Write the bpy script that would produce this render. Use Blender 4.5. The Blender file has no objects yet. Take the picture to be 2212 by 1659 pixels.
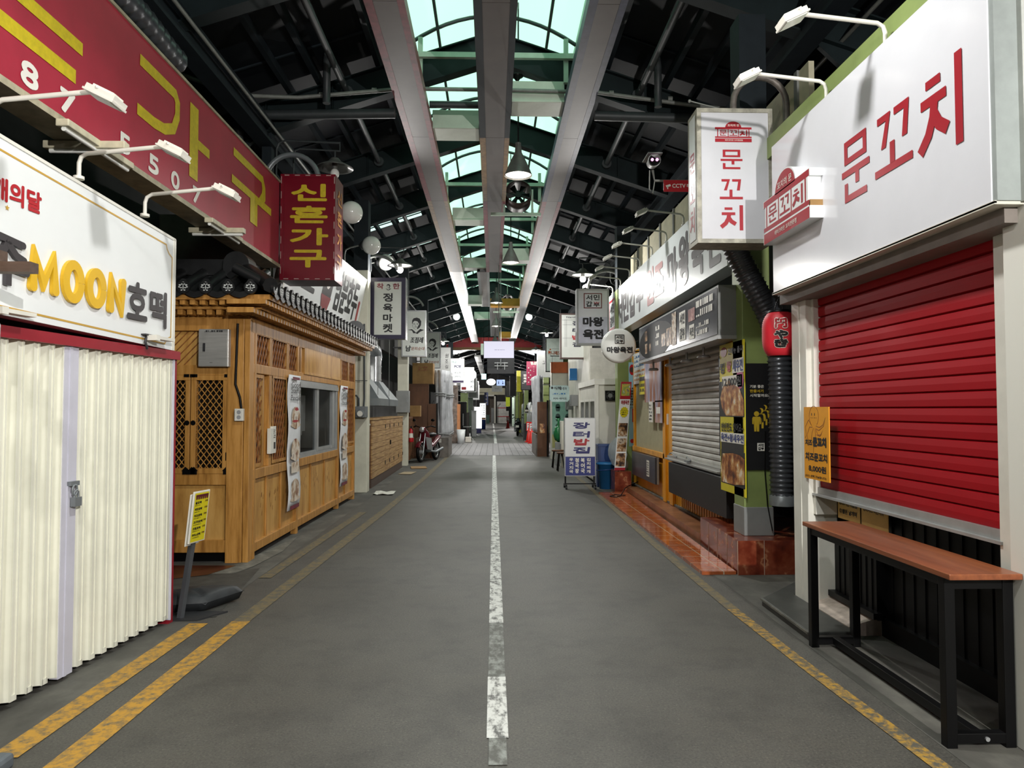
import bpy, math, random
from mathutils import Vector, Matrix
random.seed(7)
SC = bpy.context.scene
COL = SC.collection
V = Vector
PI = math.pi

# ------------------------------------------------------------------ camera, sky, exposure
cam = bpy.data.cameras.new('camera')
cam.sensor_fit = 'HORIZONTAL'; cam.sensor_width = 36.0
cam.lens = 1550.0 / 2212.0 * 36.0
cam.clip_start = 0.05; cam.clip_end = 300
co = bpy.data.objects.new('camera', cam); COL.objects.link(co)
co.location = (0, 0, 1.5)
co.rotation_euler = (math.radians(92.05), 0, math.radians(-1.515))
SC.camera = co
SC.view_settings.view_transform = 'Standard'
SC.view_settings.look = 'None'
SC.view_settings.gamma = 1.0
SC.view_settings.exposure = 0.14
SC.view_settings.use_curve_mapping = False
wd = bpy.data.worlds.new('daylight'); SC.world = wd; wd.use_nodes = True
wn = wd.node_tree.nodes['Background']
wn.inputs[0].default_value = (0.90, 0.98, 1.0, 1); wn.inputs[1].default_value = 1.5
SC.cycles.max_bounces = 6; SC.cycles.diffuse_bounces = 3; SC.cycles.glossy_bounces = 3
SC.cycles.transparent_max_bounces = 8; SC.cycles.transmission_bounces = 3
SC.cycles.use_denoising = True
SC.cycles.sample_clamp_indirect = 4.0
SC.cycles.caustics_reflective = False; SC.cycles.caustics_refractive = False
PENDANT_W, CONE_W, NEAR_K = 300.0, 120.0, 11.0     # watts of hanging and bracket lamps; NEAR_K boosts an added lamp behind the viewer

# ------------------------------------------------------------------ materials
def lin(c):
    if isinstance(c, str):
        c = [int(c[i:i+2], 16) / 255 for i in (0, 2, 4)]
        c = [x / 12.92 if x <= .04045 else ((x + .055) / 1.055) ** 2.4 for x in c]
    return (c[0], c[1], c[2], 1)
MT = {}
def base(name):
    m = bpy.data.materials.new(name); m.use_nodes = True
    nt = m.node_tree; b = nt.nodes['Principled BSDF']
    MT[name] = m
    return m, nt, b
def node(nt, t, **k):
    n = nt.nodes.new(t)
    for a, v in k.items(): setattr(n, a, v)
    return n
def coords(nt, sc=(1, 1, 1), rot=(0, 0, 0)):
    tc = node(nt, 'ShaderNodeTexCoord'); mp = node(nt, 'ShaderNodeMapping')
    mp.inputs['Scale'].default_value = sc; mp.inputs['Rotation'].default_value = rot
    nt.links.new(tc.outputs['Object'], mp.inputs['Vector'])
    return mp.outputs['Vector']
def noise(nt, vec, scale, detail=4, rough=.6):
    n = node(nt, 'ShaderNodeTexNoise')
    n.inputs['Scale'].default_value = scale; n.inputs['Detail'].default_value = detail
    n.inputs['Roughness'].default_value = rough
    nt.links.new(vec, n.inputs['Vector'])
    return n.outputs['Fac']
def ramp(nt, fac, stops, interp='LINEAR'):
    r = node(nt, 'ShaderNodeValToRGB'); r.color_ramp.interpolation = interp
    e = r.color_ramp.elements
    while len(e) < len(stops): e.new(.5)
    for el, (p, c) in zip(e, stops): el.position = p; el.color = lin(c)
    nt.links.new(fac, r.inputs['Fac'])
    return r.outputs['Color']
def bumpn(nt, b, h, strength, dist=.01):
    n = node(nt, 'ShaderNodeBump'); n.inputs['Strength'].default_value = strength; n.inputs['Distance'].default_value = dist
    nt.links.new(h, n.inputs['Height']); nt.links.new(n.outputs['Normal'], b.inputs['Normal'])
def mat(name, c, rough=.5, metal=0.0, var=.08, scale=6, bump=0, sc=(1, 1, 1), coat=0):
    if name in MT: return MT[name]
    m, nt, b = base(name)
    l = lin(c)
    vec = coords(nt, sc); f = noise(nt, vec, scale, 5)
    lo = tuple(x * (1 - var * 2.2) for x in l[:3]); hi = tuple(min(1, x * (1 + var * 1.2)) for x in l[:3])
    col = ramp(nt, f, [(.3, lo), (.7, hi)])
    nt.links.new(col, b.inputs['Base Color'])
    b.inputs['Roughness'].default_value = rough; b.inputs['Metallic'].default_value = metal
    if coat: b.inputs['Coat Weight'].default_value = coat; b.inputs['Coat Roughness'].default_value = .08
    if bump: bumpn(nt, b, f, bump)
    return m
def grain(name, stops, sc=(9, 9, .9), rough=.5, scale=2.2, bump=.15, metal=0, detail=6):
    if name in MT: return MT[name]
    m, nt, b = base(name)
    f = noise(nt, coords(nt, sc), scale, detail, .65)
    nt.links.new(ramp(nt, f, stops), b.inputs['Base Color'])
    b.inputs['Roughness'].default_value = rough; b.inputs['Metallic'].default_value = metal
    if bump: bumpn(nt, b, f, bump)
    return m
def glow(name, c, s):
    if name in MT: return MT[name]
    m, nt, b = base(name)
    b.inputs['Base Color'].default_value = lin(c)
    b.inputs['Emission Color'].default_value = lin(c); b.inputs['Emission Strength'].default_value = s
    return m
def worn(name, paint, under, lo, hi, scale=14, sc=(1, 1, 1)):
    m, nt, b = base(name)
    vec = coords(nt, sc)
    f = noise(nt, vec, scale, 8, .72)
    nt.links.new(ramp(nt, f, [(lo, under), (hi, paint)]), b.inputs['Base Color'])
    b.inputs['Roughness'].default_value = .7
    return m
def blotch(name, stops, scale=9, rough=.35, sc=(1, 1, 1)):
    if name in MT: return MT[name]
    m, nt, b = base(name)
    f = noise(nt, coords(nt, sc), scale, 3, .55)
    nt.links.new(ramp(nt, f, stops), b.inputs['Base Color'])
    b.inputs['Roughness'].default_value = rough
    return m
def thin_sheet(name, tint, clear, rough=.3):
    m, nt, b = base(name)
    nt.nodes.remove(b)
    out = [n for n in nt.nodes if n.type == 'OUTPUT_MATERIAL'][0]
    tr = node(nt, 'ShaderNodeBsdfTransparent'); tr.inputs[0].default_value = lin(tint)
    tl = node(nt, 'ShaderNodeBsdfTranslucent'); tl.inputs[0].default_value = lin(tint)
    gl = node(nt, 'ShaderNodeBsdfGlossy'); gl.inputs['Roughness'].default_value = rough
    mx = node(nt, 'ShaderNodeMixShader'); mx.inputs[0].default_value = clear
    nt.links.new(tl.outputs[0], mx.inputs[1]); nt.links.new(tr.outputs[0], mx.inputs[2])
    m2 = node(nt, 'ShaderNodeMixShader'); m2.inputs[0].default_value = .05
    nt.links.new(mx.outputs[0], m2.inputs[1]); nt.links.new(gl.outputs[0], m2.inputs[2])
    nt.links.new(m2.outputs[0], out.inputs[0])
    return m

ASPH = (.088, .087, .081)
def asphalt():
    m, nt, b = base('asphalt')
    vec = coords(nt)
    big = ramp(nt, noise(nt, vec, .55, 5, .6), [(.3, (.062, .058, .050)), (.7, (.088, .085, .077))])
    fine = ramp(nt, noise(nt, vec, 85, 3, .75), [(.30, (.45, .45, .45)), (.46, (.93, .92, .9)), (.60, (1.1, 1.09, 1.06)), (.70, (1.9, 1.85, 1.75)), (.78, (3.0, 2.9, 2.7))])
    spot = ramp(nt, noise(nt, vec, 2.3, 6, .75), [(.36, (.74, .74, .75)), (.52, (1, 1, 1)), (.68, (1.08, 1.07, 1.05)), (.75, (1.7, 1.68, 1.62))])
    mx = node(nt, 'ShaderNodeMix', data_type='RGBA', blend_type='MULTIPLY'); mx.inputs[0].default_value = 1
    nt.links.new(big, mx.inputs[6]); nt.links.new(fine, mx.inputs[7])
    m2 = node(nt, 'ShaderNodeMix', data_type='RGBA', blend_type='MULTIPLY'); m2.inputs[0].default_value = 1
    nt.links.new(mx.outputs[2], m2.inputs[6]); nt.links.new(spot, m2.inputs[7])
    nt.links.new(m2.outputs[2], b.inputs['Base Color'])
    b.inputs['Roughness'].default_value = .62
    bumpn(nt, b, noise(nt, vec, 160, 2, .6), .35, .004)
    return m
M_ASPH = asphalt()
M_GUT = grain('gutter_concrete', [(.3, '3b3a36'), (.5, '4f4d48'), (.66, '63615a'), (.8, '8a877d')], (1, .6, 1), .8, 2.5, .3, 0, 10)
M_CONC = grain('pale_concrete', [(.3, '4c4a44'), (.5, '64625a'), (.7, '8a877c')], (1, 1, 1), .85, 5, .3)
M_YEL = worn('yellow_road_paint', 'b98a2c', (.12, .10, .06), .36, .56, 18)
M_YELR = worn('worn_yellow_paint', 'a8822f', (.085, .078, .06), .42, .60, 22)
M_YELF = worn('faded_yellow_paint', '85703f', (.085, .08, .065), .40, .72, 14)
M_WLINE = worn('white_road_paint', 'd2d3cf', (.12, .12, .115), .40, .53, 16, (1, .5, 1))
M_WLF = worn('faded_white_paint', '8f938e', (.10, .10, .09), .44, .62, 16, (1, .5, 1))
M_PAVE = mat('grey_paver', '8d8a88', .8, 0, .16, 5)
def brickmat(name, c1, c2, mort, scale, w, h, ms=.02, rough=.3, rotx=0, veins=0):
    m, nt, b = base(name)
    vec = coords(nt, (1, 1, 1), (rotx, 0, 0))
    bt = node(nt, 'ShaderNodeTexBrick'); bt.offset = 0
    bt.inputs['Scale'].default_value = scale; bt.inputs['Brick Width'].default_value = w; bt.inputs['Row Height'].default_value = h
    bt.inputs['Mortar Size'].default_value = ms; bt.inputs['Mortar'].default_value = lin(mort)
    nt.links.new(vec, bt.inputs['Vector'])
    f = noise(nt, vec, 7, 8, .7)
    a = ramp(nt, f, [(.3, c1), (.62, c2)] + ([(.7, veins)] if veins else []))
    a2 = ramp(nt, f, [(.25, c1), (.75, c2)])
    nt.links.new(a, bt.inputs['Color1']); nt.links.new(a2, bt.inputs['Color2'])
    nt.links.new(bt.outputs['Color'], b.inputs['Base Color'])
    b.inputs['Roughness'].default_value = rough
    return m
M_TILE = brickmat('red_brown_floor_tile', '8e4426', 'b86436', 'b9a58c', 1, .3, .3, .006, .1, 0, 'd79a66')
M_MARB = blotch('red_brown_marble_tile', [(.25, '471a10'), (.45, '6a2a1a'), (.58, '81402a'), (.63, 'a97252'), (.68, '713322')], 6, .18)
M_PAVER = brickmat('crossing_pavers', '7b7879', '9d9a9c', '5c595a', 1, .22, .11, .012, .75)
M_WALL = mat('dark_shop_wall', '2b2a29', .8, 0, .2, 2)
M_ROOF = mat('navy_roof_sheet', '0f1419', .6, 0, .15, 3)
M_BEAM = mat('dark_green_steel', '1b2527', .6, 0, .12, 4)
M_NAVY = mat('navy_steel', '22292e', .55, 0, .12, 4)
M_PIPE = mat('grey_pipe_paint', '363b3d', .5, 0, .1, 9)
M_PIPEL = mat('pale_pipe_paint', '7c7f7a', .5, 0, .1, 9)
M_PALEG = mat('pale_green_paint', 'b4c7b6', .5, 0, .07, 5)
M_WBOX = mat('white_painted_box', 'c9d2c4', .5, 0, .05, 4)
M_STEELT = mat('dark_tray_steel', '565453', .4, .2, .1, 4)
M_TRAY = mat('taupe_tray_face', '5c5551', .5, 0, .06, 3)
M_REDE = mat('dark_red_edge', '7c2a33', .5, 0, .2, 9)
M_TANE = mat('tan_edge', '8a6a3f', .5, 0, .2, 9)
M_BLUE = mat('navy_edge', '33364f', .5, 0, .2, 9)
M_ALU = mat('aluminium', 'a9abab', .35, .35, .06, 9)
M_CHROME = mat('bright_steel', 'c8cacc', .2, .6, .05, 9)
M_SS = grain('brushed_stainless', [(.3, 'a09f9b'), (.7, 'b9b8b3')], (1, 1, 30), .3, 3, .03, .35)
M_WHITE = mat('white_sign_face', 'e9ecec', .28, 0, .02, 2)
M_WHITEG = mat('white_gloss_sign', 'dfe0e6', .16, 0, .02, 2)
M_WPAINT = mat('white_frame_paint', 'e2e0d6', .45, 0, .05, 4)
M_PEEL = worn('peeling_white_paint', 'e0dfd6', '77797b', .30, .335, 3.2)
M_CREAM = mat('cream_column_paint', 'd3d1bf', .5, 0, .07, 3)
M_OLIVE = mat('olive_green_paint', '859558', .45, 0, .08, 3)
M_BLACK = mat('black_paint', '0b0b0c', .4, 0, .1, 5)
M_COUNTER = mat('black_counter', '09090a', .45, 0, .1, 5)
M_DULLW = mat('dull_white_sign', 'cfd0d5', .18, 0, .03, 2)
M_BLK2 = mat('black_board', '141416', .5, 0, .1, 5)
M_DARK = mat('dark_grey_plastic', '2c2d2f', .5, 0, .1, 6)
M_RUB = mat('dusty_black_rubber', '25282b', .6, 0, .25, 9)
M_INK = mat('black_ink', '17171a', .5, 0, .02)
M_INK2 = mat('soft_black_ink', '3a3638', .45, 0, .02)
M_RINK = mat('red_ink', 'b01c26', .4, 0, .02)
M_CRIM = mat('crimson_ink', 'a3202c', .35, 0, .03)
M_WINK = mat('white_ink', 'ece9e0', .5, 0, .02)
M_GOLD = mat('gold_yellow', 'e0b21e', .4, 0, .04)
M_GLINE = mat('gold_line', 'c39a3f', .4, 0, .03)
M_YINK = mat('sign_yellow', 'd3bd23', .45, 0, .08, 20)
M_OINK = mat('orange_ink', 'd8903c', .45, 0, .05)
M_BINK = mat('navy_ink', '23246b', .4, 0, .03)
M_BROWN = mat('brown_ink', '8b4a2b', .4, 0, .03)
M_CRED = mat('faded_red_sign', 'a92c40', .42, 0, .06, 3)
M_DRED = mat('deep_red_sign', '74091f', .3, 0, .06, 3)
M_DRED2 = mat('red_painted_frame', '96202d', .35, 0, .06, 3)
M_SHUT = mat('red_shutter', 'a00e1b', .5, 0, .06, 2, 0, (1, .15, 1))
M_FOLD = mat('cream_white_steel', 'e9e8d8', .42, 0, .05, 3)
M_LAV = mat('lavender_grey_steel', 'cbcad6', .4, 0, .04, 4)
M_PINE = grain('orange_pine', [(.28, '7f5222'), (.45, 'ac7a38'), (.6, 'c08c48'), (.8, 'cd9d58')], (8, 8, .8), .45, 2.4, .1)
M_PINEL = grain('light_pine_panel', [(.28, '95662c'), (.45, 'b98a46'), (.6, 'c99b55'), (.8, 'd5aa66')], (3, 3, .6), .45, 2.4, .08)
M_PINED = grain('brown_pine_side', [(.28, '5b3516'), (.5, '7f5126'), (.75, '976532')], (8, 8, .8), .5, 2.4, .1)
M_LATT = grain('dark_lattice_wood', [(.3, '6a3c17'), (.7, '9c6430')], (8, 8, .8), .5, 2.4, .1)
M_SLAT = grain('horizontal_cedar', [(.25, '6f4a2a'), (.45, 'a07a4b'), (.6, 'bb9763'), (.8, 'cdae7d')], (.7, .7, 14), .55, 2.6, .1)
M_SLATD = grain('brown_cedar_side', [(.25, '46290f'), (.5, '6b4322'), (.8, '82562e')], (.7, .7, 14), .55, 2.6, .1)
M_PLY = grain('brown_plywood', [(.3, '4e2f1b'), (.6, '6b4429'), (.8, '7d5436')], (1, 1, .4), .6, 3, .05)
M_TTOP = grain('red_brown_table_wood', [(.3, '6b3b22'), (.5, '82492e'), (.7, '955835')], (7, .5, 7), .28, 3, .02)
M_CARD = mat('cardboard', '9a7748', .8, 0, .1, 5)
M_TILEK = mat('black_roof_tile', '1b1c1d', .38, 0, .2, 9)
M_OCHRE = grain('ochre_shop_wood', [(.3, 'bd7c12'), (.5, 'dc961c'), (.75, 'eaa72e')], (2, 2, .5), .38, 3, .05)
M_GSHUT = grain('grey_shutter', [(.3, 'a19f99'), (.6, 'c4c2bb'), (.8, 'd2d0c9')], (1, 1, 2), .4, 2, .03, .1)
M_DUCT = mat('black_flexible_duct', '4a4d52', .3, .35, .1, 9)
M_LANT = mat('red_paper_lantern', 'c3202e', .5, 0, .05, 8)
M_BIN = mat('blue_plastic', '2b6fa8', .35, 0, .06, 5)
M_BIN2 = mat('dark_blue_plastic', '1f3f78', .35, 0, .06, 5)
M_BOOTH = mat('pale_booth_panel', 'cfcdc0', .5, 0, .05, 3)
M_STEELG = mat('grey_sheet_steel', '7e8386', .35, .25, .08, 4)
M_GREYB = mat('grey_panel_box', '8a8c8b', .5, .2, .06, 4)
M_YPOST = mat('yellow_poster', 'd6c81d', .4, 0, .03)
M_OPOST = mat('orange_poster', 'e59a12', .5, 0, .04)
M_FOOD = blotch('fried_food_print', [(.28, '2a140c'), (.40, '7a3d1c'), (.5, 'b9783c'), (.58, 'dcb57c'), (.66, 'efe6d8'), (.75, '9a552a')], 7)
M_FOODD = blotch('dark_food_print', [(.3, '17110f'), (.42, '4a3328'), (.52, 'a9825a'), (.6, 'd8cdbb'), (.68, '5d3a2a')], 9)
M_PANC = blotch('pancake_print', [(.3, '6d2a2c'), (.42, 'a98a6a'), (.5, 'd6c6b4'), (.6, 'e6ded2'), (.7, '7d5a48')], 8)
M_GLASS = thin_sheet('dusty_window_glass', 'c9ced0', .75, .08)
M_BAG = thin_sheet('crinkled_plastic', 'e8ecef', .35, .15)
M_POLY = thin_sheet('green_polycarbonate', (.50, .84, .61), .9, .3)
M_MILK = thin_sheet('milky_roof_panel', (.62, .80, .70), .55, .3)
M_BULB = glow('lamp_bulb', (1, .93, .84), 14)
M_SHADEIN = mat('white_lamp_inside', 'f2f0ea', .5, 0, .01)
M_SHADE = mat('grey_lamp_shade', '6f706d', .4, .3, .1, 9)
M_GLOBE = mat('milk_glass_globe', 'f2f4ee', .12, 0, .02)
M_TARP = mat('white_tarp', 'c8c9cd', .5, 0, .12, 4)

for m_ in (M_ROOF, M_BEAM, M_NAVY, M_COUNTER, M_BLACK, M_SHUT): m_.node_tree.nodes['Principled BSDF'].inputs['Specular IOR Level'].default_value = .2
# ------------------------------------------------------------------ mesh helpers
class Fr:                                         # a drawing plane: origin, right, up, out
    def __init__(s, o, u, v=(0, 0, 1)):
        s.o = V(o); s.u = V(u).normalized(); s.v = V(v).normalized(); s.n = s.u.cross(s.v).normalized()
    def p(s, a, b, c=0.0): return s.o + s.u * a + s.v * b + s.n * c
    def sh(s, a, b, c=0.0): return Fr(s.p(a, b, c), s.u, s.v)
def FY(x, y, z): return Fr((x, y, z), (1, 0, 0))  # faces the camera end of the street
def FL(x, y, z): return Fr((x, y, z), (0, 1, 0))  # on the left row of shops, faces right
def FRt(x, y, z): return Fr((x, y, z), (0, -1, 0))  # on the right row of shops, faces left
TX = {}
def glyphs(body):
    if body in TX: return TX[body]
    c = bpy.data.curves.new('t', 'FONT'); c.body = body; c.resolution_u = 4
    o = bpy.data.objects.new('t', c); COL.objects.link(o)
    bpy.context.view_layer.update()
    me = bpy.data.meshes.new_from_object(o.evaluated_get(bpy.context.evaluated_depsgraph_get()))
    vs = [tuple(v.co) for v in me.vertices]; fs = [tuple(p.vertices) for p in me.polygons]
    bpy.data.objects.remove(o); bpy.data.curves.remove(c); bpy.data.meshes.remove(me)
    xs = [v[0] for v in vs]; ys = [v[1] for v in vs]
    x0, x1, y0, y1 = min(xs), max(xs), min(ys), max(ys)
    TX[body] = ([((v[0] - x0) / (x1 - x0), (v[1] - y0) / (y1 - y0)) for v in vs], fs)
    return TX[body]
class MB:
    def __init__(s): s.v = []; s.f = []; s.m = []; s.s = []
    def add(s, vs, fs, m=0, sm=False):
        k = len(s.v); s.v += [V(v) for v in vs]
        for f in fs: s.f.append([i + k for i in f]); s.m.append(m); s.s.append(sm)
        return s
    def box(s, x0, x1, y0, y1, z0, z1, m=0):
        vs = [(x, y, z) for x in (x0, x1) for y in (y0, y1) for z in (z0, z1)]
        return s.add(vs, [(0, 1, 3, 2), (4, 6, 7, 5), (0, 4, 5, 1), (2, 3, 7, 6), (0, 2, 6, 4), (1, 5, 7, 3)], m)
    def fbox(s, fr, a0, a1, b0, b1, c0, c1, m=0):
        vs = [fr.p(a, b, c) for a in (a0, a1) for b in (b0, b1) for c in (c0, c1)]
        return s.add(vs, [(0, 1, 3, 2), (4, 6, 7, 5), (0, 4, 5, 1), (2, 3, 7, 6), (0, 2, 6, 4), (1, 5, 7, 3)], m)
    def bar(s, p0, p1, w, h=None, m=0, up=(0, 0, 1)):
        p0, p1 = V(p0), V(p1); d = (p1 - p0).normalized(); h = h or w
        sx = d.cross(V(up))
        if sx.length < 1e-3: sx = d.cross(V((0, 1, 0)))
        sx.normalize(); sz = sx.cross(d)
        vs = [p + sx * i * w / 2 + sz * j * h / 2 for p in (p0, p1) for i, j in ((-1, -1), (1, -1), (1, 1), (-1, 1))]
        return s.add(vs, [(0, 1, 2, 3), (7, 6, 5, 4), (0, 4, 5, 1), (1, 5, 6, 2), (2, 6, 7, 3), (3, 7, 4, 0)], m)
    def cyl(s, p0, p1, r0, r1=None, n=14, m=0, cap=True):
        r1 = r0 if r1 is None else r1
        p0, p1 = V(p0), V(p1); d = (p1 - p0).normalized()
        a = d.orthogonal().normalized(); b = d.cross(a)
        vs = []
        for p, r in ((p0, r0), (p1, r1)):
            for i in range(n):
                t = 2 * PI * i / n; vs.append(p + a * math.cos(t) * r + b * math.sin(t) * r)
        s.add(vs, [(i, (i + 1) % n, n + (i + 1) % n, n + i) for i in range(n)], m, True)
        if cap:
            s.add(vs[:n], [tuple(range(n))[::-1]], m); s.add(vs[n:], [tuple(range(n))], m)
        return s
    def tube(s, pts, r, n=8, m=0, closed=False):
        P = [V(p) for p in pts]; k = len(P); rr = r if isinstance(r, (list, tuple)) else [r] * k
        d0 = (P[1] - P[0]).normalized(); a = d0.orthogonal().normalized(); vs = []
        for i in range(k):
            d = (P[min(i + 1, k - 1)] - P[max(i - 1, 0)]).normalized()
            if closed: d = (P[(i + 1) % k] - P[i - 1]).normalized()
            a = (a - d * a.dot(d)).normalized(); b = d.cross(a)
            for j in range(n):
                t = 2 * PI * j / n; vs.append(P[i] + (a * math.cos(t) + b * math.sin(t)) * rr[i])
        fs = [(i * n + j, i * n + (j + 1) % n, ((i + 1) % k) * n + (j + 1) % n, ((i + 1) % k) * n + j)
              for i in range(k if closed else k - 1) for j in range(n)]
        s.add(vs, fs, m, True)
        if not closed:
            s.add(vs[:n], [tuple(range(n))[::-1]], m); s.add(vs[-n:], [tuple(range(n))], m)
        return s
    def lathe(s, prof, o=(0, 0, 0), ax=(0, 0, 1), n=24, m=0, sx=1, sy=1):
        ax = V(ax).normalized(); o = V(o)
        a = V((1, 0, 0)) if abs(ax.x) < .9 else V((0, 1, 0)); a = (a - ax * a.dot(ax)).normalized(); b = ax.cross(a)
        vs = [o + ax * z + (a * math.cos(2 * PI * j / n) * sx + b * math.sin(2 * PI * j / n) * sy) * r for r, z in prof for j in range(n)]
        fs = [(i * n + j, i * n + (j + 1) % n, (i + 1) * n + (j + 1) % n, (i + 1) * n + j) for i in range(len(prof) - 1) for j in range(n)]
        return s.add(vs, fs, m, True)
    def ball(s, o, r, m=0, n=20, sq=(1, 1, 1)):
        o = V(o); k = n // 2; vs = []; 
        for i in range(k + 1):
            t = PI * i / k
            for j in range(n):
                q = 2 * PI * j / n
                vs.append(o + V((r * sq[0] * math.sin(t) * math.cos(q), r * sq[1] * math.sin(t) * math.sin(q), r * sq[2] * math.cos(t))))
        return s.add(vs, [(i * n + j, (i + 1) * n + j, (i + 1) * n + (j + 1) % n, i * n + (j + 1) % n) for i in range(k) for j in range(n)], m, True)
    def poly(s, fr, pts, c0=0.0, c1=None, m=0):
        n = len(pts)
        if c1 is None: return s.add([fr.p(a, b, c0) for a, b in pts], [tuple(range(n))], m)
        vs = [fr.p(a, b, c0) for a, b in pts] + [fr.p(a, b, c1) for a, b in pts]
        return s.add(vs, [tuple(range(n))[::-1], tuple(range(n, 2 * n))] + [(i, (i + 1) % n, n + (i + 1) % n, n + i) for i in range(n)], m)
    def rect(s, fr, a0, b0, a1, b1, c=.003, m=0): return s.poly(fr, [(a0, b0), (a1, b0), (a1, b1), (a0, b1)], c, None, m)
    def ring(s, fr, a0, b0, a1, b1, w, c=.003, m=0):
        s.rect(fr, a0, b0, a1, b0 + w, c, m); s.rect(fr, a0, b1 - w, a1, b1, c, m)
        s.rect(fr, a0, b0 + w, a0 + w, b1 - w, c, m); return s.rect(fr, a1 - w, b0 + w, a1, b1 - w, c, m)
    def disc(s, fr, a, b, r, c=.003, m=0, n=24, ry=None):
        return s.poly(fr, [(a + r * math.cos(2 * PI * i / n), b + (ry or r) * math.sin(2 * PI * i / n)) for i in range(n)], c, None, m)
    def stroke(s, fr, pts, w, c=.003, m=0, c1=None):
        P = [V((a, b)) for a, b in pts]; L = []; R = []
        for i, p in enumerate(P):
            d0 = (p - P[i - 1]).normalized() if i else (P[1] - p).normalized()
            d1 = (P[i + 1] - p).normalized() if i < len(P) - 1 else d0
            t = (d0 + d1).normalized(); nn = V((-t.y, t.x)); k = min(1.6, 1 / max(.3, nn.dot(V((-d0.y, d0.x)))))
            ww = (w[i] if isinstance(w, (list, tuple)) else w) / 2
            L.append(p + nn * ww * k); R.append(p - nn * ww * k)
        for i in range(len(P) - 1):
            s.poly(fr, [R[i], R[i + 1], L[i + 1], L[i]], c, c1, m)
        return s
    def text(s, fr, body, a0, b0, a1, b1, bold=0.0, c=.003, m=0, shear=0.0):
        vs, fs = glyphs(body)
        d = bold * (b1 - b0)
        off = [(0, 0)] if not bold else [(0, 0), (d, 0), (-d, 0), (0, d), (0, -d), (.7 * d, .7 * d), (-.7 * d, .7 * d), (.7 * d, -.7 * d), (-.7 * d, -.7 * d)]
        A0, A1, B0, B1 = a0 + d, a1 - d, b0 + d, b1 - d
        for k, (ox, oy) in enumerate(off):
            s.add([fr.p(A0 + x * (A1 - A0) + ox + shear * y * (B1 - B0), B0 + y * (B1 - B0) + oy, c + k * 8e-5) for x, y in vs], fs, m)
        return s
    def marks(s, fr, a0, b0, a1, b1, rows, m=0, c=.003, fill=.55, seed=1):   # rows of print too small to read
        rnd = random.Random(seed); h = (b1 - b0) / rows
        for r in range(rows):
            x = a0; y = b0 + h * (r + .5)
            while x < a1 - h * .2:
                w = h * rnd.uniform(.25, .7); 
                if x + w > a1: break
                s.rect(fr, x, y - h * fill / 2, x + w, y - h * fill / 2 + h * fill * rnd.choice((1, 1, .3)), c, m); x += w + h * rnd.uniform(.08, .35)
        return s
    def build(s, name, mats, parent=None, bevel=0, kind=None, label=None, local=False, loc=None):
        me = bpy.data.meshes.new(name)
        off = V((0, 0, 0))
        if parent is not None and not local:
            q = parent
            while q is not None: off = off + q.location; q = q.parent
        if loc is not None: off = V(loc)
        me.from_pydata([tuple(v - off) for v in s.v], [], s.f)
        ms = mats if isinstance(mats, (list, tuple)) else [mats]
        for m in ms: me.materials.append(m)
        me.polygons.foreach_set('material_index', s.m); me.polygons.foreach_set('use_smooth', s.s)
        me.update()
        o = bpy.data.objects.new(name, me); COL.objects.link(o)
        if parent is not None: o.parent = parent
        if loc is not None: o.location = off
        if bevel:
            b = o.modifiers.new('edge', 'BEVEL'); b.width = bevel; b.segments = 2; b.limit_method = 'ANGLE'
        if kind: o['kind'] = kind
        if label: o['label'] = label
        return o
def each(b, name, m, parent):                     # every separate piece becomes a part of its own
    n = len(b.v); p = list(range(n))
    def find(i):
        while p[i] != i: p[i] = p[p[i]]; i = p[i]
        return i
    for f in b.f:
        for i in f[1:]: p[find(i)] = find(f[0])
    groups = {}
    for k, f in enumerate(b.f): groups.setdefault(find(f[0]), []).append(k)
    for ks in groups.values():
        q = MB(); ids = sorted({i for k in ks for i in b.f[k]}); mp = {i: j for j, i in enumerate(ids)}
        q.v = [b.v[i] for i in ids]; q.f = [[mp[i] for i in b.f[k]] for k in ks]; q.m = [b.m[k] for k in ks]; q.s = [b.s[k] for k in ks]
        q.build(name, m, parent)
def tag(o, label, cat, group=None, kind=None):
    o['label'] = label; o['category'] = cat
    if group: o['group'] = group
    if kind: o['kind'] = kind
    return o
def thing(name, label, cat, loc=(0, 0, 0), rz=0.0, group=None, kind=None):
    o = bpy.data.objects.new(name, None); COL.objects.link(o)
    o.location = loc; o.rotation_euler = (0, 0, rz); o.empty_display_size = .1
    return tag(o, label, cat, group, kind)
def dup(root, loc, label, rz=None, scale=None):
    def cp(o, par):
        c = o.copy(); COL.objects.link(c)
        if par is not None: c.parent = par
        for ch in o.children: cp(ch, c)
        return c
    r = cp(root, None); r.location = loc
    if rz is not None: r.rotation_euler = (0, 0, rz)
    if scale: r.scale = scale
    r['label'] = label
    return r
def brighter(root, k):
    for ch in root.children:
        if ch.type == 'LIGHT': ch.data = ch.data.copy(); ch.data.energy *= k
def lamp_light(parent, loc, watts, col=(1, .97, .94), kind='POINT', size=.06, angle=150, rot=None):
    l = bpy.data.lights.new('bulb_light', kind); l.energy = watts; l.color = col; l.shadow_soft_size = size
    if kind == 'SPOT': l.spot_size = math.radians(angle); l.spot_blend = .35
    o = bpy.data.objects.new('bulb_light', l); COL.objects.link(o); o.parent = parent; o.location = loc
    if rot: o.rotation_euler = rot
    return o
def arc(cx, cz, r, a0, a1, n, y=0.0):
    return [(cx + r * math.cos(math.radians(a0 + (a1 - a0) * i / n)), y, cz + r * math.sin(math.radians(a0 + (a1 - a0) * i / n))) for i in range(n + 1)]
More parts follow.
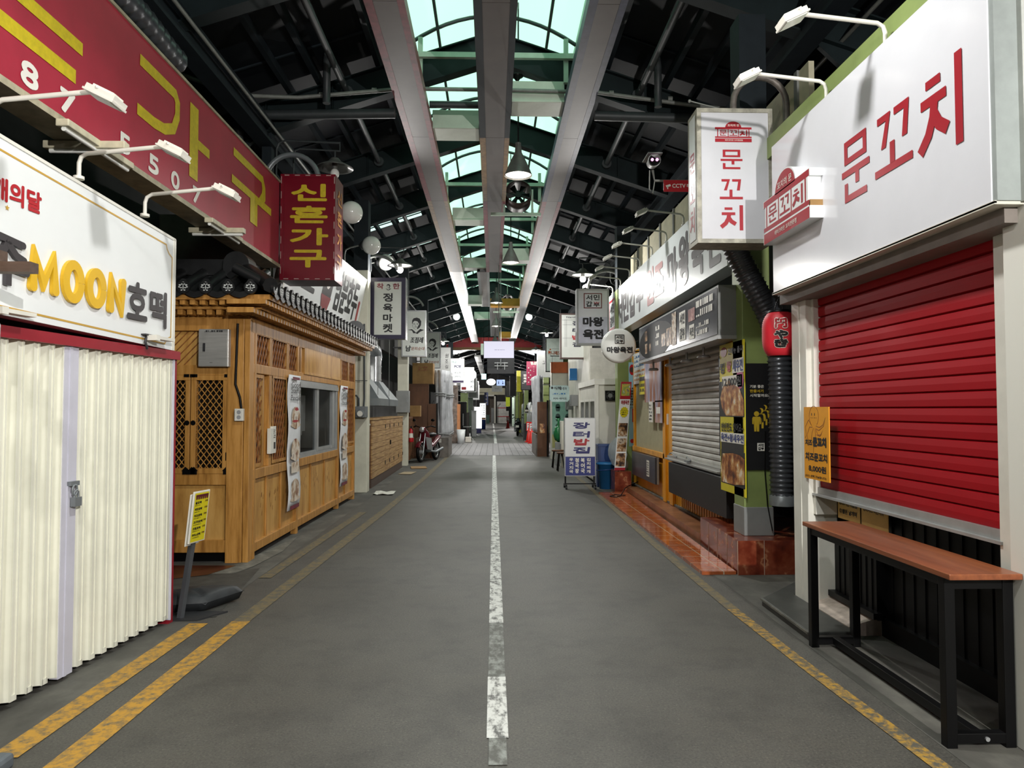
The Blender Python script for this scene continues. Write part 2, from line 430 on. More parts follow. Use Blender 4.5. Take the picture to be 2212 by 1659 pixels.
# ================================================================== the setting
mb = MB(); mb.box(-4.2, 4.2, -12, 82, -.12, 0)
floor = tag(mb.build('floor', M_ASPH), 'dark grey asphalt lane of the covered market street', 'floor', kind='structure')
def fpart(name, m): 
    return lambda b: b.build(name, m, floor, kind='structure')
def strip(pts, w, z, mbb):
    for (x0, y0), (x1, y1) in zip(pts[:-1], pts[1:]):
        mbb.add([(x0 - w / 2, y0, z), (x0 + w / 2, y0, z), (x1 + w / 2, y1, z), (x1 - w / 2, y1, z)], [(0, 1, 2, 3)])
b = MB(); strip([(-3.12, -10), (-3.12, 23.6)], 2.06, .0015, b); b.build('gutter_strip', M_GUT, floor)
b = MB(); strip([(3.05, -10), (3.05, 23.6)], 2.1, .0015, b); b.build('gutter_strip', M_GUT, floor)
b = MB(); strip([(-2.11, 3.2), (-2.06, 5.14)], .13, .004, b); b.build('yellow_line', M_YEL, floor)
b = MB(); strip([(-1.84, 1.5), (-1.815, 3.19), (-1.78, 5.18)], .13, .004, b); b.build('yellow_line', M_YEL, floor)
b = MB(); strip([(-1.78, 5.18), (-1.71, 7.38), (-1.6, 10.93), (-1.5, 16), (-1.45, 23)], .12, .004, b); b.build('yellow_line', M_YELF, floor)
b = MB(); strip([(-2.03, 6.5), (-1.97, 8.5), (-1.9, 10.6)], .11, .004, b); b.build('yellow_line', M_YELF, floor)
b = MB(); strip([(1.93, 1.5), (1.88, 3.03), (1.83, 4.2), (1.80, 5.4)], .085, .004, b); b.build('yellow_line', M_YELR, floor)
b = MB(); strip([(1.80, 5.4), (1.8, 8), (1.85, 12.3), (1.9, 20)], .09, .004, b); b.build('yellow_line', M_YELF, floor)
b = MB(); strip([(.022, 3.33), (.022, 4.08)], .1, .004, b); b.build('white_line', M_WLINE, floor)
b = MB(); strip([(.022, 4.08), (.024, 5.1)], .095, .004, b); strip([(.022, 3.08), (.022, 3.33)], .08, .004, b); b.build('white_line', M_WLF, floor)
b = MB(); strip([(.024, 5.1), (.03, 10), (.04, 23.6)], .1, .004, b); b.build('white_line', M_WLINE, floor)
b = MB(); strip([(.12, 32), (.1, 45), (.02, 78)], .13, .004, b); b.build('white_line', M_WLINE, floor)
b = MB(); strip([(0, 23.6), (0, 32)], 8.3, .005, b); b.build('paver_band', M_PAVER, floor)
b = MB(); b.add([(-3.9, 6.1, .008), (-2.93, 6.1, .008), (-2.86, 6.45, .008), (-2.58, 6.62, .008), (-2.46, 7.0, .008), (-3.9, 7.05, .008)], [(0, 1, 2, 3, 4, 5)])
b.build('tile_patch', mat('dark_red_floor_tile', '4a211c', .35, 0, .15, 4), floor)
b = MB()
b.add([(-2.58, 6.66, .006), (-2.36, 6.68, .006), (-2.28, 7.0, .006), (-2.22, 7.7, .006), (-2.3, 8.6, .006), (-2.42, 7.6, .006), (-2.5, 7.05, .006)], [(0, 1, 2, 3, 4, 5, 6)])
b.add([(-3.3, 5.72, .006), (-2.52, 5.72, .006), (-2.38, 6.05, .006), (-3.3, 6.08, .006)], [(0, 1, 2, 3)])
each(b, 'cement_patch', M_CONC, floor)
b = MB(); b.add([(-2.9, 5.1, .004), (-2.0, 5.3, .004), (-2.2, 6.9, .004), (-2.9, 6.6, .004)], [(0, 1, 2, 3)]); b.build('tar_patch', mat('dark_tar', '3f3e3a', .7, 0, .2, 9), floor)

for nm, x0, x1, y0, y1, z1, lab in (('wall_left', -4.3, -4.1, -12, 82, 5.7, 'dark wall at the back of the shops on the left'),
                               ('wall_right', 4.1, 4.3, -12, 82, 5.7, 'dark wall at the back of the shops on the right'),
                               ('wall_back', -4.3, 4.3, -12.2, -12, 7.6, 'unseen wall added behind the viewer to keep out daylight')):  # last wall is added out of view to stop sky light from the rear
    mb = MB(); mb.box(x0, x1, y0, y1, 0, z1); tag(mb.build(nm, M_WALL), lab, 'wall', kind='structure')

# roof: two slopes with purlins, an opening along the ridge
RZ = lambda x: 6.86 - .33 * abs(x)
mb = MB()
bays = [9.8 + 2.75 * k for k in range(-8, 14)]
PY = (17.05, 19.8, 22.55, 25.3, 28.05)              # bays on the left slope with clear panels
XC = [1.25, 1.75, 2.3, 2.45, 3.05, 4.3]
YC = sorted([-12, 34.5] + [y - .5 for y in PY] + [y + .5 for y in PY])
for sgn in (-1, 1):
    for xa, xb in zip(XC[:-1], XC[1:]):
        for ya, yb in zip(YC[:-1], YC[1:]):
            if sgn < 0 and (xa, xb) in ((1.75, 2.3), (2.45, 3.05)) and abs(yb - ya - 1) < 1e-6: continue
            mb.add([(sgn * xa, ya, RZ(xa)), (sgn * xb, ya, RZ(xb)), (sgn * xb, yb, RZ(xb)), (sgn * xa, yb, RZ(xa))], [(0, 1, 2, 3)])
    for xa, xb, ya, yb in ((1.25, 1.45, 34.5, 40.2), (2.9, 4.3, 34.5, 40.2), (1.25, 4.3, 40.2, 46)):
        mb.add([(sgn * xa, ya, RZ(xa)), (sgn * xb, ya, RZ(xb)), (sgn * xb, yb, RZ(xb)), (sgn * xa, yb, RZ(xa))], [(0, 1, 2, 3)])
ceiling = tag(mb.build('ceiling', M_ROOF), 'dark pitched metal roof over the market street', 'roof', kind='structure')
for sgn in (-1, 1):
    for x in (1.55, 2.35, 2.75, 3.55):
        b = MB(); b.box(min(sgn * x, sgn * (x + .07)), max(sgn * x, sgn * (x + .07)), -12, 46, RZ(x) - .13, RZ(x) - .02)
        b.build('purlin', M_NAVY, ceiling)
b = MB()
for sgn in (-1, 1):
    for j in range(28):
        y = -2 + j * 1.375
        b.bar((sgn * 1.3, y, RZ(1.3) - .012), (sgn * 4.1, y, RZ(4.1) - .012), .03, .02)
b.build('sheet_seam', M_NAVY, ceiling)
# milky panels let into the roof
for i, (sgn, xa, xb, ya, yb) in enumerate([(-1, 1.45, 2.9, 34.5, 40.2), (1, 1.45, 2.9, 34.5, 40.2)]):
    mb = MB(); mb.add([(sgn * xa, ya, RZ(xa) + .01), (sgn * xb, ya, RZ(xb) + .01), (sgn * xb, yb, RZ(xb) + .01), (sgn * xa, yb, RZ(xa) + .01)], [(0, 1, 2, 3)])
    for k in range(1, 4): mb.bar((sgn * xa, ya + k * 1.4, RZ(xa) - .01), (sgn * xb, ya + k * 1.4, RZ(xb) - .01), .04, .03, 1)
    tag(mb.build('window_%d' % (i + 2), [M_MILK, M_NAVY]), 'pale translucent roof panel beside the ridge light over the crossing, %s side' % ('left' if sgn < 0 else 'right'), 'roof light', kind='structure')
# sheet panels with a bluish sheen on the left slope
for y in PY:
    for xa, xb in ((1.75, 2.3), (2.45, 3.05)):
        b = MB(); b.add([(-xa, y - .5, RZ(xa)), (-xb, y - .5, RZ(xb)), (-xb, y + .5, RZ(xb)), (-xa, y + .5, RZ(xa))], [(0, 1, 2, 3)])
        b.build('clear_roof_panel', M_MILK, ceiling)
# ridge skylight
HW, Z0, RISE = 1.22, 6.92, .42
ZV = lambda x: Z0 + RISE * (1 - (x / HW) ** 2)
xs = [-HW + HW * 2 * i / 14 for i in range(15)]
mb = MB()
mb.add([(x, y, ZV(x)) for y in (-12, 46) for x in xs], [(i, i + 1, 16 + i, 15 + i) for i in range(14)], 0, True)
sky = tag(mb.build('window_1', M_POLY), 'long green-tinted barrel skylight along the ridge of the roof', 'skylight', kind='structure')
for j in range(-3, 33):
    y = 10.4 + (j - 6) * 1.375
    b = MB(); b.tube([(x, y, ZV(x) - .03) for x in xs], .028, 6); b.build('skylight_rib', M_PIPE, sky)
for x in (-.82, .82):
    b = MB(); b.box(x - .02, x + .02, -12, 46, ZV(x) - .06, ZV(x) - .02); b.build('skylight_bar', M_PIPE, sky)
for sgn in (-1, 1):
    b = MB(); b.box(min(sgn * 1.22, sgn * 1.28), max(sgn * 1.22, sgn * 1.28), -12, 46, 6.36, 6.95); b.build('skylight_curb', M_PALEG, sky)
# the lower roof of the far arcade
mb = MB()
R2 = lambda x: 5.75 - .3 * abs(x)
for sgn in (-1, 1):
    mb.add([(0, 45.6, R2(0)), (sgn * 4.3, 45.6, R2(4.3)), (sgn * 4.3, 82, R2(4.3)), (0, 82, R2(0))], [(0, 1, 2, 3)])
    for j in range(10):
        y = 47 + j * 3.6; mb.bar((0, y, R2(0) - .1), (sgn * 4.2, y, R2(4.2) - .1), .12, .2)
    for x in (1.2, 2.2, 3.2): mb.box(sgn * x - .03, sgn * x + .03, 46, 82, R2(x) - .08, R2(x) - .02)
tag(mb.build('ceiling', M_ROOF), 'low dark roof of the farther arcade beyond the red beam', 'roof', kind='structure')
mb = MB(); mb.box(-4.2, 4.2, 45.5, 45.65, 6.05, 7.4); tag(mb.build('wall_gable', M_BEAM), 'dark gable above the red beam', 'wall', kind='structure')

# rafters
def rafter():
    r = thing('roof_beam', 'x', 'roof beam', (0, 0, 0), 0, 'sloping dark roof beams', 'structure')
    for sgn in (-1, 1):
        b = MB(); zb = lambda x: 6.3 - .33 * abs(x)
        def pr(xa, xb, lo, hi, hy):
            b.add([(sgn * xa, y, zb(xa) + lo) for y in (-hy, hy)] + [(sgn * xa, y, zb(xa) + hi) for y in (-hy, hy)] +
                  [(sgn * xb, y, zb(xb) + lo) for y in (-hy, hy)] + [(sgn * xb, y, zb(xb) + hi) for y in (-hy, hy)],
                  [(0, 1, 3, 2), (4, 6, 7, 5), (0, 4, 5, 1), (2, 3, 7, 6), (0, 2, 6, 4), (1, 5, 7, 3)])
        pr(0, 4.1, .02, .40, .02); pr(0, 4.1, 0, .022, .09); pr(0, 4.1, .40, .42, .09)
        for x in (1.3, 2.2, 3.1): b.box(sgn * x - .006, sgn * x + .006, -.08, .08, zb(x) + .02, zb(x) + .4)
        b.add([(sgn * 3.2, y, zb(3.2)) for y in (-.03, .03)] + [(sgn * 4.1, y, zb(4.1)) for y in (-.03, .03)] + [(sgn * 4.1, y, zb(4.1) - .55) for y in (-.03, .03)],
              [(0, 2, 4), (1, 5, 3), (0, 4, 5, 1)])
        b.build('rafter', M_BEAM, r)
    return r
rp = rafter(); first = True
for k, y in enumerate(bays):
    lab = 'dark green sloping roof beam across the street, number %d counted inward from the viewer' % (k - 4) if k >= 5 else 'dark sloping roof beam above or behind the viewer'
    if first: rp.location = (0, y, 0); rp['label'] = lab; first = False
    else: dup(rp, (0, y, 0), lab)
# eave beams, long pipes through the rafters
for x, lab in ((-3.1, 'left'), (3.1, 'right')):
    b = MB(); b.box(x - .11, x + .11, -12, 45.5, 5.1, 5.14); b.box(x - .11, x + .11, -12, 45.5, 5.36, 5.40); b.box(x - .02, x + .02, -12, 45.5, 5.14, 5.36)
    tag(b.build('eave_beam', M_NAVY), 'long steel eave beam running along the %s side under the roof' % lab, 'roof beam', 'eave beams', 'structure')
for x, lab in ((-2.0, 'left'), (2.0, 'right')):
    t = thing('roof_pipe', 'long grey pipe threaded through the roof beams on the %s slope' % lab, 'pipe', (x, 0, 5.84), 0, 'pipes along the roof slopes')
    b = MB(); b.cyl((x, -12, 5.84), (x, 45.4, 5.84), .045, None, 10); b.build('pipe', M_PIPE, t)
    for k, y in enumerate(bays):
        if y > 5: b = MB(); b.cyl((x, y - .1, 5.84), (x, y - .025, 5.84), .085, None, 14); b.build('collar', M_PIPE, t)
for x, lab in ((-2.95, 'left'), (3.5, 'right')):
    b = MB(); b.cyl((x, -12, 5.28 if x < 0 else 5.2), (x, 45.4, 5.28 if x < 0 else 5.2), .022, None, 8)
    tag(b.build('conduit', M_PIPEL), 'thin pale conduit running along the %s eave beam' % lab, 'pipe')

# columns
def column(pal, nm):
    c = thing('column', 'x', 'column', (0, 0, 0), 0, nm, 'structure')
    b = MB(); b.box(-.135, .135, -.14, .14, 0, 4.05); b.build('lower_shaft', pal, c, .008)
    b = MB(); b.box(-.13, .13, -.13, .13, 4.05, 5.35); b.build('upper_shaft', M_NAVY, c)
    return c
cl = column(M_CREAM, 'cream columns of the left row'); cr = column(M_OLIVE, 'olive columns of the right row')
cl.location = (-2.42, 13.24, 0); cl['label'] = 'cream column behind the butcher sign, beside the gas meter'
for y, lab in ((9.85, 'dark upper column standing behind the tiled wooden kiosk'), (19.4, 'cream column with grey box at the end of the cedar cabinets'), (25.2, 'cream column just beyond the white tarpaulin on the left'), (35, 'left column just past the paved crossing'), (41, 'left column close to the red beam')):
    dup(cl, (-2.42 if y > 10 else -3.1, y, 0), lab, None, (1, 1, 1) if y > 10 else (.5, .5, 1))
cr.location = (2.51, 6.9, .311); cr.scale = (1, 1, .94); cr['label'] = 'olive green column carrying the black poster, on red marble plinth'
for y, lab in ((13.75, 'olive column behind the round pancake shop sign'), (19.4, 'right column behind the tall box sign with brush lettering'), (25.2, 'right column at the edge of the paved crossing'), (34, 'olive column beside the traffic cones'), (41, 'right column close to the red beam')):
    dup(cr, (2.51, y, 0), lab)
b = MB(); b.box(2.37, 2.655, 6.75, 7.05, .31, .58); tag(b.build('column_base', M_GREYB, None, .006), 'worn grey sheathing round the foot of the olive column', 'column base')

# ceiling trays
def tray(xc, segs, lab, zb=5.6):
    t = thing('ceiling_tray', lab, 'ceiling tray', (xc, 0, zb), 0, 'long ceiling trays')
    for y0, y1, edge, face, w in segs:
        xa = xc
        if isinstance(w, tuple): w, xa = w
        b = MB(); b.box(xa - w / 2, xa + w / 2, y0, y1, zb + .02, zb + .13); 
        b.box(xa - w / 2 - .015, xa - w / 2 + .075, y0, y1, zb, zb + .14); b.box(xa + w / 2 - .06, xa + w / 2 + .015, y0, y1, zb, zb + .14); sg = b.build('tray_segment', edge, t)
        b = MB(); b.box(xa - w / 2 + .075, xa + w / 2 - .06, y0 + .004, y1 - .004, zb + .004, zb + .02); b.build('face_panel', face, sg)
tray(-1.10, [(-11, 7.1, M_REDE, M_TRAY, .38), (7.1, 10.7, M_REDE, M_TRAY, .38), (10.7, 14.0, M_REDE, M_TRAY, .38), (14, 21.3, M_TANE, M_TRAY, .38), (21.3, 28.5, mat('dull_edge_steel', '77787a', .35, .3), M_STEELT, .38), (28.5, 36, mat('dull_edge_steel', '77787a', .35, .3), M_STEELT, .38), (36, 44.6, mat('dull_edge_steel', '77787a', .35, .3), M_STEELT, .38)], 'left ceiling tray with dark red edges turning silver farther off')
tray(.02, [(-11, 7.1, M_NAVY, M_TRAY, .42), (7.1, 10.7, M_NAVY, M_TRAY, .42), (10.7, 14.0, M_TANE, M_TRAY, .42), (14, 21.3, M_REDE, M_TRAY, .42), (21.3, 28.5, mat('dull_edge_steel', '77787a', .35, .3), M_TRAY, (.34, -.30)), (28.5, 40, mat('dull_edge_steel', '77787a', .35, .3), M_TRAY, (.42, .08))], 'middle ceiling tray under the skylight, shifted sideways halfway along')
tray(1.16, [(-11, 7.1, M_BLUE, M_TRAY, .36), (7.1, 10.7, M_BLUE, M_TRAY, .36), (10.7, 14.0, M_BLUE, M_TRAY, .36), (14, 21.3, M_REDE, M_TRAY, .36), (21.3, 28.5, M_TANE, M_TRAY, .36), (28.5, 44.6, mat('dull_edge_steel', '77787a', .35, .3), M_STEELT, .36)], 'right ceiling tray with navy blue edges')
t = thing('ceiling_tray', 'bright steel tray under the low roof of the farther arcade', 'ceiling tray', (-1.0, 46, 4.9), 0, 'long ceiling trays')
b = MB(); b.box(-1.2, -.8, 46, 80, 4.9, 5.0); b.build('tray_segment', M_ALU, t)
# white cross boxes between the trays
for x0, x1, y, z0, z1, m, lab in ((.25, .97, 9.6, 5.70, 5.97, M_WBOX, 'white box panel between the middle and right trays, nearest the viewer'),
        (-.9, -.21, 10.5, 5.68, 5.94, M_WBOX, 'white box panel between the left and middle trays, nearest on its side'),
        (-.9, -.21, 15.75, 5.71, 5.97, M_WBOX, 'white box panel left of the middle tray, level with the round fan'),
        (.25, .97, 19.2, 5.55, 5.85, M_WBOX, 'white box panel behind the second bell lamp'),
        (-.9, -.15, 21.1, 5.72, 6.0, M_WBOX, 'white box panel where the middle tray shifts left'),
        (-.1, .97, 26.0, 5.3, 5.55, mat('mustard_beam', 'b8820f', .45), 'mustard yellow box beam above the far lit bell lamp'),
        (-.9, -.4, 25.6, 5.3, 5.6, M_WBOX, 'small white box left of the mustard beam'),
        (-.9, 0, 34, 5.85, 6.15, M_WBOX, 'white box below the far end of the skylight, left half'), (.2, .97, 33.5, 5.9, 6.2, M_WBOX, 'white box below the far end of the skylight, right half'),
        (.32, .97, 39, 5.45, 5.75, MT['mustard_beam'], 'second mustard box beam above the hanging screen')):
    b = MB(); b.box(x0, x1, y, y + .45, z0, z1); b.box(x0, x1, y - .02, y + .47, z0 - .03, z0 + .0, 0)
    tag(b.build('cross_box', m, None, .008, loc=((x0 + x1) / 2, y, z0)), lab, 'ceiling box', 'boxes between the ceiling trays')
# crossbar frames hung in the skylight
pf = thing('skylight_frame', 'x', 'hanger frame', (0, 0, 0), 0, 'pale crossbar frames in the skylight')
b = MB(); b.box(-1.2, 1.2, -.03, .03, 6.2, 6.27); b.build('crossbar', M_PALEG, pf)
for x in (-.98, .98):
    b = MB(); b.box(x - .03, x + .03, .03, .09, 5.9, 6.5); b.build('upright', M_PALEG, pf)
for i, (y, lab) in enumerate(((9.45, 'pale crossbar frame in front of the nearest roof beam'), (14.95, 'pale crossbar frame behind the nearest bell lamp'), (17.7, 'pale crossbar frame just past the round fan'), (20.5, 'pale crossbar frame above the second bell lamp'), (23.2, 'pale crossbar frame where the middle tray shifts'), (26.0, 'pale crossbar frame over the mustard beam'))):
    if i == 0: pf.location = (0, y, 0); pf['label'] = lab
    else: dup(pf, (0, y, 0), lab)
# pipes across the street under the first roof beam
t = thing('cross_pipe', 'pale water pipe sagging across the street above the red furniture sign', 'pipe', (0, 9.55, 5.62))
b = MB(); b.tube([(-3.75, 8.5, 5.5), (-3.3, 9.2, 5.55), (-2.6, 9.5, 5.66), (-1.2, 9.55, 5.82), (0, 9.55, 5.82), (1.4, 9.55, 5.80), (2.6, 9.55, 5.65), (3.6, 9.55, 5.55)], .028, 8); b.build('pipe', M_PIPEL, t)
for x in (-2.3, -1.6, 1.6, 2.4):
    b = MB(); b.cyl((x - .03, 9.55, 5.72 if abs(x) > 2 else 5.79), (x + .03, 9.55, 5.72 if abs(x) > 2 else 5.79), .036, None, 10); b.build('coupling', M_PIPEL, t)
t = thing('drain_pipe', 'thick dark pipe crossing the street beneath the pale one', 'pipe', (0, 9.75, 5.5))
b = MB(); b.tube([(-3.42, 9.6, 4.4), (-3.42, 9.6, 5.35), (-3.36, 9.6, 5.43), (-3.25, 9.6, 5.46), (-1.33, 9.6, 5.5)], .065, 10); b.build('pipe', M_PIPE, t)
b = MB(); b.tube([(1.38, 9.6, 5.5), (3.7, 9.6, 5.46)], .065, 10); b.build('pipe', M_PIPE, t)
b = MB(); b.tube([(-.9, 10.02, 5.81), (-.2, 10.02, 5.81)], .05, 10); b.build('pipe', M_PIPE, t)
for sx in (-1, 1):
    b = MB(); b.tube([(sx * 2.18, 9.3, 5.5), (sx * 2.18, 9.3, 6.05), (sx * 2.14, 9.2, 6.1)], .05, 10); tag(b.build('drop_pipe', M_PIPE, loc=(sx * 2.18, 9.3, 5.5)), 'short vertical drop pipe joining the roof pipe, %s slope' % ('left' if sx < 0 else 'right'), 'pipe', 'drop pipes')
# red beam closing the first roof
t = thing('cross_beam', 'bright red beam across the street with a tan lower edge', 'beam', (0, 45.2, 5.4), 0, None, 'structure')
b = MB(); b.box(-4.1, 4.1, 45.1, 45.4, 5.42, 6.05); b.build('red_web', mat('signal_red', 'b3131f', .4), t)
b = MB(); b.box(-4.1, 4.1, 45.05, 45.45, 5.26, 5.42); b.build('lower_edge', mat('tan_beam', '9a6b3c', .5), t)

# dark shop fascias that carry the projecting signs
for x, lab in ((-2.72, 'left'), (2.72, 'right')):
    b = MB(); b.box(x - .06, x + .06, 17, 79, 2.95, 4.3); tag(b.build('wall_fascia', M_WALL, None, loc=(x, 47, 2.95)), 'dark shop fascia above the %s row beyond the nearer shops' % lab, 'fascia', None, 'structure')
b = MB(); b.box(-4.1, -2.9, 8.85, 8.9, 2.9, 3.9); tag(b.build('wall_board', mat('grey_beige_board', '8d8880', .7), None, loc=(-3.5, 8.85, 2.9)), 'grey beige board under the red sign, above the tiled kiosk roof', 'wall panel', None, 'structure')
# ================================================================== lamps used again and again
def pendant():
    t = thing('pendant_lamp', 'x', 'pendant lamp', (0, 0, 0), 0, 'bell pendant lamps under the skylight')
    b = MB(); b.lathe([(.035, .34), (.045, .30), (.05, .22), (.075, .17), (.095, .13), (.15, .01), (.195, -.1), (.198, -.12)], n=28); b.cyl((0, 0, .33), (0, 0, .36), .04); sh = b.build('shade', M_SHADE, t, local=True)
    b = MB(); b.lathe([(.06, .16), (.085, .125), (.14, .01), (.186, -.1)], n=28); b.build('shade_lining', M_SHADEIN, sh, local=True)
    b = MB(); b.cyl((0, 0, .35), (0, 0, 2.42), .011, None, 6); b.build('cord', M_BLACK, t, local=True)
    b = MB(); b.ball((0, 0, -.05), .075, n=16, sq=(1, 1, 1.2)); b.build('bulb', M_BULB, t, local=True)
    lamp_light(t, (0, 0, -.15), PENDANT_W, (1, .985, .96), 'SPOT', .12, 158)
    return t
pp = pendant()
for i, (x, y, z, lab) in enumerate(((.36, 10.2, 4.98, 'nearest lit bell pendant lamp, hanging right of the middle tray'), (.40, 16.2, 4.95, 'second bell pendant lamp, in front of the white box panel'),
        (.10, 22.0, 4.9, 'brightly lit bell pendant lamp in front of the mustard beam'), (.12, 28.6, 4.95, 'bell pendant lamp above the hanging screen'), (.36, 3.6, 4.98, 'bell pendant lamp overhead of the viewer'), (.36, -3, 4.98, 'bell pendant lamp behind the viewer'), (.36, -8.5, 4.98, 'bell pendant lamp farther behind the viewer'), (.1, 36, 4.95, 'bell pendant lamp past the crossing'))):
    if i == 0: pp.location = (x, y, z); pp['label'] = lab
    else:
        q = dup(pp, (x, y, z), lab)
        if y == 3.6: brighter(q, 1.1)
def conelamp(lit, grp):
    t = thing('bracket_lamp', 'x', 'bracket lamp', (0, 0, 0), 0, grp)          # arm reaches along +X from the column
    b = MB()
    b.tube([(-.78, 0, -.25), (-.78, 0, .22), (-.75, 0, .3), (-.67, 0, .335), (.07, 0, .31)], .013, 8)
    b.tube([(-.55, 0, -.12), (-.55, 0, .15), (-.53, 0, .2), (-.47, 0, .225), (.07, 0, .2)], .011, 8)
    b.tube([(-.55, 0, -.12), (-.57, 0, -.19), (-.63, 0, -.22), (-.72, 0, -.2), (-.78, 0, -.12)], .011, 8)
    b.cyl((.065, 0, .2), (.065, 0, .31), .009, None, 6); b.cyl((0, 0, .08), (0, 0, .21), .012, None, 8)
    b.build('bracket', M_PIPE, t, local=True)
    b = MB(); b.lathe([(.05, .1), (.075, .07), (.09, .05), (.24, -.03), (.245, -.04), (.09, .03), (.0, .045)], n=28); b.cyl((0, 0, -.07), (0, 0, .04), .035); b.build('shade', M_SHADE, t, local=True)
    if lit:
        b = MB(); b.ball((0, 0, -.11), .06, n=14); b.build('bulb', M_BULB, t, local=True)
        lamp_light(t, (0, 0, -.215), CONE_W, (1, .97, .93), 'POINT', .04)
    else:
        b = MB(); b.ball((0, 0, -.11), .06, n=14, sq=(1, 1, 1.2)); b.build('bulb', M_GLOBE, t, local=True)
    return t
cu = conelamp(False, 'unlit bracket lamps'); cu.location = (-2.13, 9.6, 4.78); cu['label'] = 'unlit saucer bracket lamp above the dark red box sign'
G = 'lit saucer bracket lamps'
cl_ = conelamp(True, G); cl_.location = (-1.77, 13.62, 4.27); cl_['label'] = 'lit saucer lamp just above the navy framed butcher sign'
for x, y, z, rz, lab in ((-1.88, 27, 4.1, 0, 'glaring lit lamp left of the red beam, beside a grey sign'), (1.78, 14.12, 4.2, PI, 'lit saucer lamp above the boxed logo sign on the right'), (1.86, 31, 4.12, PI, 'glaring lit lamp right of the hanging screen'), (1.9, 25.3, 4.25, PI, 'lit lamp hidden behind the pale green box sign'),
        (2.1, -2, 3.4, PI, 'unseen fill lamp added on the right just behind the viewer to light the folding door'), (-1.5, 1.2, 4.2, 0, 'unseen fill lamp added on the left overhead of the viewer to light the skewer sign'), (1.9, -6, 4.3, PI, 'unseen fill lamp added on the right farther behind the viewer for side light'), (-1.8, 38, 4.1, 0, 'lit lamp on the left past the crossing')):  # lamps above and behind the viewer are unseen, added for side light
    q = dup(cl_, (x, y, z), lab, rz)
    if y == -2: brighter(q, NEAR_K)
    if y == 1.2: brighter(q, .9)
    if y > 25: brighter(q, 1.8)
def floodlight(colm, grp):
    t = thing('sign_floodlight', 'x', 'floodlight', (0, 0, 0), 0, grp)          # arm along +X
    b = MB(); b.tube([(0, 0, 0), (0, 0, .09), (.012, 0, .125), (.045, 0, .145), (.47, 0, .19)], .0125, 8); b.cyl((0, 0, -.005), (0, 0, .012), .03, None, 10); b.build('arm', colm, t, local=True)
    fr = Fr((.535, 0, .185), (0, 1, 0), V((-.86, 0, .42)))
    b = MB(); b.fbox(fr, -.06, .06, -.09, .06, -.026, .0); b.fbox(fr, -.066, .066, -.095, .065, -.036, -.026)
    b.fbox(fr, -.045, .045, -.07, .04, 0, .012)
    b.bar(fr.p(-.068, 0, .0), (.46, 0, .19), .01); b.bar(fr.p(.068, 0, .0), (.46, 0, .19), .01)
    h = b.build('lamp_head', colm, t, local=True)
    b = MB(); b.fbox(fr, -.052, .052, -.08, .05, -.041, -.036); b.build('lens', M_GLOBE, h, local=True)
    return t
fl = floodlight(M_WPAINT, 'white floodlights on the bakery sign')
for i, (x, y, z, lab) in enumerate(((-2.43, 3.5, 2.86, 'white floodlight nearest the viewer on the bakery sign, below the yellow bars'), (-2.385, 4.15, 2.83, 'middle white floodlight above the rounded yellow letters'), (-2.32, 4.8, 2.79, 'third white floodlight at the right end of the bakery sign'))):
    if i == 0: fl.location = (x, y, z); fl['label'] = lab
    else: dup(fl, (x, y, z), lab)
fr_ = floodlight(M_WPAINT, 'floodlights above the white skewer shop sign')
fr_.location = (2.25, 3.99, 3.575); fr_.rotation_euler = (0, 0, PI); fr_['label'] = 'floodlight over the large white sign, at the top edge of the photo'
dup(fr_, (2.25, 4.72, 3.575), 'floodlight beside the hoop over the large white sign', PI)
f7 = floodlight(mat('old_white_paint', 'b8bab0', .5), 'row of floodlights over the pancake shop sign')
for k, o_ in enumerate(('first', 'second', 'third', 'fourth', 'fifth', 'sixth', 'seventh')):
    lab = '%s floodlight from the near end over the long pancake sign' % o_
    if k == 0: f7.location = (2.42, 8.98, 3.84); f7.rotation_euler = (0, 0, PI); f7['label'] = lab
    else: dup(f7, (2.42, 8.98 + .9 * k, 3.84), lab, PI)

# ================================================================== left row: the bakery stall
A = V((-2.56, 2.55, 0)); ud = V((.15, 1.58, 0))
F = Fr(A, ud)                                    # along the folding door
t = thing('market_stall', 'closed cream stall with pleated folding steel door and red frame', 'stall', A)
def leaf(a0, a1, k0):
    b = MB(); pts = []; a = a0; i = k0
    while a < a1 - .005:
        pts += [(a, 0.0), (min(a + .042, a1), .0), (min(a + .058, a1), .04), (min(a + .094, a1), .04)]; a += .11
    pts.append((a1, 0))
    for (p, q), (p2, q2) in zip(pts[:-1], pts[1:]):
        b.add([F.p(p, .04, q), F.p(p2, .04, q2), F.p(p2, 1.87, q2), F.p(p, 1.87, q)], [(0, 1, 2, 3)])
        if q == q2 == .04: b.fbox(F, p - .004, p + .006, .04, 1.87, .038, .045); b.fbox(F, p2 - .006, p2 + .004, .04, 1.87, .038, .045); b.fbox(F, p, p2, .04, .07, .041, .045)
    return b
leaf(0, 1.50, 0).build('door_leaf', M_FOLD, t); leaf(1.60, 2.60, 0).build('door_leaf', M_FOLD, t)
b = MB(); b.fbox(F, 1.49, 1.605, .03, 1.88, .0, .05); b.fbox(F, 1.53, 1.55, .03, 1.88, .05, .055); cs = b.build('lock_stile', M_LAV, t)
b = MB()
b.tube([F.p(1.56 + .02 * math.cos(x), 1.05 + .03 * math.sin(x), .075) for x in [i * PI / 6 for i in range(12)]], .006, 6, 0, True)
b.fbox(F, 1.53, 1.6, 1.075, 1.1, .05, .075); b.fbox(F, 1.545, 1.60, .96, 1.01, .06, .09); b.tube([F.p(1.555, 1.01, .075), F.p(1.555, 1.04, .075), F.p(1.572, 1.05, .075), F.p(1.59, 1.04, .075), F.p(1.59, 1.01, .075)], .006, 6)
b.build('padlock', M_STEELG, t)
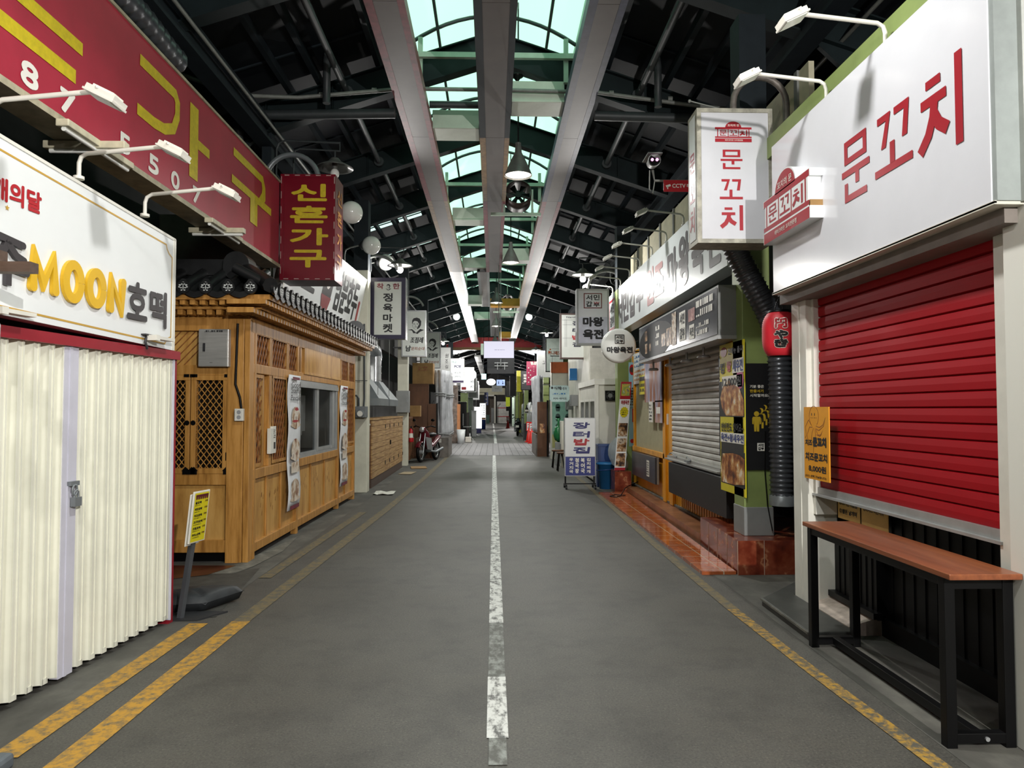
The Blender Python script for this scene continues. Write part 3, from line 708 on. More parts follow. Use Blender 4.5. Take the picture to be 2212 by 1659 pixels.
b = MB(); b.fbox(F, -.3, 2.66, 1.855, 1.914, -.05, .07); b.build('header_beam', M_DRED2, t)
b = MB(); b.fbox(F, 2.605, 2.66, 0, 1.86, -.05, .045); b.build('corner_post', M_DRED2, t)
b = MB(); b.fbox(F, 2.60, 2.608, .03, 1.86, .02, .06); b.build('post_trim', M_LAV, t)
b = MB(); b.fbox(F, 2.60, 2.65, 0.05, 2.7, -1.5, -.06); b.build('side_wall', M_WALL, t)
b = MB(); b.fbox(F, -2.0, 2.6, 0, 2.6, -.2, -.15); b.build('back_panel', M_WALL, t)
b = MB(); b.fbox(F, .35, .8, 1.88, 3.0, -.3, -.28); b.build('bracket_post', M_WALL, t)
# its big white sign
t = thing('shop_sign', 'big white bakery sign board with gold border and rounded yellow letters', 'sign', F.p(1.3, 1.95, .0))
top = lambda a: 2.92 - .0845 * a
bot = lambda a: 1.995 - .0305 * a
b = MB(); b.poly(F, [(-.4, bot(-.4)), (2.575, bot(2.575)), (2.575, top(2.575)), (-.4, top(-.4))], -.02, .065); b.build('panel', M_WHITE, t)
b = MB(); b.fbox(F, 2.55, 2.58, bot(2.575), top(2.575), -.02, .07)
b.poly(F, [(-.4, top(-.4) - .012), (2.575, top(2.575) - .012), (2.575, top(2.575) + .006), (-.4, top(-.4) + .006)], -.02, .07); b.build('edge_trim', M_WPAINT, t)
c = .0665
b = MB(); b.stroke(F, [(-.4, top(-.4) - .07), (2.46, top(2.46) - .07), (2.47, top(2.46) - .10), (2.495, top(2.46) - .125), (2.535, top(2.53) - .14), (2.535, bot(2.53) + .09), (2.495, bot(2.46) + .075), (2.47, bot(2.46) + .05), (2.46, bot(2.46) + .035), (-.4, bot(-.4) + .045)], .011, c); b.build('gold_border', M_GLINE, t)
def soft_text(fr, items, mname, face, side, w=.06, depth=.02):
    b = MB()
    for pts in items: 
        b.stroke(fr, pts, w, c + .001, 0, c + depth)
        for q in (() if pts[0][0] - pts[-1][0] == 0 or V(pts[0]).to_2d() == V(pts[-1]).to_2d() or len(pts) > 20 else (pts[0], pts[-1])): b.poly(fr, [(q[0] + w / 2 * math.cos(i * PI / 8), q[1] + w / 2 * math.sin(i * PI / 8)) for i in range(16)], c + .001, c + depth + .0004, 0)
    return b
def ell(x0, x1, z0, z1, n=28): return [((x0 + x1) / 2 + (x1 - x0) / 2 * math.cos(2 * PI * i / n), (z0 + z1) / 2 + (z1 - z0) / 2 * math.sin(2 * PI * i / n)) for i in range(n + 1)]
M_ = [[(1.197, 2.135), (1.205, 2.312), (1.275, 2.16), (1.345, 2.31), (1.36, 2.135)], ell(1.44, 1.564, 2.118, 2.306), ell(1.638, 1.763, 2.117, 2.30), [(1.837, 2.11), (1.845, 2.29), (1.945, 2.11), (1.955, 2.285)]]
soft_text(F, M_, '', 0, 0, .053).build('yellow_lettering', M_GOLD, t)
b = soft_text(F, [[(.94, 2.345), (1.12, 2.325)], [(1.03, 2.33), (1.0, 2.285), (.93, 2.26)], [(1.03, 2.31), (1.08, 2.265), (1.13, 2.25)], [(.92, 2.21), (1.15, 2.19)], [(1.03, 2.2), (1.03, 2.11)]], '', 0, 0, .036)
b.text(F, '호', 2.005, 2.074, 2.226, 2.319, .035, c + .012); b.text(F, '떡', 2.252, 2.053, 2.458, 2.304, .035, c + .012); b.build('black_lettering', M_INK2, t)
b = MB(); b.text(F, '개의달', .93, 2.52, 1.262, 2.635, .04, c + .002); b.build('red_lettering', M_RINK, t)
b = MB(); b.poly(F, [(1.03 + (.016 if i % 2 == 0 else .007) * math.sin(i * PI / 5), 2.495 + (.016 if i % 2 == 0 else .007) * math.cos(i * PI / 5)) for i in range(10)], c + .002); b.build('star_mark', M_GLINE, t)
# small clip lamps on the red beam
for i, (a, lab) in enumerate(((2.3, 'small white clip lamp on the red beam near the wooden kiosk'), (1.0, 'small white clip lamp under the left end of the bakery sign'))):
    t = thing('clip_lamp', lab, 'clip lamp', F.p(a, 1.94, .08), 0, 'clip lamps on the red beam')
    b = MB(); b.fbox(F, a - .06, a + .14, 1.965, 1.985, .09, .15); b.fbox(F, a - .09, a - .05, 1.955, 1.99, .085, .155); b.build('lamp_head', M_WPAINT, t)
    b = MB(); b.fbox(F, a - .12, a - .04, 1.985, 1.995, .06, .1); b.tube([F.p(a - .08, 1.99, .08), F.p(a - .11, 1.94, .09), F.p(a - .08, 1.9, .085)], .008, 6); b.build('clamp', M_DARK, t)
# board and hanging lantern at the left edge
t = thing('wooden_board', 'weathered wooden plank jutting out at the left edge with cords tied on', 'plank', (-2.25, 3.2, 2.14))
b = MB(); b.box(-2.5, -2.03, 3.18, 3.24, 2.105, 2.15); b.box(-2.5, -2.16, 3.17, 3.23, 2.15, 2.2); b.build('plank', grain('weathered_wood', [(.3, '3a2a20'), (.6, '5a4436'), (.8, '6d5a4a')], (1, 6, 6)), t)
b = MB()
for k in range(4): b.tube([(-2.205 + .012 * k, 3.15, 2.2), (-2.2 + .015 * k, 3.145, 2.1), (-2.21 + .01 * k, 3.15, 1.95), (-2.195, 3.16, 1.9)], .003, 5)
b.build('green_cord', mat('green_cord', '1f4a33', .7), t)
t = thing('metal_lantern', 'small silver canister hanging from green cords at the left edge', 'lantern', (-2.19, 3.16, 1.77))
b = MB(); b.lathe([(0, .0), (.042, 0), (.045, .01), (.045, .1), (.036, .125), (.02, .135), (.02, .15), (0, .15)], (-2.19, 3.16, 1.77), n=20); b.build('canister', M_ALU, t)
b = MB(); b.tube([(-2.21, 3.16, 1.92), (-2.2, 3.16, 1.945), (-2.18, 3.16, 1.945), (-2.165, 3.16, 1.92)], .006, 6); b.build('handle', M_BLACK, t)

# ================================================================== the red furniture sign and its box sign
R = FL(-2.68, 0, 0)
t = thing('shop_sign', 'long faded red furniture shop sign with big yellow letters', 'sign', (-2.75, 5.5, 3.31))
b = MB(); b.box(-2.85, -2.68, 2.2, 8.98, 3.31, 4.345); b.build('panel', M_CRED, t)
b = MB(); b.box(-2.88, -2.66, 2.2, 8.98, 3.27, 3.312); b.box(-2.86, -2.665, 2.2, 8.98, 4.345, 4.37); b.build('edge_trim', mat('cream_edge_strip', 'b0a88f', .6, 0, .15, 9), t)
b = MB(); 
b.stroke(R, [(5.42, 4.155), (6.02, 4.155), (6.07, 4.1), (6.07, 3.98), (6.0, 3.85), (5.84, 3.785), (5.66, 3.765), (5.39, 3.765)], .088, .004)
b.rect(R, 6.32, 3.56, 6.5, 4.22, .004); b.rect(R, 6.5, 3.86, 6.76, 3.945, .0044)
b.stroke(R, [(7.38, 4.165), (8.30, 4.165), (8.36, 4.08), (8.36, 3.98), (8.24, 3.87)], [.085, .085, .11, .13, .13], .004)
b.rect(R, 7.34, 3.83, 8.64, 3.915, .0048); b.rect(R, 7.9, 3.57, 8.14, 3.84, .0056)
b.rect(R, 2.6, 3.80, 4.67, 3.885, .004); b.rect(R, 2.5, 3.585, 4.6, 3.675, .004); b.rect(R, 2.8, 3.8, 2.95, 4.2, .004)
b.stroke(R, [(3.9 + .42 * math.cos(a), 4.14 + .12 * math.sin(a)) for a in [i * PI / 10 for i in range(21)]], .07, .004)
b.build('yellow_lettering', M_YINK, t)
b = MB()
for ch, a0, a1 in (('8', 4.07, 4.23), ('7', 4.44, 4.60), ('5', 5.14, 5.30), ('5', 5.58, 5.75), ('0', 5.97, 6.13), ('7', 6.40, 6.57)): b.text(R, ch, a0, 3.355, a1, 3.505, .05, .004)
b.build('white_numerals', M_WINK, t)
def batten(y, lab):
    t = thing('batten_light', lab, 'batten light', (-2.62, y, 3.24), 0, 'unlit tube lights under the red sign')
    b = MB(); b.box(-2.95, -2.42, y - .035, y + .035, 3.215, 3.265); b.box(-2.66, -2.58, y - .38, y + .42, 3.225, 3.27); b.build('housing', mat('yellowed_plastic', 'c9c2a8', .5, 0, .12, 9), t, .006)
    b = MB(); b.cyl((-2.92, y, 3.205), (-2.44, y, 3.205), .015); b.cyl((-2.62, y - .36, 3.215), (-2.62, y + .4, 3.215), .015); b.build('tube', M_GLOBE, t)
batten(4.75, 'unlit tube light fitting under the red sign between the two 7s'); batten(7.0, 'unlit tube light fitting under the red sign near the box sign')
t = thing('flexible_duct', 'dark ribbed flexible duct lying along the top of the red sign', 'duct', (-2.78, 4.6, 4.5))
b = MB(); n = 110; b.tube([(-2.72, 2.2 + 3.95 * i / n, 4.49 + .02 * math.sin(i * .16)) for i in range(n)], [.105 if i % 3 else .118 for i in range(n)], 12); b.build('hose', M_DUCT, t)

def box_sign(name, lab, group, x0, x1, y, z0, z1, dep, frame, face, fw=.03, cat='sign', foot=None):
    t = thing(name, lab, cat, ((x0 + x1) / 2, y + dep / 2, z0), 0, group)
    b = MB(); b.box(x0, x1, y, y + dep, z0, z1)
    fr = FY(x0, y, z0); w, h = x1 - x0, z1 - z0
    b.fbox(fr, 0, fw, 0, h, 0, .012); b.fbox(fr, w - fw, w, 0, h, 0, .012); b.fbox(fr, fw, w - fw, 0, fw, 0, .012); b.fbox(fr, fw, w - fw, h - fw, h, 0, .012)
    b.build('cabinet', frame, t)
    if name == 'projecting_sign' and y > 14.5:
        s_ = -1 if x0 + x1 < 0 else 1; xe = x0 if s_ < 0 else x1; b = MB()
        for z in (z0 + .25, z1 - .25): b.bar((xe, y + dep / 2, z if z < 4.25 else 4.2), (s_ * 2.67, y + dep / 2, z if z < 4.25 else 4.2), .035)
        b.build('mounting_arm', M_DARK, t)
    b = MB(); b.rect(fr, fw, fw, w - fw, h - fw, .003); b.build('face', face, t)
    return t, fr, w, h
def let(t, fr, items, m, name='lettering', bold=.05):
    b = MB()
    for it in items:
        b.text(fr, it[0], it[1], it[2], it[3], it[4], it[5] if len(it) > 5 else bold, .005)
    return b.build(name, m, t)
t, fr, w, h = box_sign('projecting_sign', 'dark red box sign with four stacked yellow letters', None, -2.67, -1.985, 9.0, 3.12, 4.46, .45, M_DRED, M_DRED, .045)
let(t, fr, [('신', .13, 1.0, .58, 1.22), ('혼', .12, .72, .59, .94), ('가', .12, .44, .60, .66), ('구', .12, .16, .58, .385)], M_YINK, 'yellow_lettering', .05)
f2 = FL(-1.985, 9.0, 3.12)
let(t, f2, [('신', .1, 1.0, .36, 1.2, .03), ('혼', .1, .73, .36, .93, .03), ('가', .1, .44, .36, .64, .03), ('구', .1, .16, .36, .36, .03)], M_OINK, 'side_lettering')
b = MB()
for k in range(5):
    b.rect(fr, .05 + k * .13, .012, .11 + k * .13, .022, .0135); b.rect(fr, .05 + k * .13, 1.32, .11 + k * .13, 1.33, .0135)
for k in range(7):
    b.rect(fr, .008, .08 + k * .19, .016, .17 + k * .19, .0135); b.rect(fr, .668, .08 + k * .19, .678, .17 + k * .19, .0135)
b.build('frame_rubs', mat('rubbed_paint', 'b0a099', .6), t)
b = MB(); b.tube(arc(-2.6, 4.46, .34, 0, 180, 16, 9.25), .035, 10); b.build('hoop_bracket', M_STEELG, t)
# globes over the walnut sign
gp = thing('globe_lamp', 'x', 'globe lamp', (0, 0, 0), 0, 'milk glass globe lamps over the white walnut sign')
b = MB(); b.ball((0, 0, 0), .16, n=28); b.build('globe', M_GLOBE, gp, local=True)
b = MB(); b.lathe([(.075, -.145), (.08, -.165), (.045, -.19), (.015, -.22), (0, -.22)], (0, 0, 0), (1, 0, 0), 16); b.build('collar', M_DARK, gp, local=True)
b = MB(); b.tube([(-.2, 0, 0), (-.36, 0, -.04), (-.44, 0, -.08), (-.46, 0, -.16), (-.46, 0, -.5)], .013, 8); b.build('arm', M_PIPEL, gp, local=True)
for i, (x, y, z, lab) in enumerate(((-2.04, 10.3, 4.34, 'white globe lamp right beside the dark red box sign'), (-2.11, 12.4, 4.345, 'white globe lamp, middle of the row of three'), (-2.13, 14.2, 4.42, 'white globe lamp close above the navy framed sign'))):
    if i == 0: gp.location = (x, y, z); gp['label'] = lab
    else: dup(gp, (x, y, z), lab)
# ================================================================== the wooden kiosk with tiled eaves
K = V((-2.42, 7.17, 0))
KF = FY(0, 7.17, 0)                                  # front, a = x
KS = Fr((-2.42, 7.17, 0), (.07, 5.03, 0))            # street side, a = distance from the corner
t = thing('wooden_kiosk', 'orange pine kiosk with lattice windows and black tiled eaves', 'kiosk', K)
def yb(px): return 2.40 * 1550 / (1065 - px) - 7.17
b = MB()
b.fbox(KF, -4.0, -2.6, .12, .86, -.06, -.02); b.build('front_panel', M_PINEL, t); b = MB(); b.fbox(KF, -4.0, -2.6, 1.93, 2.32, -.06, -.03); b.build('upper_panel', M_PINEL, t)
b = MB()
for k in range(10): b.bar(KF.p(-3.35 + .07 * k - .35, 1.94, -.028), KF.p(-3.35 + .07 * k, 2.31, -.028), .006, .01)
b.build('panel_grooves', M_LATT, t)
b = MB()
b.fbox(KF, -4.0, -2.6, .76, .87, -.06, .015); b.fbox(KF, -4.0, -2.6, .1, .22, -.06, .012); b.fbox(KF, -4.0, -2.6, 1.84, 1.94, -.06, .015); b.fbox(KF, -4.0, -2.42, 2.28, 2.44, -.06, .02)
b.fbox(KF, -2.62, -2.46, 0, 2.4, -.10, .03); b.fbox(KF, -2.455, -2.40, 0, 2.4, -.1, .025); b.fbox(KF, -2.72, -2.62, 1.94, 2.28, -.06, .01)
b.build('front_frame', M_PINE, t, .004)
b = MB(); b.fbox(KF, -4.0, -3.43, .87, 1.84, -.06, -.01); b.build('lattice_side_panel', M_PINEL, t)
b = MB(); b.fbox(KF, -4.0, -2.64, .0, .1, -.2, -.06); b.build('dark_base', M_BLACK, t)
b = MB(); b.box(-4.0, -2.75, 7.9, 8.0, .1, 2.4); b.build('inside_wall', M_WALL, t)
def lattice(b, fr, a0, a1, z0, z1, step, w, c=-.02, m=0, k=1.0):
    H = z1 - z0; W = a1 - a0
    for s_ in (1, -1):
        x = -H / k - step
        while x < W + H / k + step:
            pts = []
            for zz in (0, H):
                xx = x + zz / k * s_ if s_ > 0 else x + (H - zz) / k
                pts.append([xx, zz])
            (xa, za), (xb, zb_) = pts
            def cut(xa, za, xb, zb_, lim, hi):
                if (xa > lim) == hi and (xb > lim) == hi: return None
                if (xa > lim) == hi: f = (lim - xa) / (xb - xa); xa, za = lim, za + f * (zb_ - za)
                elif (xb > lim) == hi: f = (lim - xb) / (xa - xb); xb, zb_ = lim, zb_ + f * (za - zb_)
                return xa, za, xb, zb_
            q = cut(xa, za, xb, zb_, 0, False)
            if q: q = cut(*q, W, True)
            if q and abs(q[3] - q[1]) > .01: b.bar(fr.p(a0 + q[0], z0 + q[1], c + s_ * .004), fr.p(a0 + q[2], z0 + q[3], c + s_ * .004), w, .01, m, fr.n)
            x += step
for nm, a0, a1 in (('left', -3.42, -2.985), ('right', -2.975, -2.62)):
    b = MB()
    b.fbox(KF, a0, a1, .87, .925, -.05, .02); b.fbox(KF, a0, a1, 1.79, 1.84, -.05, .02); b.fbox(KF, a0, a0 + .05, .925, 1.79, -.05, .02); b.fbox(KF, a1 - .045, a1, .925, 1.79, -.05, .02)
    d = b.build('window_leaf', M_PINE, t, .003)
    b = MB(); lattice(b, KF, a0 + .05, a1 - .045, .925, 1.79, .058, .007, -.005, 0, 1.3); b.build('lattice', M_PINE, d)
    b = MB(); b.fbox(KF, a0 + .05, a1 - .045, .925, 1.79, -.045, -.04); b.build('dark_pane', mat('dark_window_pane', '1c1a17', .12, 0, .3, 3), d)
    b = MB()
    for aa in ((a1 - .06, a1 + .02) if nm == 'left' else (a0 - .01, a1 - .03)):
        b.fbox(KF, aa, aa + .06, .865, .9, .018, .026); b.poly(KF, [(aa - .01, .9), (aa + .07, .9), (aa + .03, .94)], .02, .025); b.fbox(KF, aa, aa + .05, 1.82, 1.85, .018, .026)
    b.disc(KF, a1 - .025 if nm == 'left' else a0 + .025, 1.37, .025, .022); b.fbox(KF, a1 - .01, a1 + .03, 1.0, 1.08, .018, .024) if nm == 'right' else None
    b.build('iron_fittings', M_BLACK, d)
# street side
b = MB(); b.fbox(KS, 0, 1.72, .1, .86, -.06, -.02); b.fbox(KS, 1.7, 5.03, .1, .9, -.06, -.02); b.fbox(KS, 0, 5.03, 1.88, 2.4, -.08, -.035); b.fbox(KS, 4.3, 5.03, .9, 1.9, -.08, -.04); b.fbox(KS, 0, 1.76, .86, 1.9, -.08, -.04)
b.build('side_panel', M_PINEL, t)
b = MB()
for a in (.0, .12): b.fbox(KS, a, a + .055, 0, 2.4, -.03, .02)
for a in (.60, 1.1, 2.37, 3.1, 4.42): b.fbox(KS, a - .02, a + .02, .14, .86, -.02, .0)
for a in (1.66, 3.84): b.fbox(KS, a - .035, a + .035, -.01, 2.4, -.05, .02)
b.fbox(KS, 4.97, 5.03, 0, 2.4, -.08, .02); b.fbox(KS, .6, .68, .9, 1.95, -.05, .012)
b.fbox(KS, 0, 5.03, .80, .90, -.03, .018); b.fbox(KS, 0, 5.03, .07, .16, -.03, .018); b.fbox(KS, 0, 5.03, 1.87, 1.96, -.03, .018); b.fbox(KS, 0, 5.03, 2.27, 2.42, -.03, .02)
for a in (.63, 1.24, 1.80, 4.0, 4.52): b.fbox(KS, a - .03, a + .03, 1.9, 2.3, -.03, .012)
b.build('side_frame', M_PINE, t, .004)
b = MB(); rnd = random.Random(4)
for a0 in (.1, .7, 1.2, 1.75, 2.5, 3.2, 3.95, 4.5):
    for k in range(12):
        aa = a0 + rnd.random() * .45; zz = .5 + rnd.gauss(0, .055) + .05 * math.sin(k); b.poly(KS, [(aa, zz), (aa + .012, zz + .004), (aa + .02, zz + .05), (aa + .013, zz + .05)], -.0185)
b.build('scorch_marks', mat('scorched_wood', '7a4a20', .6), t)
for a0, a1, z0, z1 in ((.17, .60, 1.96, 2.27), (.67, 1.2, 1.96, 2.27), (1.28, 1.74, 1.96, 2.27), (4.05, 4.48, 1.96, 2.27), (4.56, 4.96, 1.96, 2.27), (.17, .38, .95, 1.83), (.72, 1.18, .95, 1.85), (4.5, 4.95, .98, 1.85)):
    b = MB(); b.ring(KS, a0 - .03, z0 - .03, a1 + .03, z1 + .03, .035, .016)
    f_ = b.build('lattice_window', M_PINE, t)
    b = MB(); lattice(b, KS, a0, a1, z0, z1, .085, .014, -.004, 0, 1.8); b.build('lattice', M_LATT, f_)
    b = MB(); b.fbox(KS, a0, a1, z0, z1, -.034, -.03); b.build('backing', mat('lattice_backing', '57290f', .6), f_)
b = MB(); b.fbox(KS, 1.92, 3.9, 1.97, 2.29, -.02, .022); b.fbox(KS, 1.9, 3.92, 1.945, 1.975, -.02, .03); b.build('blank_board', M_PINEL, t, .003)
# sliding window
wt = None
b = MB(); b.ring(KS, 1.76, .9, 3.80, 1.87, .035, .01); b.fbox(KS, 1.76, 3.8, 1.78, 1.84, -.06, .02); b.fbox(KS, 3.55, 3.66, .93, 1.8, -.06, -.01); b.fbox(KS, 3.70, 3.8, .93, 1.85, -.08, .01); b.fbox(KS, 2.62, 2.72, .93, 1.8, -.05, .0); b.fbox(KS, 1.76, 2.7, .92, .96, -.06, -.01); b.fbox(KS, 2.7, 3.6, .92, .98, -.08, -.03); b.fbox(KS, 1.79, 1.84, .93, 1.8, -.05, 0)
wt = b.build('window_frame', M_ALU, t)
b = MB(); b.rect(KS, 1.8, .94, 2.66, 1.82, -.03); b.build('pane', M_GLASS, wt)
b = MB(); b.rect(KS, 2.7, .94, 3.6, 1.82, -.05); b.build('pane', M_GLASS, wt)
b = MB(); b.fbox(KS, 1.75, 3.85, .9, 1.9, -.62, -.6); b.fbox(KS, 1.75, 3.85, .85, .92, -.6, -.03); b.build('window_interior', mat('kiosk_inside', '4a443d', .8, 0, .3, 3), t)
b = MB()
for k in range(9):
    a = 1.82 + k * .085; b.fbox(KS, a, a + .08, 1.1 + .06 * (k % 3), 1.62 - .02 * (k % 2), -.16 - .01 * (k % 3), -.155 - .01 * (k % 3))
b.fbox(KS, 2.9, 3.1, 1.2, 1.7, -.3, -.29); each(b, 'paper_bag', mat('white_paper', 'b5b1aa', .7), t)
# eaves and roof
b = MB()
for k in range(60):
    a = -.32 + k * .0935
    b.fbox(KS, a, a + .05, 2.425, 2.475, -.1, .15); b.fbox(KS, a - .02, a + .03, 2.505, 2.55, -.1, .27)
for k in range(18):
    a = -4.0 + k * .0935
    b.fbox(KF, a, a + .05, 2.425, 2.475, -.1, .15); b.fbox(KF, a - .02, a + .03, 2.505, 2.55, -.1, .27)
b.fbox(KS, -.16, 5.2, 2.475, 2.505, -.1, .17); b.fbox(KS, -.29, 5.3, 2.55, 2.60, -.1, .29); b.fbox(KF, -4.0, -2.26, 2.475, 2.505, -.1, .17); b.fbox(KF, -4.0, -2.14, 2.55, 2.60, -.1, .29)
b.build('eave_rafters', M_PINE, t)
b = MB(); em = MB()
def slope(fr, a0, a1, e_out, e_z, r_out, r_z, step):
    P = lambda a, s: fr.p(a, e_z + (r_z - e_z) * s, e_out + (r_out - e_out) * s)
    n = int((a1 - a0) / step)
    for k in range(n + 1):
        a = a0 + k * step
        b.tube([P(a, 0), P(a, .5), P(a, 1)], .05, 8)
        if k < n:
            vs = []
            for s_ in (0, 1):
                for j in range(5):
                    q = P(a + step * j / 4, s_); q.z -= .045 * math.sin(PI * j / 4) + .0
                    vs.append(q)
            b.add(vs, [(j, j + 1, 6 + j, 5 + j) for j in range(4)], 0, True)
            for j in range(4):   # drip edge of the trough tile
                q0, q1 = P(a + step * j / 4, 0), P(a + step * (j + 1) / 4, 0)
                d0, d1 = .045 * math.sin(PI * j / 4), .045 * math.sin(PI * (j + 1) / 4)
                b.add([q0 - V((0, 0, d0 + .055)), q1 - V((0, 0, d1 + .055)), q1 - V((0, 0, d1)), q0 - V((0, 0, d0))], [(0, 1, 2, 3)])
        ff = Fr(P(a, 0) + fr.n * .008, fr.u)
        pts = [(.062 * math.cos(x), .062 * math.sin(x) + (.018 if .3 < x / PI < .7 else 0)) for x in [i * PI / 10 for i in range(20)]]
        b.poly(ff, pts, -.02, .006)
        for sx in (-1, 1):
            for (x, z, rx, rz_) in ((.012, .032, .008, .012), (.03, .018, .012, .008), (.036, .0, .01, .006), (.018, -.008, .012, .005), (.014, -.03, .009, .006)):
                em.disc(ff, sx * x, z, rx, .0075, 0, 8, rz_)
        em.disc(ff, 0, .0, .004, .0075, 0, 6, .03); em.disc(ff, 0, .045, .008, .0075, 0, 8, .006)
slope(KS, -.28, 5.25, .33, 2.66, -.05, 2.86, .19)
slope(KF, -3.98, -2.30, .33, 2.66, -.12, 2.88, .21)
b.tube([(-2.11, 6.82, 2.68), (-2.3, 7.05, 2.8), (-2.5, 7.3, 2.92)], .075, 8)
b.fbox(KS, .2, 5.2, 2.6, 2.84, -.5, -.06); b.fbox(KF, -4.0, -2.6, 2.6, 2.9, -.5, -.14)
rt = b.build('roof_tiles', M_TILEK, t)
em.build('tile_emblems', mat('pale_tile_emblem', 'c9ccc9', .6), rt)
b = MB(); b.box(-4.0, -2.62, 7.28, 7.5, 2.86, 3.02)
e1 = Fr((-2.58, 7.22, 2.93), (1, 0, 0)); pts = [(.13 * math.cos(x), .13 * math.sin(x) + (.03 if x < PI else 0)) for x in [i * PI / 12 for i in range(24)]]; b.poly(e1, [(q[0] * 1.0, q[1]) for q in pts], -.25, .0)
b.bar(KS.p(.3, 2.86, -.1), KS.p(4.6, 2.84, -.1), .12, .1); 
e2 = Fr(KS.p(4.55, 2.72, .17), (.35, 1, 0)); b.poly(Fr(KS.p(4.62, 2.84, .10), (.9, .45, .1), (-.2, .1, 1)), [(.14 * math.cos(x), .12 * math.sin(x)) for x in [i * PI / 8 for i in range(16)]], -.14, .02)
b.build('ridge', M_TILEK, rt)
# fittings on the kiosk
t = thing('electrical_box', 'stainless steel electrical box fixed high on the kiosk front', 'electrical box', (-2.735, 7.1, 1.92))
b = MB(); b.fbox(KF, -2.88, -2.59, 1.92, 2.29, -.02, .09); b.build('body', M_SS, t, .004)
b = MB(); b.fbox(KF, -2.875, -2.60, 1.925, 2.285, .09, .1); d = b.build('door', M_SS, t)
b = MB(); b.fbox(KF, -2.83, -2.81, 2.07, 2.15, .1, .11); b.build('latch', M_DARK, d)
b = MB(); b.marks(KF, -2.82, 2.255, -2.64, 2.28, 1, 0, .102, .7, 3); b.marks(KF, -2.765, 1.955, -2.725, 1.975, 1, 0, .102, .7, 5); b.build('printed_text', M_DARK, d)
t = thing('wall_socket', 'white double socket on the kiosk corner post fed by black cable', 'socket', (-2.49, 7.12, 1.40))
b = MB(); b.fbox(KF, -2.53, -2.445, 1.39, 1.51, .03, .075); b.build('socket_body', M_WPAINT, t, .004)
b = MB(); b.disc(KF, -2.487, 1.475, .02, .076); b.disc(KF, -2.487, 1.425, .02, .076); each(b, 'socket', mat('socket_shadow_grey', '9b9c9e', .5), t)
b = MB(); b.tube([KF.p(-2.47, 1.5, .045), KF.p(-2.49, 1.62, .04), KF.p(-2.535, 1.75, .04), KF.p(-2.53, 1.95, .04), KF.p(-2.52, 2.35, .04)], .012, 8); b.build('cable', M_BLACK, t)
t = thing('door_intercom', 'white keypad intercom on the kiosk side by the lattice door', 'intercom', KS.p(.64, 1.05, .02))
b = MB(); b.fbox(KS, .54, .62, 1.03, 1.30, .012, .05); b.fbox(KS, .63, .74, 1.03, 1.32, .012, .045); b.build('housing', M_WPAINT, t, .003)
b = MB(); b.fbox(KS, .66, .71, 1.08, 1.15, .045, .048); b.marks(KS, .65, 1.19, .72, 1.29, 5, 0, .0462, .5, 2); b.build('keypad', M_DARK, t)
def banner(a0, a1, z0, z1, lab):
    t = thing('hanging_banner', lab, 'banner', KS.p((a0 + a1) / 2, z0, .03), 0, 'pancake cloth banners on the kiosk')
    w = a1 - a0; f = KS.sh(a0, z0, .035); H = z1 - z0
    b = MB(); n = 14
    b.add([f.p(w * i / 4 - .012 * (1 - j / n), H * j / n, .012 * math.sin(j * .9) + .006 * math.sin(i * 1.6 + j * .5)) for j in range(n + 1) for i in range(5)], [(j * 5 + i, j * 5 + i + 1, j * 5 + i + 6, j * 5 + i + 5) for j in range(n) for i in range(4)], 0, True)
    cl = b.build('cloth', mat('white_banner_cloth', 'dcdfe2', .7, 0, .03), t)
    m = cl.modifiers.new('t', 'SOLIDIFY'); m.thickness = .004; m.offset = 1
    f = f.sh(0, 0, .02)
    b = MB(); b.text(f, 'Good', w * .12, H * .905, w * .85, H * .95, .015); b.text(f, 'Souffle', w * .1, H * .865, w * .9, H * .905, .015); b.text(f, 'Pancake', w * .08, H * .81, w * .92, H * .85, .015); b.build('lettering', M_INK2, t)
    b = MB(); b.rect(f, w * .2, H * .965, w * .8, H * .985); b.rect(f, w * .1, .005, w * .85, .05, .003); each(b, 'maroon_band', mat('maroon_print', '6e2434', .6), t)
    b = MB()
    for zc, col in ((.68, 0), (.44, 0), (.14, 0)):
        b.disc(f, w * .5, H * zc, w * .36, .003, 0, 20, H * .085)
    b.rect(f, w * .15, H * .27, w * .8, H * .35); each(b, 'pancake_photo', M_PANC, t)
    b = MB()
    for zc in (.625, .385, .075): b.disc(f, w * .5, H * zc, w * .4, .0025, 0, 20, H * .02)
    each(b, 'plate_print', mat('plate_print', 'cbb9a4', .6), t)
    b = MB(); b.disc(f, w * .55, H * .745, w * .15, .0035, 0, 12, H * .013); b.disc(f, w * .45, H * .655, w * .25, .0035, 0, 12, H * .01); each(b, 'berry_print', M_CRIM, t)
banner(1.2, 1.68, .33, 1.91, 'white cloth banner with pancake photos left of the kiosk window'); banner(3.86, 4.36, .33, 1.87, 'white cloth banner with pancake photos right of the kiosk window')

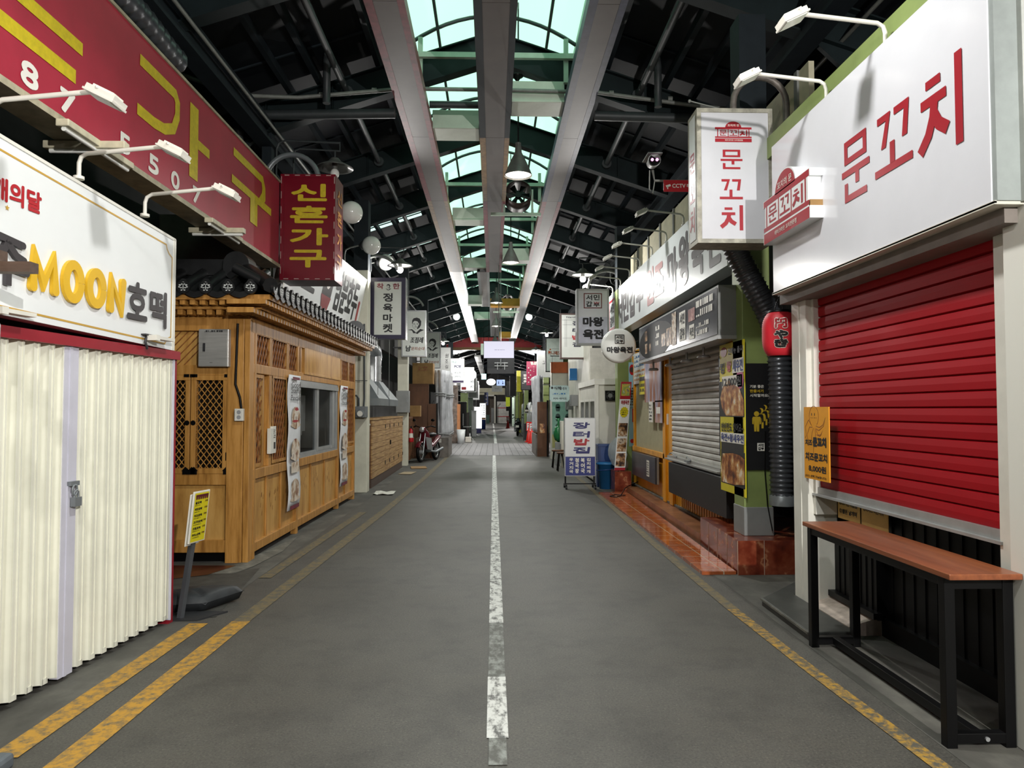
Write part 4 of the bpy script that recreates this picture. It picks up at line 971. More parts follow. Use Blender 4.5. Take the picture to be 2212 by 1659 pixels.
# menu stand and its weight
t = thing('menu_stand', 'yellow price board on a slanting grey pole with flat foot plate', 'menu stand', (-2.26, 5.42, 0), 0)
b = MB(); b.add([(-2.60, 5.2, 0), (-2.10, 5.2, 0), (-1.96, 5.42, 0), (-2.5, 5.42, 0), (-2.60, 5.2, .012), (-2.10, 5.2, .012), (-1.96, 5.42, .012), (-2.5, 5.42, .012)], [(0, 3, 2, 1), (4, 5, 6, 7), (0, 1, 5, 4), (1, 2, 6, 5), (2, 3, 7, 6), (3, 0, 4, 7)]); b.build('foot_plate', M_DARK, t)
b = MB(); b.bar((-2.235, 5.25, .01), (-2.19, 5.37, .66), .035, .035); b.build('pole', mat('grey_pole', '53565a', .45, .3), t)
BF = Fr((-2.185, 5.27, .54), (.2, .98, 0), (.10, 0, 1)); bw, bh = .17, .355
b = MB(); b.fbox(BF, -.012, bw + .012, -.01, bh + .012, -.012, 0); b.fbox(BF, -.014, bw - .02, -.03, bh - .01, -.032, -.024); b.build('board', M_WPAINT, t, .003)
b = MB(); b.rect(BF, 0, 0, bw, bh, .002); b.build('yellow_sheet', M_YPOST, t)
b = MB(); rows = (('꿀호떡', .1), ('씨앗호떡', .12), ('치즈호떡', .13), ('고구마호떡', .15), ('크림호떡', .13), ('아이스호떡', .14))
for i, (s_, wd_) in enumerate(rows):
    z = bh - .08 - i * .047; b.text(BF, s_, .01, z, .01 + wd_ * .72, z + .02, .05, .004); b.marks(BF, .01, z - .014, .01 + wd_ * .65, z - .006, 1, 0, .004, .6, i)
b.build('menu_lettering', M_INK, t)
b = MB()
for i in range(6): z = bh - .07 - i * .047; b.text(BF, '1500', .125, z, .16, z + .013, .03, .004)
for i in range(6): b.poly(BF, [(.012 + i * .025, bh - .03), (.032 + i * .025, bh - .03), (.032 + i * .025, bh - .042), (.022 + i * .025, bh - .05), (.012 + i * .025, bh - .042)], .004)
b.rect(BF, .01, bh - .03, .16, bh - .012, .0035); b.build('awning_print', mat('maroon_stripe', '5a1a22', .5), t)
b = MB(); n = 18; cx, cy = -2.28, 5.56
for sgn in (1, -1):
    vs = []
    for j in range(n + 1):
        for i in range(n + 1):
            u, v = i / n * 2 - 1, j / n * 2 - 1
            h = (1 - abs(u) ** 9) * (1 - abs(v) ** 9); q = .07 + (.05 * h ** .5 + .03 * (1 - u * u) * (1 - v * v) if sgn > 0 else -.07 * h ** .3) - (.014 if sgn > 0 and (abs(abs(u) - abs(v)) < .08 and abs(u) > .15) else 0)
            vs.append((cx + u * .235 + .08 * v, cy + v * .19 + .05 * u, max(.012, q)))
    b.add(vs, [((j * (n + 1) + i), (j * (n + 1) + i + 1), ((j + 1) * (n + 1) + i + 1), ((j + 1) * (n + 1) + i)) for j in range(n) for i in range(n)], 0, True)
tag(b.build('weight_cushion', M_RUB, None, loc=(cx, cy, 0)), 'dusty black rubber weight cushion lying behind the menu stand', 'weight')
t = thing('paper_poster', 'narrow yellow and red poster on the stall side wall by the red post', 'poster', F.p(2.66, .42, -.16))
b = MB(); ps = Fr(F.p(2.662, .42, -.16), -F.n, (0, 0, 1)); ps = Fr(F.p(2.655, .40, -.02), (.995, .0, 0), (0, 0, 1))
b.fbox(ps, 0, .055, 0, .60, -.006, .0); b.build('sheet', M_YPOST, t)
b = MB(); b.rect(ps, 0, .48, .055, .6, .001); b.text(ps, '즈', .0, .36, .04, .44, .05, .002); b.build('red_print', M_RINK, t)
b = MB(); b.rect(ps, .01, .1, .045, .14, .002); b.build('black_print', M_INK, t)
b = MB(); b.box(-2.16, -2.0, 2.92, 3.12, 0, .07); tag(b.build('kerb_block', mat('grey_block', '5d646a', .7, 0, .1, 8), None, .02), 'grey block end at the bottom left corner of the photo', 'block')

# white walnut sign behind the box sign, leaning out at the top
W0 = V((-2.80, 9.5, 3.03))
WF = Fr(W0, (.3, 3.6, -.12), V((.2, 0, .94)))
t = thing('shop_sign', 'white walnut pastry sign leaning out above the tiled kiosk roof', 'sign', (-2.6, 11.3, 3.0))
b = MB(); b.fbox(WF, 0, 3.61, 0, .98, -.12, 0); b.build('panel', M_WHITE, t)
b = MB(); b.fbox(WF, -.02, .03, -.02, 1.0, -.13, .006); b.build('end_cap', M_WPAINT, t)
b = MB()
b.text(WF, '은', .5, .22, 1.22, .78, .035, .004); b.text(WF, '남문호두', 2.06, .16, 3.32, .84, .03, .004); b.build('black_lettering', M_INK, t)
b = MB(); b.disc(WF, 1.68, .62, .2, .004, 0, 20, .2); b.poly(WF, [(1.45, .62), (1.91, .62), (1.89, .3), (1.47, .3)], .004); b.build('hair_print', M_INK2, t)
b = MB(); b.disc(WF, 1.68, .58, .12, .006, 0, 20, .17); b.build('face_print', mat('pale_face_print', 'e3dcd8', .5), t)
b = MB(); b.poly(WF, [(1.45, .3), (1.91, .3), (1.83, .1), (1.68, .04), (1.53, .1)], .006); b.build('dress_print', mat('dusky_red_print', '8a3a3e', .5), t)
b = MB(); b.disc(WF, 1.63, .62, .012, .008); b.disc(WF, 1.73, .62, .012, .008); b.stroke(WF, [(1.62, .5), (1.68, .475), (1.74, .5)], .012, .008); b.stroke(WF, [(1.68, .6), (1.69, .545)], .008, .008); b.build('face_lines', M_INK, t)
b = MB(); b.poly(WF, [(3.38, .2), (3.43, .17), (3.48, .2), (3.48, .52), (3.43, .55), (3.38, .52)], .004); b.build('seal_print', M_CRIM, t)
b = MB(); b.tube([(-2.52, 12.3, 2.9), (-2.5, 12.35, 2.75), (-2.55, 12.4, 2.68)], .02, 8); b.build('cable_stub', M_BLACK, t)
# ================================================================== left row beyond the kiosk
t = thing('gas_meter', 'grey gas meter with pipes on the wall right of the wooden kiosk', 'gas meter', (-2.36, 12.9, 1.33))
b = MB(); b.box(-2.45, -2.27, 12.85, 13.099, 1.36, 1.56); b.cyl((-2.36, 12.86, 1.43), (-2.36, 12.80, 1.43), .07, .06, 18); b.build('meter_body', M_STEELG, t, .006)
b = MB(); b.cyl((-2.36, 12.80, 1.43), (-2.36, 12.795, 1.43), .05, None, 16); b.build('dial', M_WPAINT, t)
b = MB(); b.tube([(-2.40, 12.9, 1.56), (-2.40, 12.9, 1.7), (-2.44, 12.9, 1.75), (-2.56, 12.9, 1.76)], .017, 8); b.tube([(-2.31, 12.9, 1.56), (-2.31, 12.95, 1.7), (-2.33, 13.0, 3.05)], .017, 8); b.tube([(-2.5, 12.9, 1.6), (-2.5, 12.95, 3.0)], .014, 8)
b.bar((-2.56, 12.9, 2.02), (-2.25, 12.9, 2.02), .012); b.build('pipes', M_PIPE, t)
t = thing('wall_panel', 'grey shop wall sheet beside the cream column and gas meter', 'wall panel', (-2.9, 13, 0), 0, None, 'structure')
b = MB(); b.box(-3.6, -2.5, 13.02, 13.1, 0, 2.95); b.build('sheet', mat('grey_wall_sheet', '8b887e', .6, 0, .1, 3), t)
# cedar cabinet row
t = thing('wooden_cabinet', 'long cedar board cabinet row with black hinges beside the lane', 'cabinet', (-2.45, 16.2, 0))
CF = Fr((-2.31, 13.8, 0), (-.04, 4.95, 0))
b = MB(); b.fbox(CF, 0, 4.95, .16, 1.30, -.30, -.02); b.build('carcass', M_SLATD, t)
b = MB(); b.fbox(CF, -.0, 4.95, 0, .17, -.28, -.01); b.build('plinth', mat('dark_brown_plinth', '4a372c', .6), t)
b = MB(); b.fbox(CF, -.02, 4.97, 1.30, 1.335, -.32, .02); b.build('top_board', M_SLAT, t)
for a0, a1 in ((.0, 1.78), (1.79, 2.48), (2.49, 3.2), (3.21, 4.1), (4.11, 4.95)):
    b = MB()
    for k in range(10): b.fbox(CF, a0 + .006, a1 - .006, .18 + k * .112, .285 + k * .112, -.02, .004)
    d = b.build('door', M_SLAT, t)
    b = MB()
    for z in (.33, 1.1): b.fbox(CF, a1 - .05, a1 + .02, z, z + .08, .004, .012)
    each(b, 'hinge', M_BLACK, d)
b = MB(); b.fbox(CF, 2.5, 2.53, .72, .82, .004, .03); b.build('padlock', M_BLACK, t)
sgn_ = FY(-2.6, 13.79, 0)
b = MB()
b.rect(Fr((-2.4, 13.79, 1.2), (1, 0, 0)), 0, 0, .06, .03, .002); b.build('paper_tag', M_WPAINT, t)
# hoods
for i, (y, lab) in enumerate(((13.9, 'grey sheet metal extractor hood nearer the cream column'), (15.4, 'grey sheet metal extractor hood farther from the cream column'))):
    t = thing('extractor_hood', lab, 'hood', (-2.55, y + .6, 1.58), 0, 'extractor hoods over the cedar cabinets')
    b = MB(); y1 = y + 1.3
    vs = [(-2.95, y, 1.58), (-2.2, y, 1.58), (-2.2, y1, 1.58), (-2.95, y1, 1.58), (-2.95, y, 1.72), (-2.2, y, 1.72), (-2.2, y1, 1.72), (-2.95, y1, 1.72), (-2.75, y + .35, 2.12), (-2.5, y + .35, 2.12), (-2.5, y1 - .35, 2.12), (-2.75, y1 - .35, 2.12)]
    b.add(vs, [(0, 1, 5, 4), (1, 2, 6, 5), (2, 3, 7, 6), (3, 0, 4, 7), (4, 5, 9, 8), (5, 6, 10, 9), (6, 7, 11, 10), (7, 4, 8, 11), (8, 9, 10, 11)]); b.build('hood', M_STEELG, t)
    b = MB(); b.cyl((-2.62, y + .65, 2.1), (-2.62, y + .65, 2.69), .13, None, 16)
    for z in (2.15, 2.3, 2.45, 2.6): b.cyl((-2.62, y + .65, z), (-2.62, y + .65, z + .02), .14, None, 16)
    b.build('duct', M_CHROME, t)
    b = MB()
    for dx in (-.25, .25): b.cyl((-2.5 + dx, y + .2, 1.75), (-2.5 + dx, y + .2, 3.9), .006, None, 5)
    b.build('hanger_rod', M_PIPEL, t)
    b = MB(); b.box(-2.9, -2.25, y + .1, y + 1.2, 1.585, 1.6); b.build('filter', M_SS, t)
t = thing('exhaust_duct', 'fat round grey duct running over the extractor hoods', 'duct', (-2.6, 14.5, 2.85))
b = MB(); b.tube([(-2.7, 13.5, 2.95), (-2.66, 14.2, 2.92), (-2.62, 15.3, 2.86), (-2.62, 16.0, 2.80), (-2.62, 16.1, 2.65)], .14, 14); b.build('duct', M_STEELG, t)
b = MB(); b.box(-3.4, -3.1, 14, 18.6, 0, 3.2); tag(b.build('back_board', M_WALL, None, loc=(-3.2, 16, 0)), 'dark kitchen back wall behind the extractor hoods', 'wall panel', None, 'structure')
t = thing('light_panel', 'bright white serving hatch panels under the extractor hoods', 'hatch', (-2.95, 16, 1.36))
b = MB(); b.box(-3.08, -3.04, 14.2, 15.6, 1.36, 1.56); b.box(-3.08, -3.04, 15.75, 17.6, 1.36, 1.58); b.box(-3.08, -3.04, 14.8, 16, 2.05, 2.5); each(b, 'panel', glow('lit_hatch', (1, .98, .92), .75), t)
b = MB()
for y in (14.2, 14.66, 15.12, 15.58, 16.6): b.box(-3.04, -3.02, y, y + .03, 1.36, 1.58)
each(b, 'bar', M_DARK, t)
t = thing('meter_cabinet', 'grey metal cabinet box hung on the second cream column', 'metal box', (-2.3, 19.1, 1.45))
b = MB(); b.box(-2.56, -2.22, 19.0, 19.24, 1.42, 2.0); b.build('body', M_GREYB, t, .006)
b = MB(); b.box(-2.55, -2.23, 18.985, 19.0, 1.43, 1.99); d = b.build('door', M_GREYB, t)
b = MB(); b.box(-2.28, -2.25, 18.97, 18.985, 1.7, 1.76); b.build('handle', M_CHROME, d)
t = thing('crate_shelf', 'open slatted wooden crate cabinet beyond the cedar doors', 'crate', (-2.4, 20.2, 0))
b = MB(); b.box(-2.62, -2.56, 19.3, 21.1, .2, 1.25); b.box(-2.62, -2.32, 19.3, 21.1, 1.25, 1.30); b.box(-2.62, -2.32, 19.3, 21.1, .1, .2)
for y in (19.3, 19.75, 20.2, 20.65, 21.05): b.box(-2.36, -2.31, y, y + .09, .2, 1.25)
b.box(-2.62, -2.32, 19.3, 19.34, .1, 1.3); b.build('crate', M_SLATD, t)
t = thing('fire_extinguisher', 'red fire extinguisher hanging on the crate cabinet behind the motorcycle', 'fire extinguisher', (-2.22, 19.6, .75))
b = MB(); b.lathe([(0, 0), (.06, .0), (.065, .03), (.065, .3), (.04, .36), (.02, .38), (0, .38)], (-2.22, 19.6, .62), n=16); b.build('cylinder', MT['signal_red'], t)
b = MB(); b.box(-2.24, -2.2, 19.57, 19.63, 1.0, 1.05); b.tube([(-2.22, 19.58, 1.02), (-2.16, 19.56, .95), (-2.15, 19.55, .75)], .01, 6); b.build('valve', M_BLACK, t)
b = MB(); b.lathe([(.066, .12), (.066, .24)], (-2.22, 19.6, .62), n=16); b.build('paper_label', M_WPAINT, t)
b = MB(); b.box(-2.42, -2.12, 21.0, 21.3, 1.30, 1.62); tag(b.build('cardboard_box', M_CARD, None, .004, loc=(-2.27, 21.1, 1.3)), 'small brown box standing on the crate cabinet', 'box')
# motorcycle (nose towards the viewer)
def motorcycle(name, lab, loc, rz, body, scale=1.0):
    t = thing(name, lab, 'motorcycle', loc, rz); t.scale = (scale,) * 3
    for nm, y in (('front_wheel', -.62), ('rear_wheel', .58)):
        b = MB(); n = 28
        b.tube([(0, y + .25 * math.cos(2 * PI * i / n), .295 + .25 * math.sin(2 * PI * i / n)) for i in range(n)], .045, 10, 0, True); w = b.build(nm, M_BLACK, t, local=True)
        b = MB(); b.tube([(0, y + .205 * math.cos(2 * PI * i / n), .295 + .205 * math.sin(2 * PI * i / n)) for i in range(n)], .014, 8, 0, True); b.cyl((-.05, y, .295), (.05, y, .295), .05, None, 14)
        for k in range(14): b.bar((.02 * (-1) ** k, y, .295), (0, y + .2 * math.cos(2 * PI * k / 14), .295 + .2 * math.sin(2 * PI * k / 14)), .005)
        b.build('spokes', M_CHROME, w, local=True)
    b = MB()
    for x in (-.075, .075): b.tube([(x, -.62, .295), (x, -.55, .55), (x * .9, -.45, .85)], .018, 8)
    b.build('fork', M_CHROME, t, local=True)
    b = MB(); n = 10
    vs = [(xx * .075, -.62 + .32 * math.cos(math.radians(20 + 130 * i / n)), .295 + .32 * math.sin(math.radians(20 + 130 * i / n)) - abs(xx) * .03) for i in range(n + 1) for xx in (-1, -.5, .5, 1)]
    b.add(vs, [(i * 4 + j, i * 4 + j + 1, i * 4 + j + 5, i * 4 + j + 4) for i in range(n) for j in range(3)], 0, True); m_ = b.build('mudguard', body, t, local=True); sm_ = m_.modifiers.new('t', 'SOLIDIFY'); sm_.thickness = .008
    b = MB(); prof = [(-.47, .92, .10, .07), (-.40, .8, .17, .10), (-.30, .55, .20, .13), (-.12, .42, .15, .1), (.15, .45, .12, .1), (.45, .58, .13, .1), (.75, .68, .1, .06)]
    n = 14; vs = []
    for y, z, hx, hz in prof:
        for i in range(n): a = 2 * PI * i / n; vs.append((hx * math.cos(a), y + .03 * math.sin(a), z + hz * math.sin(a)))
    b.add(vs, [(i * n + j, i * n + (j + 1) % n, (i + 1) * n + (j + 1) % n, (i + 1) * n + j) for i in range(len(prof) - 1) for j in range(n)], 0, True); b.add(vs[:n], [tuple(range(n))[::-1]]); b.add(vs[-n:], [tuple(range(n))]); b.build('body_shell', body, t, local=True)
    b = MB()
    for sx in (-1, 1): b.add([(sx * .1, -.5, .72), (sx * .24, -.42, .68), (sx * .23, -.3, .34), (sx * .1, -.36, .36), (sx * .11, -.47, .72), (sx * .235, -.39, .68), (sx * .225, -.27, .34), (sx * .11, -.33, .36)], [(0, 1, 2, 3), (7, 6, 5, 4), (0, 4, 5, 1), (1, 5, 6, 2), (2, 6, 7, 3), (3, 7, 4, 0)])
    b.build('leg_shield', M_CHROME, t, local=True)
    b = MB(); b.ball((0, .2, .76), .3, n=18, sq=(.42, 1.15, .25)); b.build('seat', M_BLACK, t, local=True)
    b = MB(); b.ball((0, -.5, .93), .1, n=16, sq=(1.1, .9, .9)); h = b.build('headlight', body, t, local=True)
    b = MB(); b.lathe([(0, 0), (.05, .005), (.072, .02), (.078, .04)], (0, -.60, .93), (0, 1, 0), 18); b.build('lens', M_CHROME, h, local=True)
    b = MB(); b.tube([(-.33, -.33, 1.0), (-.24, -.42, 1.03), (-.08, -.46, .99), (.08, -.46, .99), (.24, -.42, 1.03), (.33, -.33, 1.0)], .013, 8)
    for sx in (-1, 1): b.tube([(sx * .33, -.33, 1.0), (sx * .24, -.42, 1.03)], .02, 8); b.tube([(sx * .22, -.42, 1.03), (sx * .28, -.44, 1.16)], .006, 6); b.ball((sx * .29, -.44, 1.2), .06, n=12, sq=(1, .25, .7))
    b.build('handlebar', M_BLACK, t, local=True)
    b = MB(); b.ball((0, -.02, .36), .14, n=14, sq=(.8, 1.3, .8)); b.tube([(.1, -.1, .3), (.14, .2, .26), (.15, .75, .34)], [.025, .035, .045], 10); b.build('engine', M_STEELG, t, local=True)
    b = MB(); b.box(-.09, .09, .80, .81, .5, .62); b.build('number_plate', M_WPAINT, t, local=True)
    b = MB(); b.bar((-.05, 0, .25), (-.2, .05, .02), .02); b.build('side_stand', M_BLACK, t, local=True)
    return t
motorcycle('motorcycle', 'maroon step-through motorcycle parked by the brown plywood, facing the viewer', (-1.88, 21.12, 0), math.radians(-16), mat('maroon_paint', '5d1420', .22, 0, .04, 3, 0, (1, 1, 1), .4))
motorcycle('scooter', 'dark scooter parked on the right beyond the traffic cones, seen from behind', (1.42, 41.2, 0), math.radians(176), mat('dark_scooter_paint', '222326', .25))
# plywood, carton, tarpaulin
t = thing('plywood_partition', 'brown plywood partition closing a stall behind the motorcycle', 'partition', (-2.1, 22.2, 0))
b = MB(); b.box(-2.6, -1.98, 22.2, 22.24, 0, 2.3); b.build('sheet', M_PLY, t); b = MB(); b.box(-2.0, -1.74, 22.14, 22.18, 0, 1.68); b.build('sheet', M_PLY, t)
b = MB(); b.box(-1.74, -1.70, 22.1, 22.3, 0, 1.7); b.build('edge_post', M_BLACK, t)
t = thing('cardboard_box', 'large brown carton lying on top of the plywood partition', 'carton', (-2.15, 22.6, 2.3))
b = MB(); b.box(-2.5, -1.86, 22.3, 22.9, 2.3, 2.95); b.build('carton', M_CARD, t, .006)
b = MB(); f_ = FY(-2.5, 22.3, 2.3); b.marks(f_, .2, .4, .5, .55, 2, 0, .003, .6, 9); b.build('printed_marks', M_BROWN, t)
b = MB(); b.box(-2.5, -2.35, 22.9, 23.6, 2.29, 2.33); b.build('strap', M_BROWN, t)
def tarp(name, lab, pts, z0, z1, loc, m, parent_fold=.06, seed=3):
    rnd = random.Random(seed); b = MB(); nz = 14; P = []
    for (x0, y0), (x1, y1) in zip(pts[:-1], pts[1:]):
        for k in range(8): P.append((x0 + (x1 - x0) * k / 8, y0 + (y1 - y0) * k / 8))
    P.append(pts[-1]); n = len(P)
    vs = [(x + parent_fold * math.sin(i * 1.9 + j * .2) + .02 * rnd.random(), y + parent_fold * math.cos(i * 1.3 + j * .15), z0 + (z1 - z0) * j / nz) for j in range(nz + 1) for i, (x, y) in enumerate(P)]
    b.add(vs, [(j * n + i, j * n + i + 1, (j + 1) * n + i + 1, (j + 1) * n + i) for j in range(nz) for i in range(n - 1)], 0, True)
    o = b.build(name, m, None, loc=loc); s_ = o.modifiers.new('t', 'SOLIDIFY'); s_.thickness = .012
    return tag(o, lab, 'tarpaulin')
tp = tarp('tarpaulin', 'white tarpaulin draped over a stall at the left edge of the crossing', [(-1.82, 22.78), (-1.58, 22.62), (-1.47, 23.2), (-1.42, 24.6)], .66, 2.75, (-1.6, 23, .55), M_TARP)
for z in (1.95, 2.02, .75): b = MB(); b.tube([(-1.84, 22.68, z), (-1.58, 22.52, z), (-1.40, 23.15, z - .05), (-1.34, 24.6, z)], .018, 6); b.build('rope', M_GREYB, tp)
b = MB(); b.box(-1.9, -1.4, 22.7, 24.6, 0, .62); tag(b.build('stall_counter', mat('weathered_board', '77706a', .7, 0, .2, 4), None, loc=(-1.65, 23.6, 0)), 'weathered board stall base under the white tarpaulin', 'stall base')
# bits of card and paper on the ground
for x0, x1, y0, y1, rz, lab in ((-2.12, -1.72, 18.3, 19.0, .15, 'flattened tan cardboard on the road, the larger piece'), (-2.16, -1.86, 16.7, 17.3, -.1, 'flattened beige cardboard lying by the cabinet foot')):
    b = MB(); b.box((x0 - x1) / 2, (x1 - x0) / 2, (y0 - y1) / 2, (y1 - y0) / 2, .008, .016); o = b.build('cardboard_sheet', M_CARD if 'tan' in lab else mat('pale_card', 'a8977a', .8), None); o.location = ((x0 + x1) / 2, (y0 + y1) / 2, 0); o.rotation_euler = (0, 0, rz); tag(o, lab, 'cardboard', 'cardboard on the ground')
b = MB(); rnd = random.Random(2); n = 5
b.add([(-2.13 + .09 * i + .02 * rnd.random(), 12.75 + .09 * j + .04 * i * (j - 2) * .2, .006 + .03 * rnd.random()) for j in range(n) for i in range(n)], [(j * n + i, j * n + i + 1, (j + 1) * n + i + 1, (j + 1) * n + i) for j in range(n - 1) for i in range(n - 1)])
o = b.build('paper_scrap', M_WPAINT, None, loc=(-1.95, 12.9, 0)); s_ = o.modifiers.new('t', 'SOLIDIFY'); s_.thickness = .003; tag(o, 'crumpled white paper scrap on the road by the cedar cabinet', 'paper')

# projecting signs, left row
GP = 'projecting box signs of the left row'
M_PALEF = mat('pale_sign_face', 'd5d8d2', .3, 0, .03, 3); M_GREYF = mat('grey_sign_face', '9c9e9b', .4, 0, .06, 3); M_NFR = mat('navy_frame', '2b2740', .35, 0, .1, 5)
def portrait(t, fr, cx, cz, s, hair=M_INK):
    b = MB(); P = lambda q: [(cx + x * s, cz + z * s) for x, z in q]
    b.poly(fr, P([(-.30, .05), (-.28, .30), (-.18, .44), (.05, .50), (.26, .42), (.38, .22), (.36, -.06), (.26, -.26), (.2, -.2), (.22, .05), (.10, .22), (-.10, .26), (-.22, .16), (-.26, .02)]), .005)
    b.poly(fr, P([(-.62, -.42), (-.3, -.36), (-.12, -.5), (.0, -.62), (.16, -.48), (.3, -.34), (.6, -.42), (.3, -.55), (.1, -.72), (-.02, -.66), (-.2, -.66), (-.3, -.46)]), .005)
    for x in (-.14, .1): b.poly(fr, P([(x - .07, .06), (x + .06, .075), (x + .07, .05), (x - .06, .035)]), .006); b.disc(fr, cx + x * s, cz - .0 * s, .03 * s, .006, 0, 10)
    b.stroke(fr, P([(-.03, .0), (-.07, -.12), (.01, -.13)]), .02 * s, .006); b.stroke(fr, P([(-.12, -.22), (.0, -.2), (.1, -.22)]), .03 * s, .006)
    b.poly(fr, P([(.2, -.02), (.12, -.2), (.06, -.32), (.12, -.36), (.24, -.26)]), .006); b.stroke(fr, P([(-.26, .0), (-.24, -.2), (-.12, -.34), (.02, -.38)]), .02 * s, .006)
    return b.build('portrait_print', hair, t)
t, fr, w, h = box_sign('projecting_sign', 'white box sign in a navy frame with vertical black letters and a small portrait', GP, -2.31, -1.65, 13.5, 2.83, 3.985, .22, M_NFR, M_PALEF, .075)
b = MB(); b.box(-1.655, -1.64, 13.49, 13.73, 2.82, 3.99); b.build('silver_edge', M_CHROME, t)
let(t, fr, [('착', .12, .94, .25, 1.05, .035), ('한', .42, .94, .55, 1.05, .035)], mat('maroon_ink', '7a2433', .4), 'maroon_lettering')
let(t, fr, [('정', .24, .70, .42, .865), ('육', .24, .51, .42, .665), ('마', .24, .32, .42, .47), ('켓', .24, .12, .42, .285)], M_INK, 'black_lettering', .04)
portrait(t, fr, .335, .985, .10)
b = MB(); b.tube(arc(-2.2, 4.0, .42, 20, 160, 14, 13.6), .03, 8); b.build('hoop_bracket', M_PIPEL, t)
for x0, x1, y, z0, z1, lab in ((-2.42, -1.77, 19.0, 2.9, 4.13, 'white box sign with a black ink portrait, nearer of the two alike'), (-2.5, -1.83, 25.0, 2.94, 4.21, 'white box sign with a black ink portrait, farther and half hidden')):
    t, fr, w, h = box_sign('projecting_sign', lab, GP, x0, x1, y, z0, z1, .2, M_CHROME, M_PALEF, .03)
    portrait(t, fr, .38, .86, .36)
    b = MB(); b.text(fr, '조점례', .22, .36, .56, .52, .03, .005, 0, .15); b.text(fr, '남', .1, .14, .24, .30, .04, .005, 0, .1); b.build('black_lettering', M_INK, t)
    b = MB(); b.text(fr, '문피순대', .25, .17, .6, .26, .02, .005, 0, .1); b.build('brown_lettering', M_BROWN, t)
    b = MB(); b.tube(arc(x0 + .2, z1, .38, 20, 150, 14, y + .1), .03, 8); b.build('hoop_bracket', M_PIPEL, t)
t, fr, w, h = box_sign('projecting_sign', 'dull grey box sign with brush lettering under the glaring lamp', GP, -2.45, -1.78, 30.0, 2.88, 4.1, .22, M_GREYF, M_GREYF, .02)
b = MB(); b.text(fr, '원', .44, .78, .58, .96, .02, .005, 0, .1); b.text(fr, '조', .44, .56, .58, .72, .02, .005); b.text(fr, '길', .44, .34, .58, .5, .02, .005); b.text(fr, '284-2972', .2, .08, .55, .15, .03, .005); b.build('lettering', M_INK, t)
M_LIT = glow('lit_sign_white', (.97, 1.0, 1.0), .9)
t, fr, w, h = box_sign('projecting_sign', 'glowing white lit box sign just past the crossing on the left', GP, -1.98, -1.32, 33, 2.72, 3.86, .25, M_WPAINT, M_LIT, .012)
let(t, fr, [('아고', .08, .92, .3, 1.02, .02)], mat('mint_ink', '7fc8b0', .5), 'mint_lettering'); let(t, fr, [('PC방', .2, .7, .52, .84, .04)], mat('violet_ink', '5b4a86', .5), 'violet_lettering'); let(t, fr, [('영업중', .2, .44, .5, .52, .02), ('OPEN', .16, .26, .5, .34, .02)], M_GREYB, 'grey_lettering')
b = MB(); b.rect(fr, .03, .02, .63, .12, .006); b.build('violet_band', mat('violet_band', '54456f', .5), t)
t, fr, w, h = box_sign('projecting_sign', 'second glowing white sign with a round lit emblem, behind the first', GP, -1.72, -1.0, 38, 2.5, 3.75, .22, M_WPAINT, M_LIT, .012)
b = MB(); b.disc(fr, .56, .85, .28, .012); b.build('round_emblem', M_LIT, t); let(t, fr, [('서', .5, .38, .68, .58, .02), ('시', .5, .12, .68, .32, .02)], M_DARK, 'grey_lettering'); b = MB(); b.rect(fr, .05, .05, .3, .2, .006); b.build('wine_patch', M_CRIM, t)
for i, (x0, x1, y, z0, z1) in enumerate(((-1.75, -1.0, 43, 2.55, 3.7), (-1.65, -1.05, 48, 2.3, 3.6), (-1.7, -1.05, 53, 2.3, 3.6), (-1.75, -1.1, 58, 2.3, 3.5))):
    t, fr, w, h = box_sign('projecting_sign', 'dark unlit box sign of the far left row, %s beyond the glowing ones' % ('first', 'second', 'third', 'fourth')[i], GP, x0, x1, y, z0, z1, .2, M_ALU, M_BLK2 if i % 2 == 0 else M_GREYF, .04)
# ================================================================== right row: the skewer shop
def mun(b, fr, a0, a1, z0, z1, c=.004, m=0):
    q = lambda p: [(a0 + x * (a1 - a0), z0 + z * (z1 - z0)) for x, z in p]
    def r(x0, zz0, x1, zz1): b.poly(fr, q([(x0, zz0), (x1, zz0), (x1, zz1), (x0, zz1)]), c, None, m)
    r(.10, .62, .22, 1); r(.78, .62, .90, 1); r(.22, .9, .78, 1); r(.22, .62, .78, .715)
    r(0, .42, 1, .525); r(.5, .24, .63, .42); r(.1, .0, .22, .31); r(.22, .0, .9, .105)
def kko(b, fr, a0, a1, z0, z1, c=.004, m=0):
    q = lambda p: [(a0 + x * (a1 - a0), z0 + z * (z1 - z0)) for x, z in p]
    p_ = lambda p: b.poly(fr, q(p), c, None, m)
    p_([(.08, .88), (.32, .88), (.32, 1), (.08, 1)]); p_([(.32, 1), (.32, .88), (.18, .44), (.31, .44), (.45, 1)]); p_([(.54, .88), (.80, .88), (.80, 1), (.54, 1)]); p_([(.80, 1), (.80, .88), (.74, .44), (.87, .44), (.93, 1)])
    p_([(.42, .12), (.55, .12), (.55, .48), (.42, .48)]); p_([(0, 0), (1, 0), (1, .125), (0, .125)])
def chi(b, fr, a0, a1, z0, z1, c=.004, m=0):
    q = lambda p: [(a0 + x * (a1 - a0), z0 + z * (z1 - z0)) for x, z in p]
    p_ = lambda p: b.poly(fr, q(p), c, None, m)
    p_([(.17, .80), (.5, .80), (.5, .905), (.17, .905)]); p_([(.05, .58), (.62, .58), (.62, .70), (.05, .70)])
    b.stroke(fr, q([(.36, .6), (.33, .44), (.22, .24), (.02, .07)]), .17 * (a1 - a0), c + .0004, m); b.stroke(fr, q([(.36, .45), (.45, .32), (.64, .2)]), .17 * (a1 - a0), c + .0008, m)
    c += .0003; p_([(.80, -.06), (.95, -.06), (.95, 1.0), (.80, 1.0)])
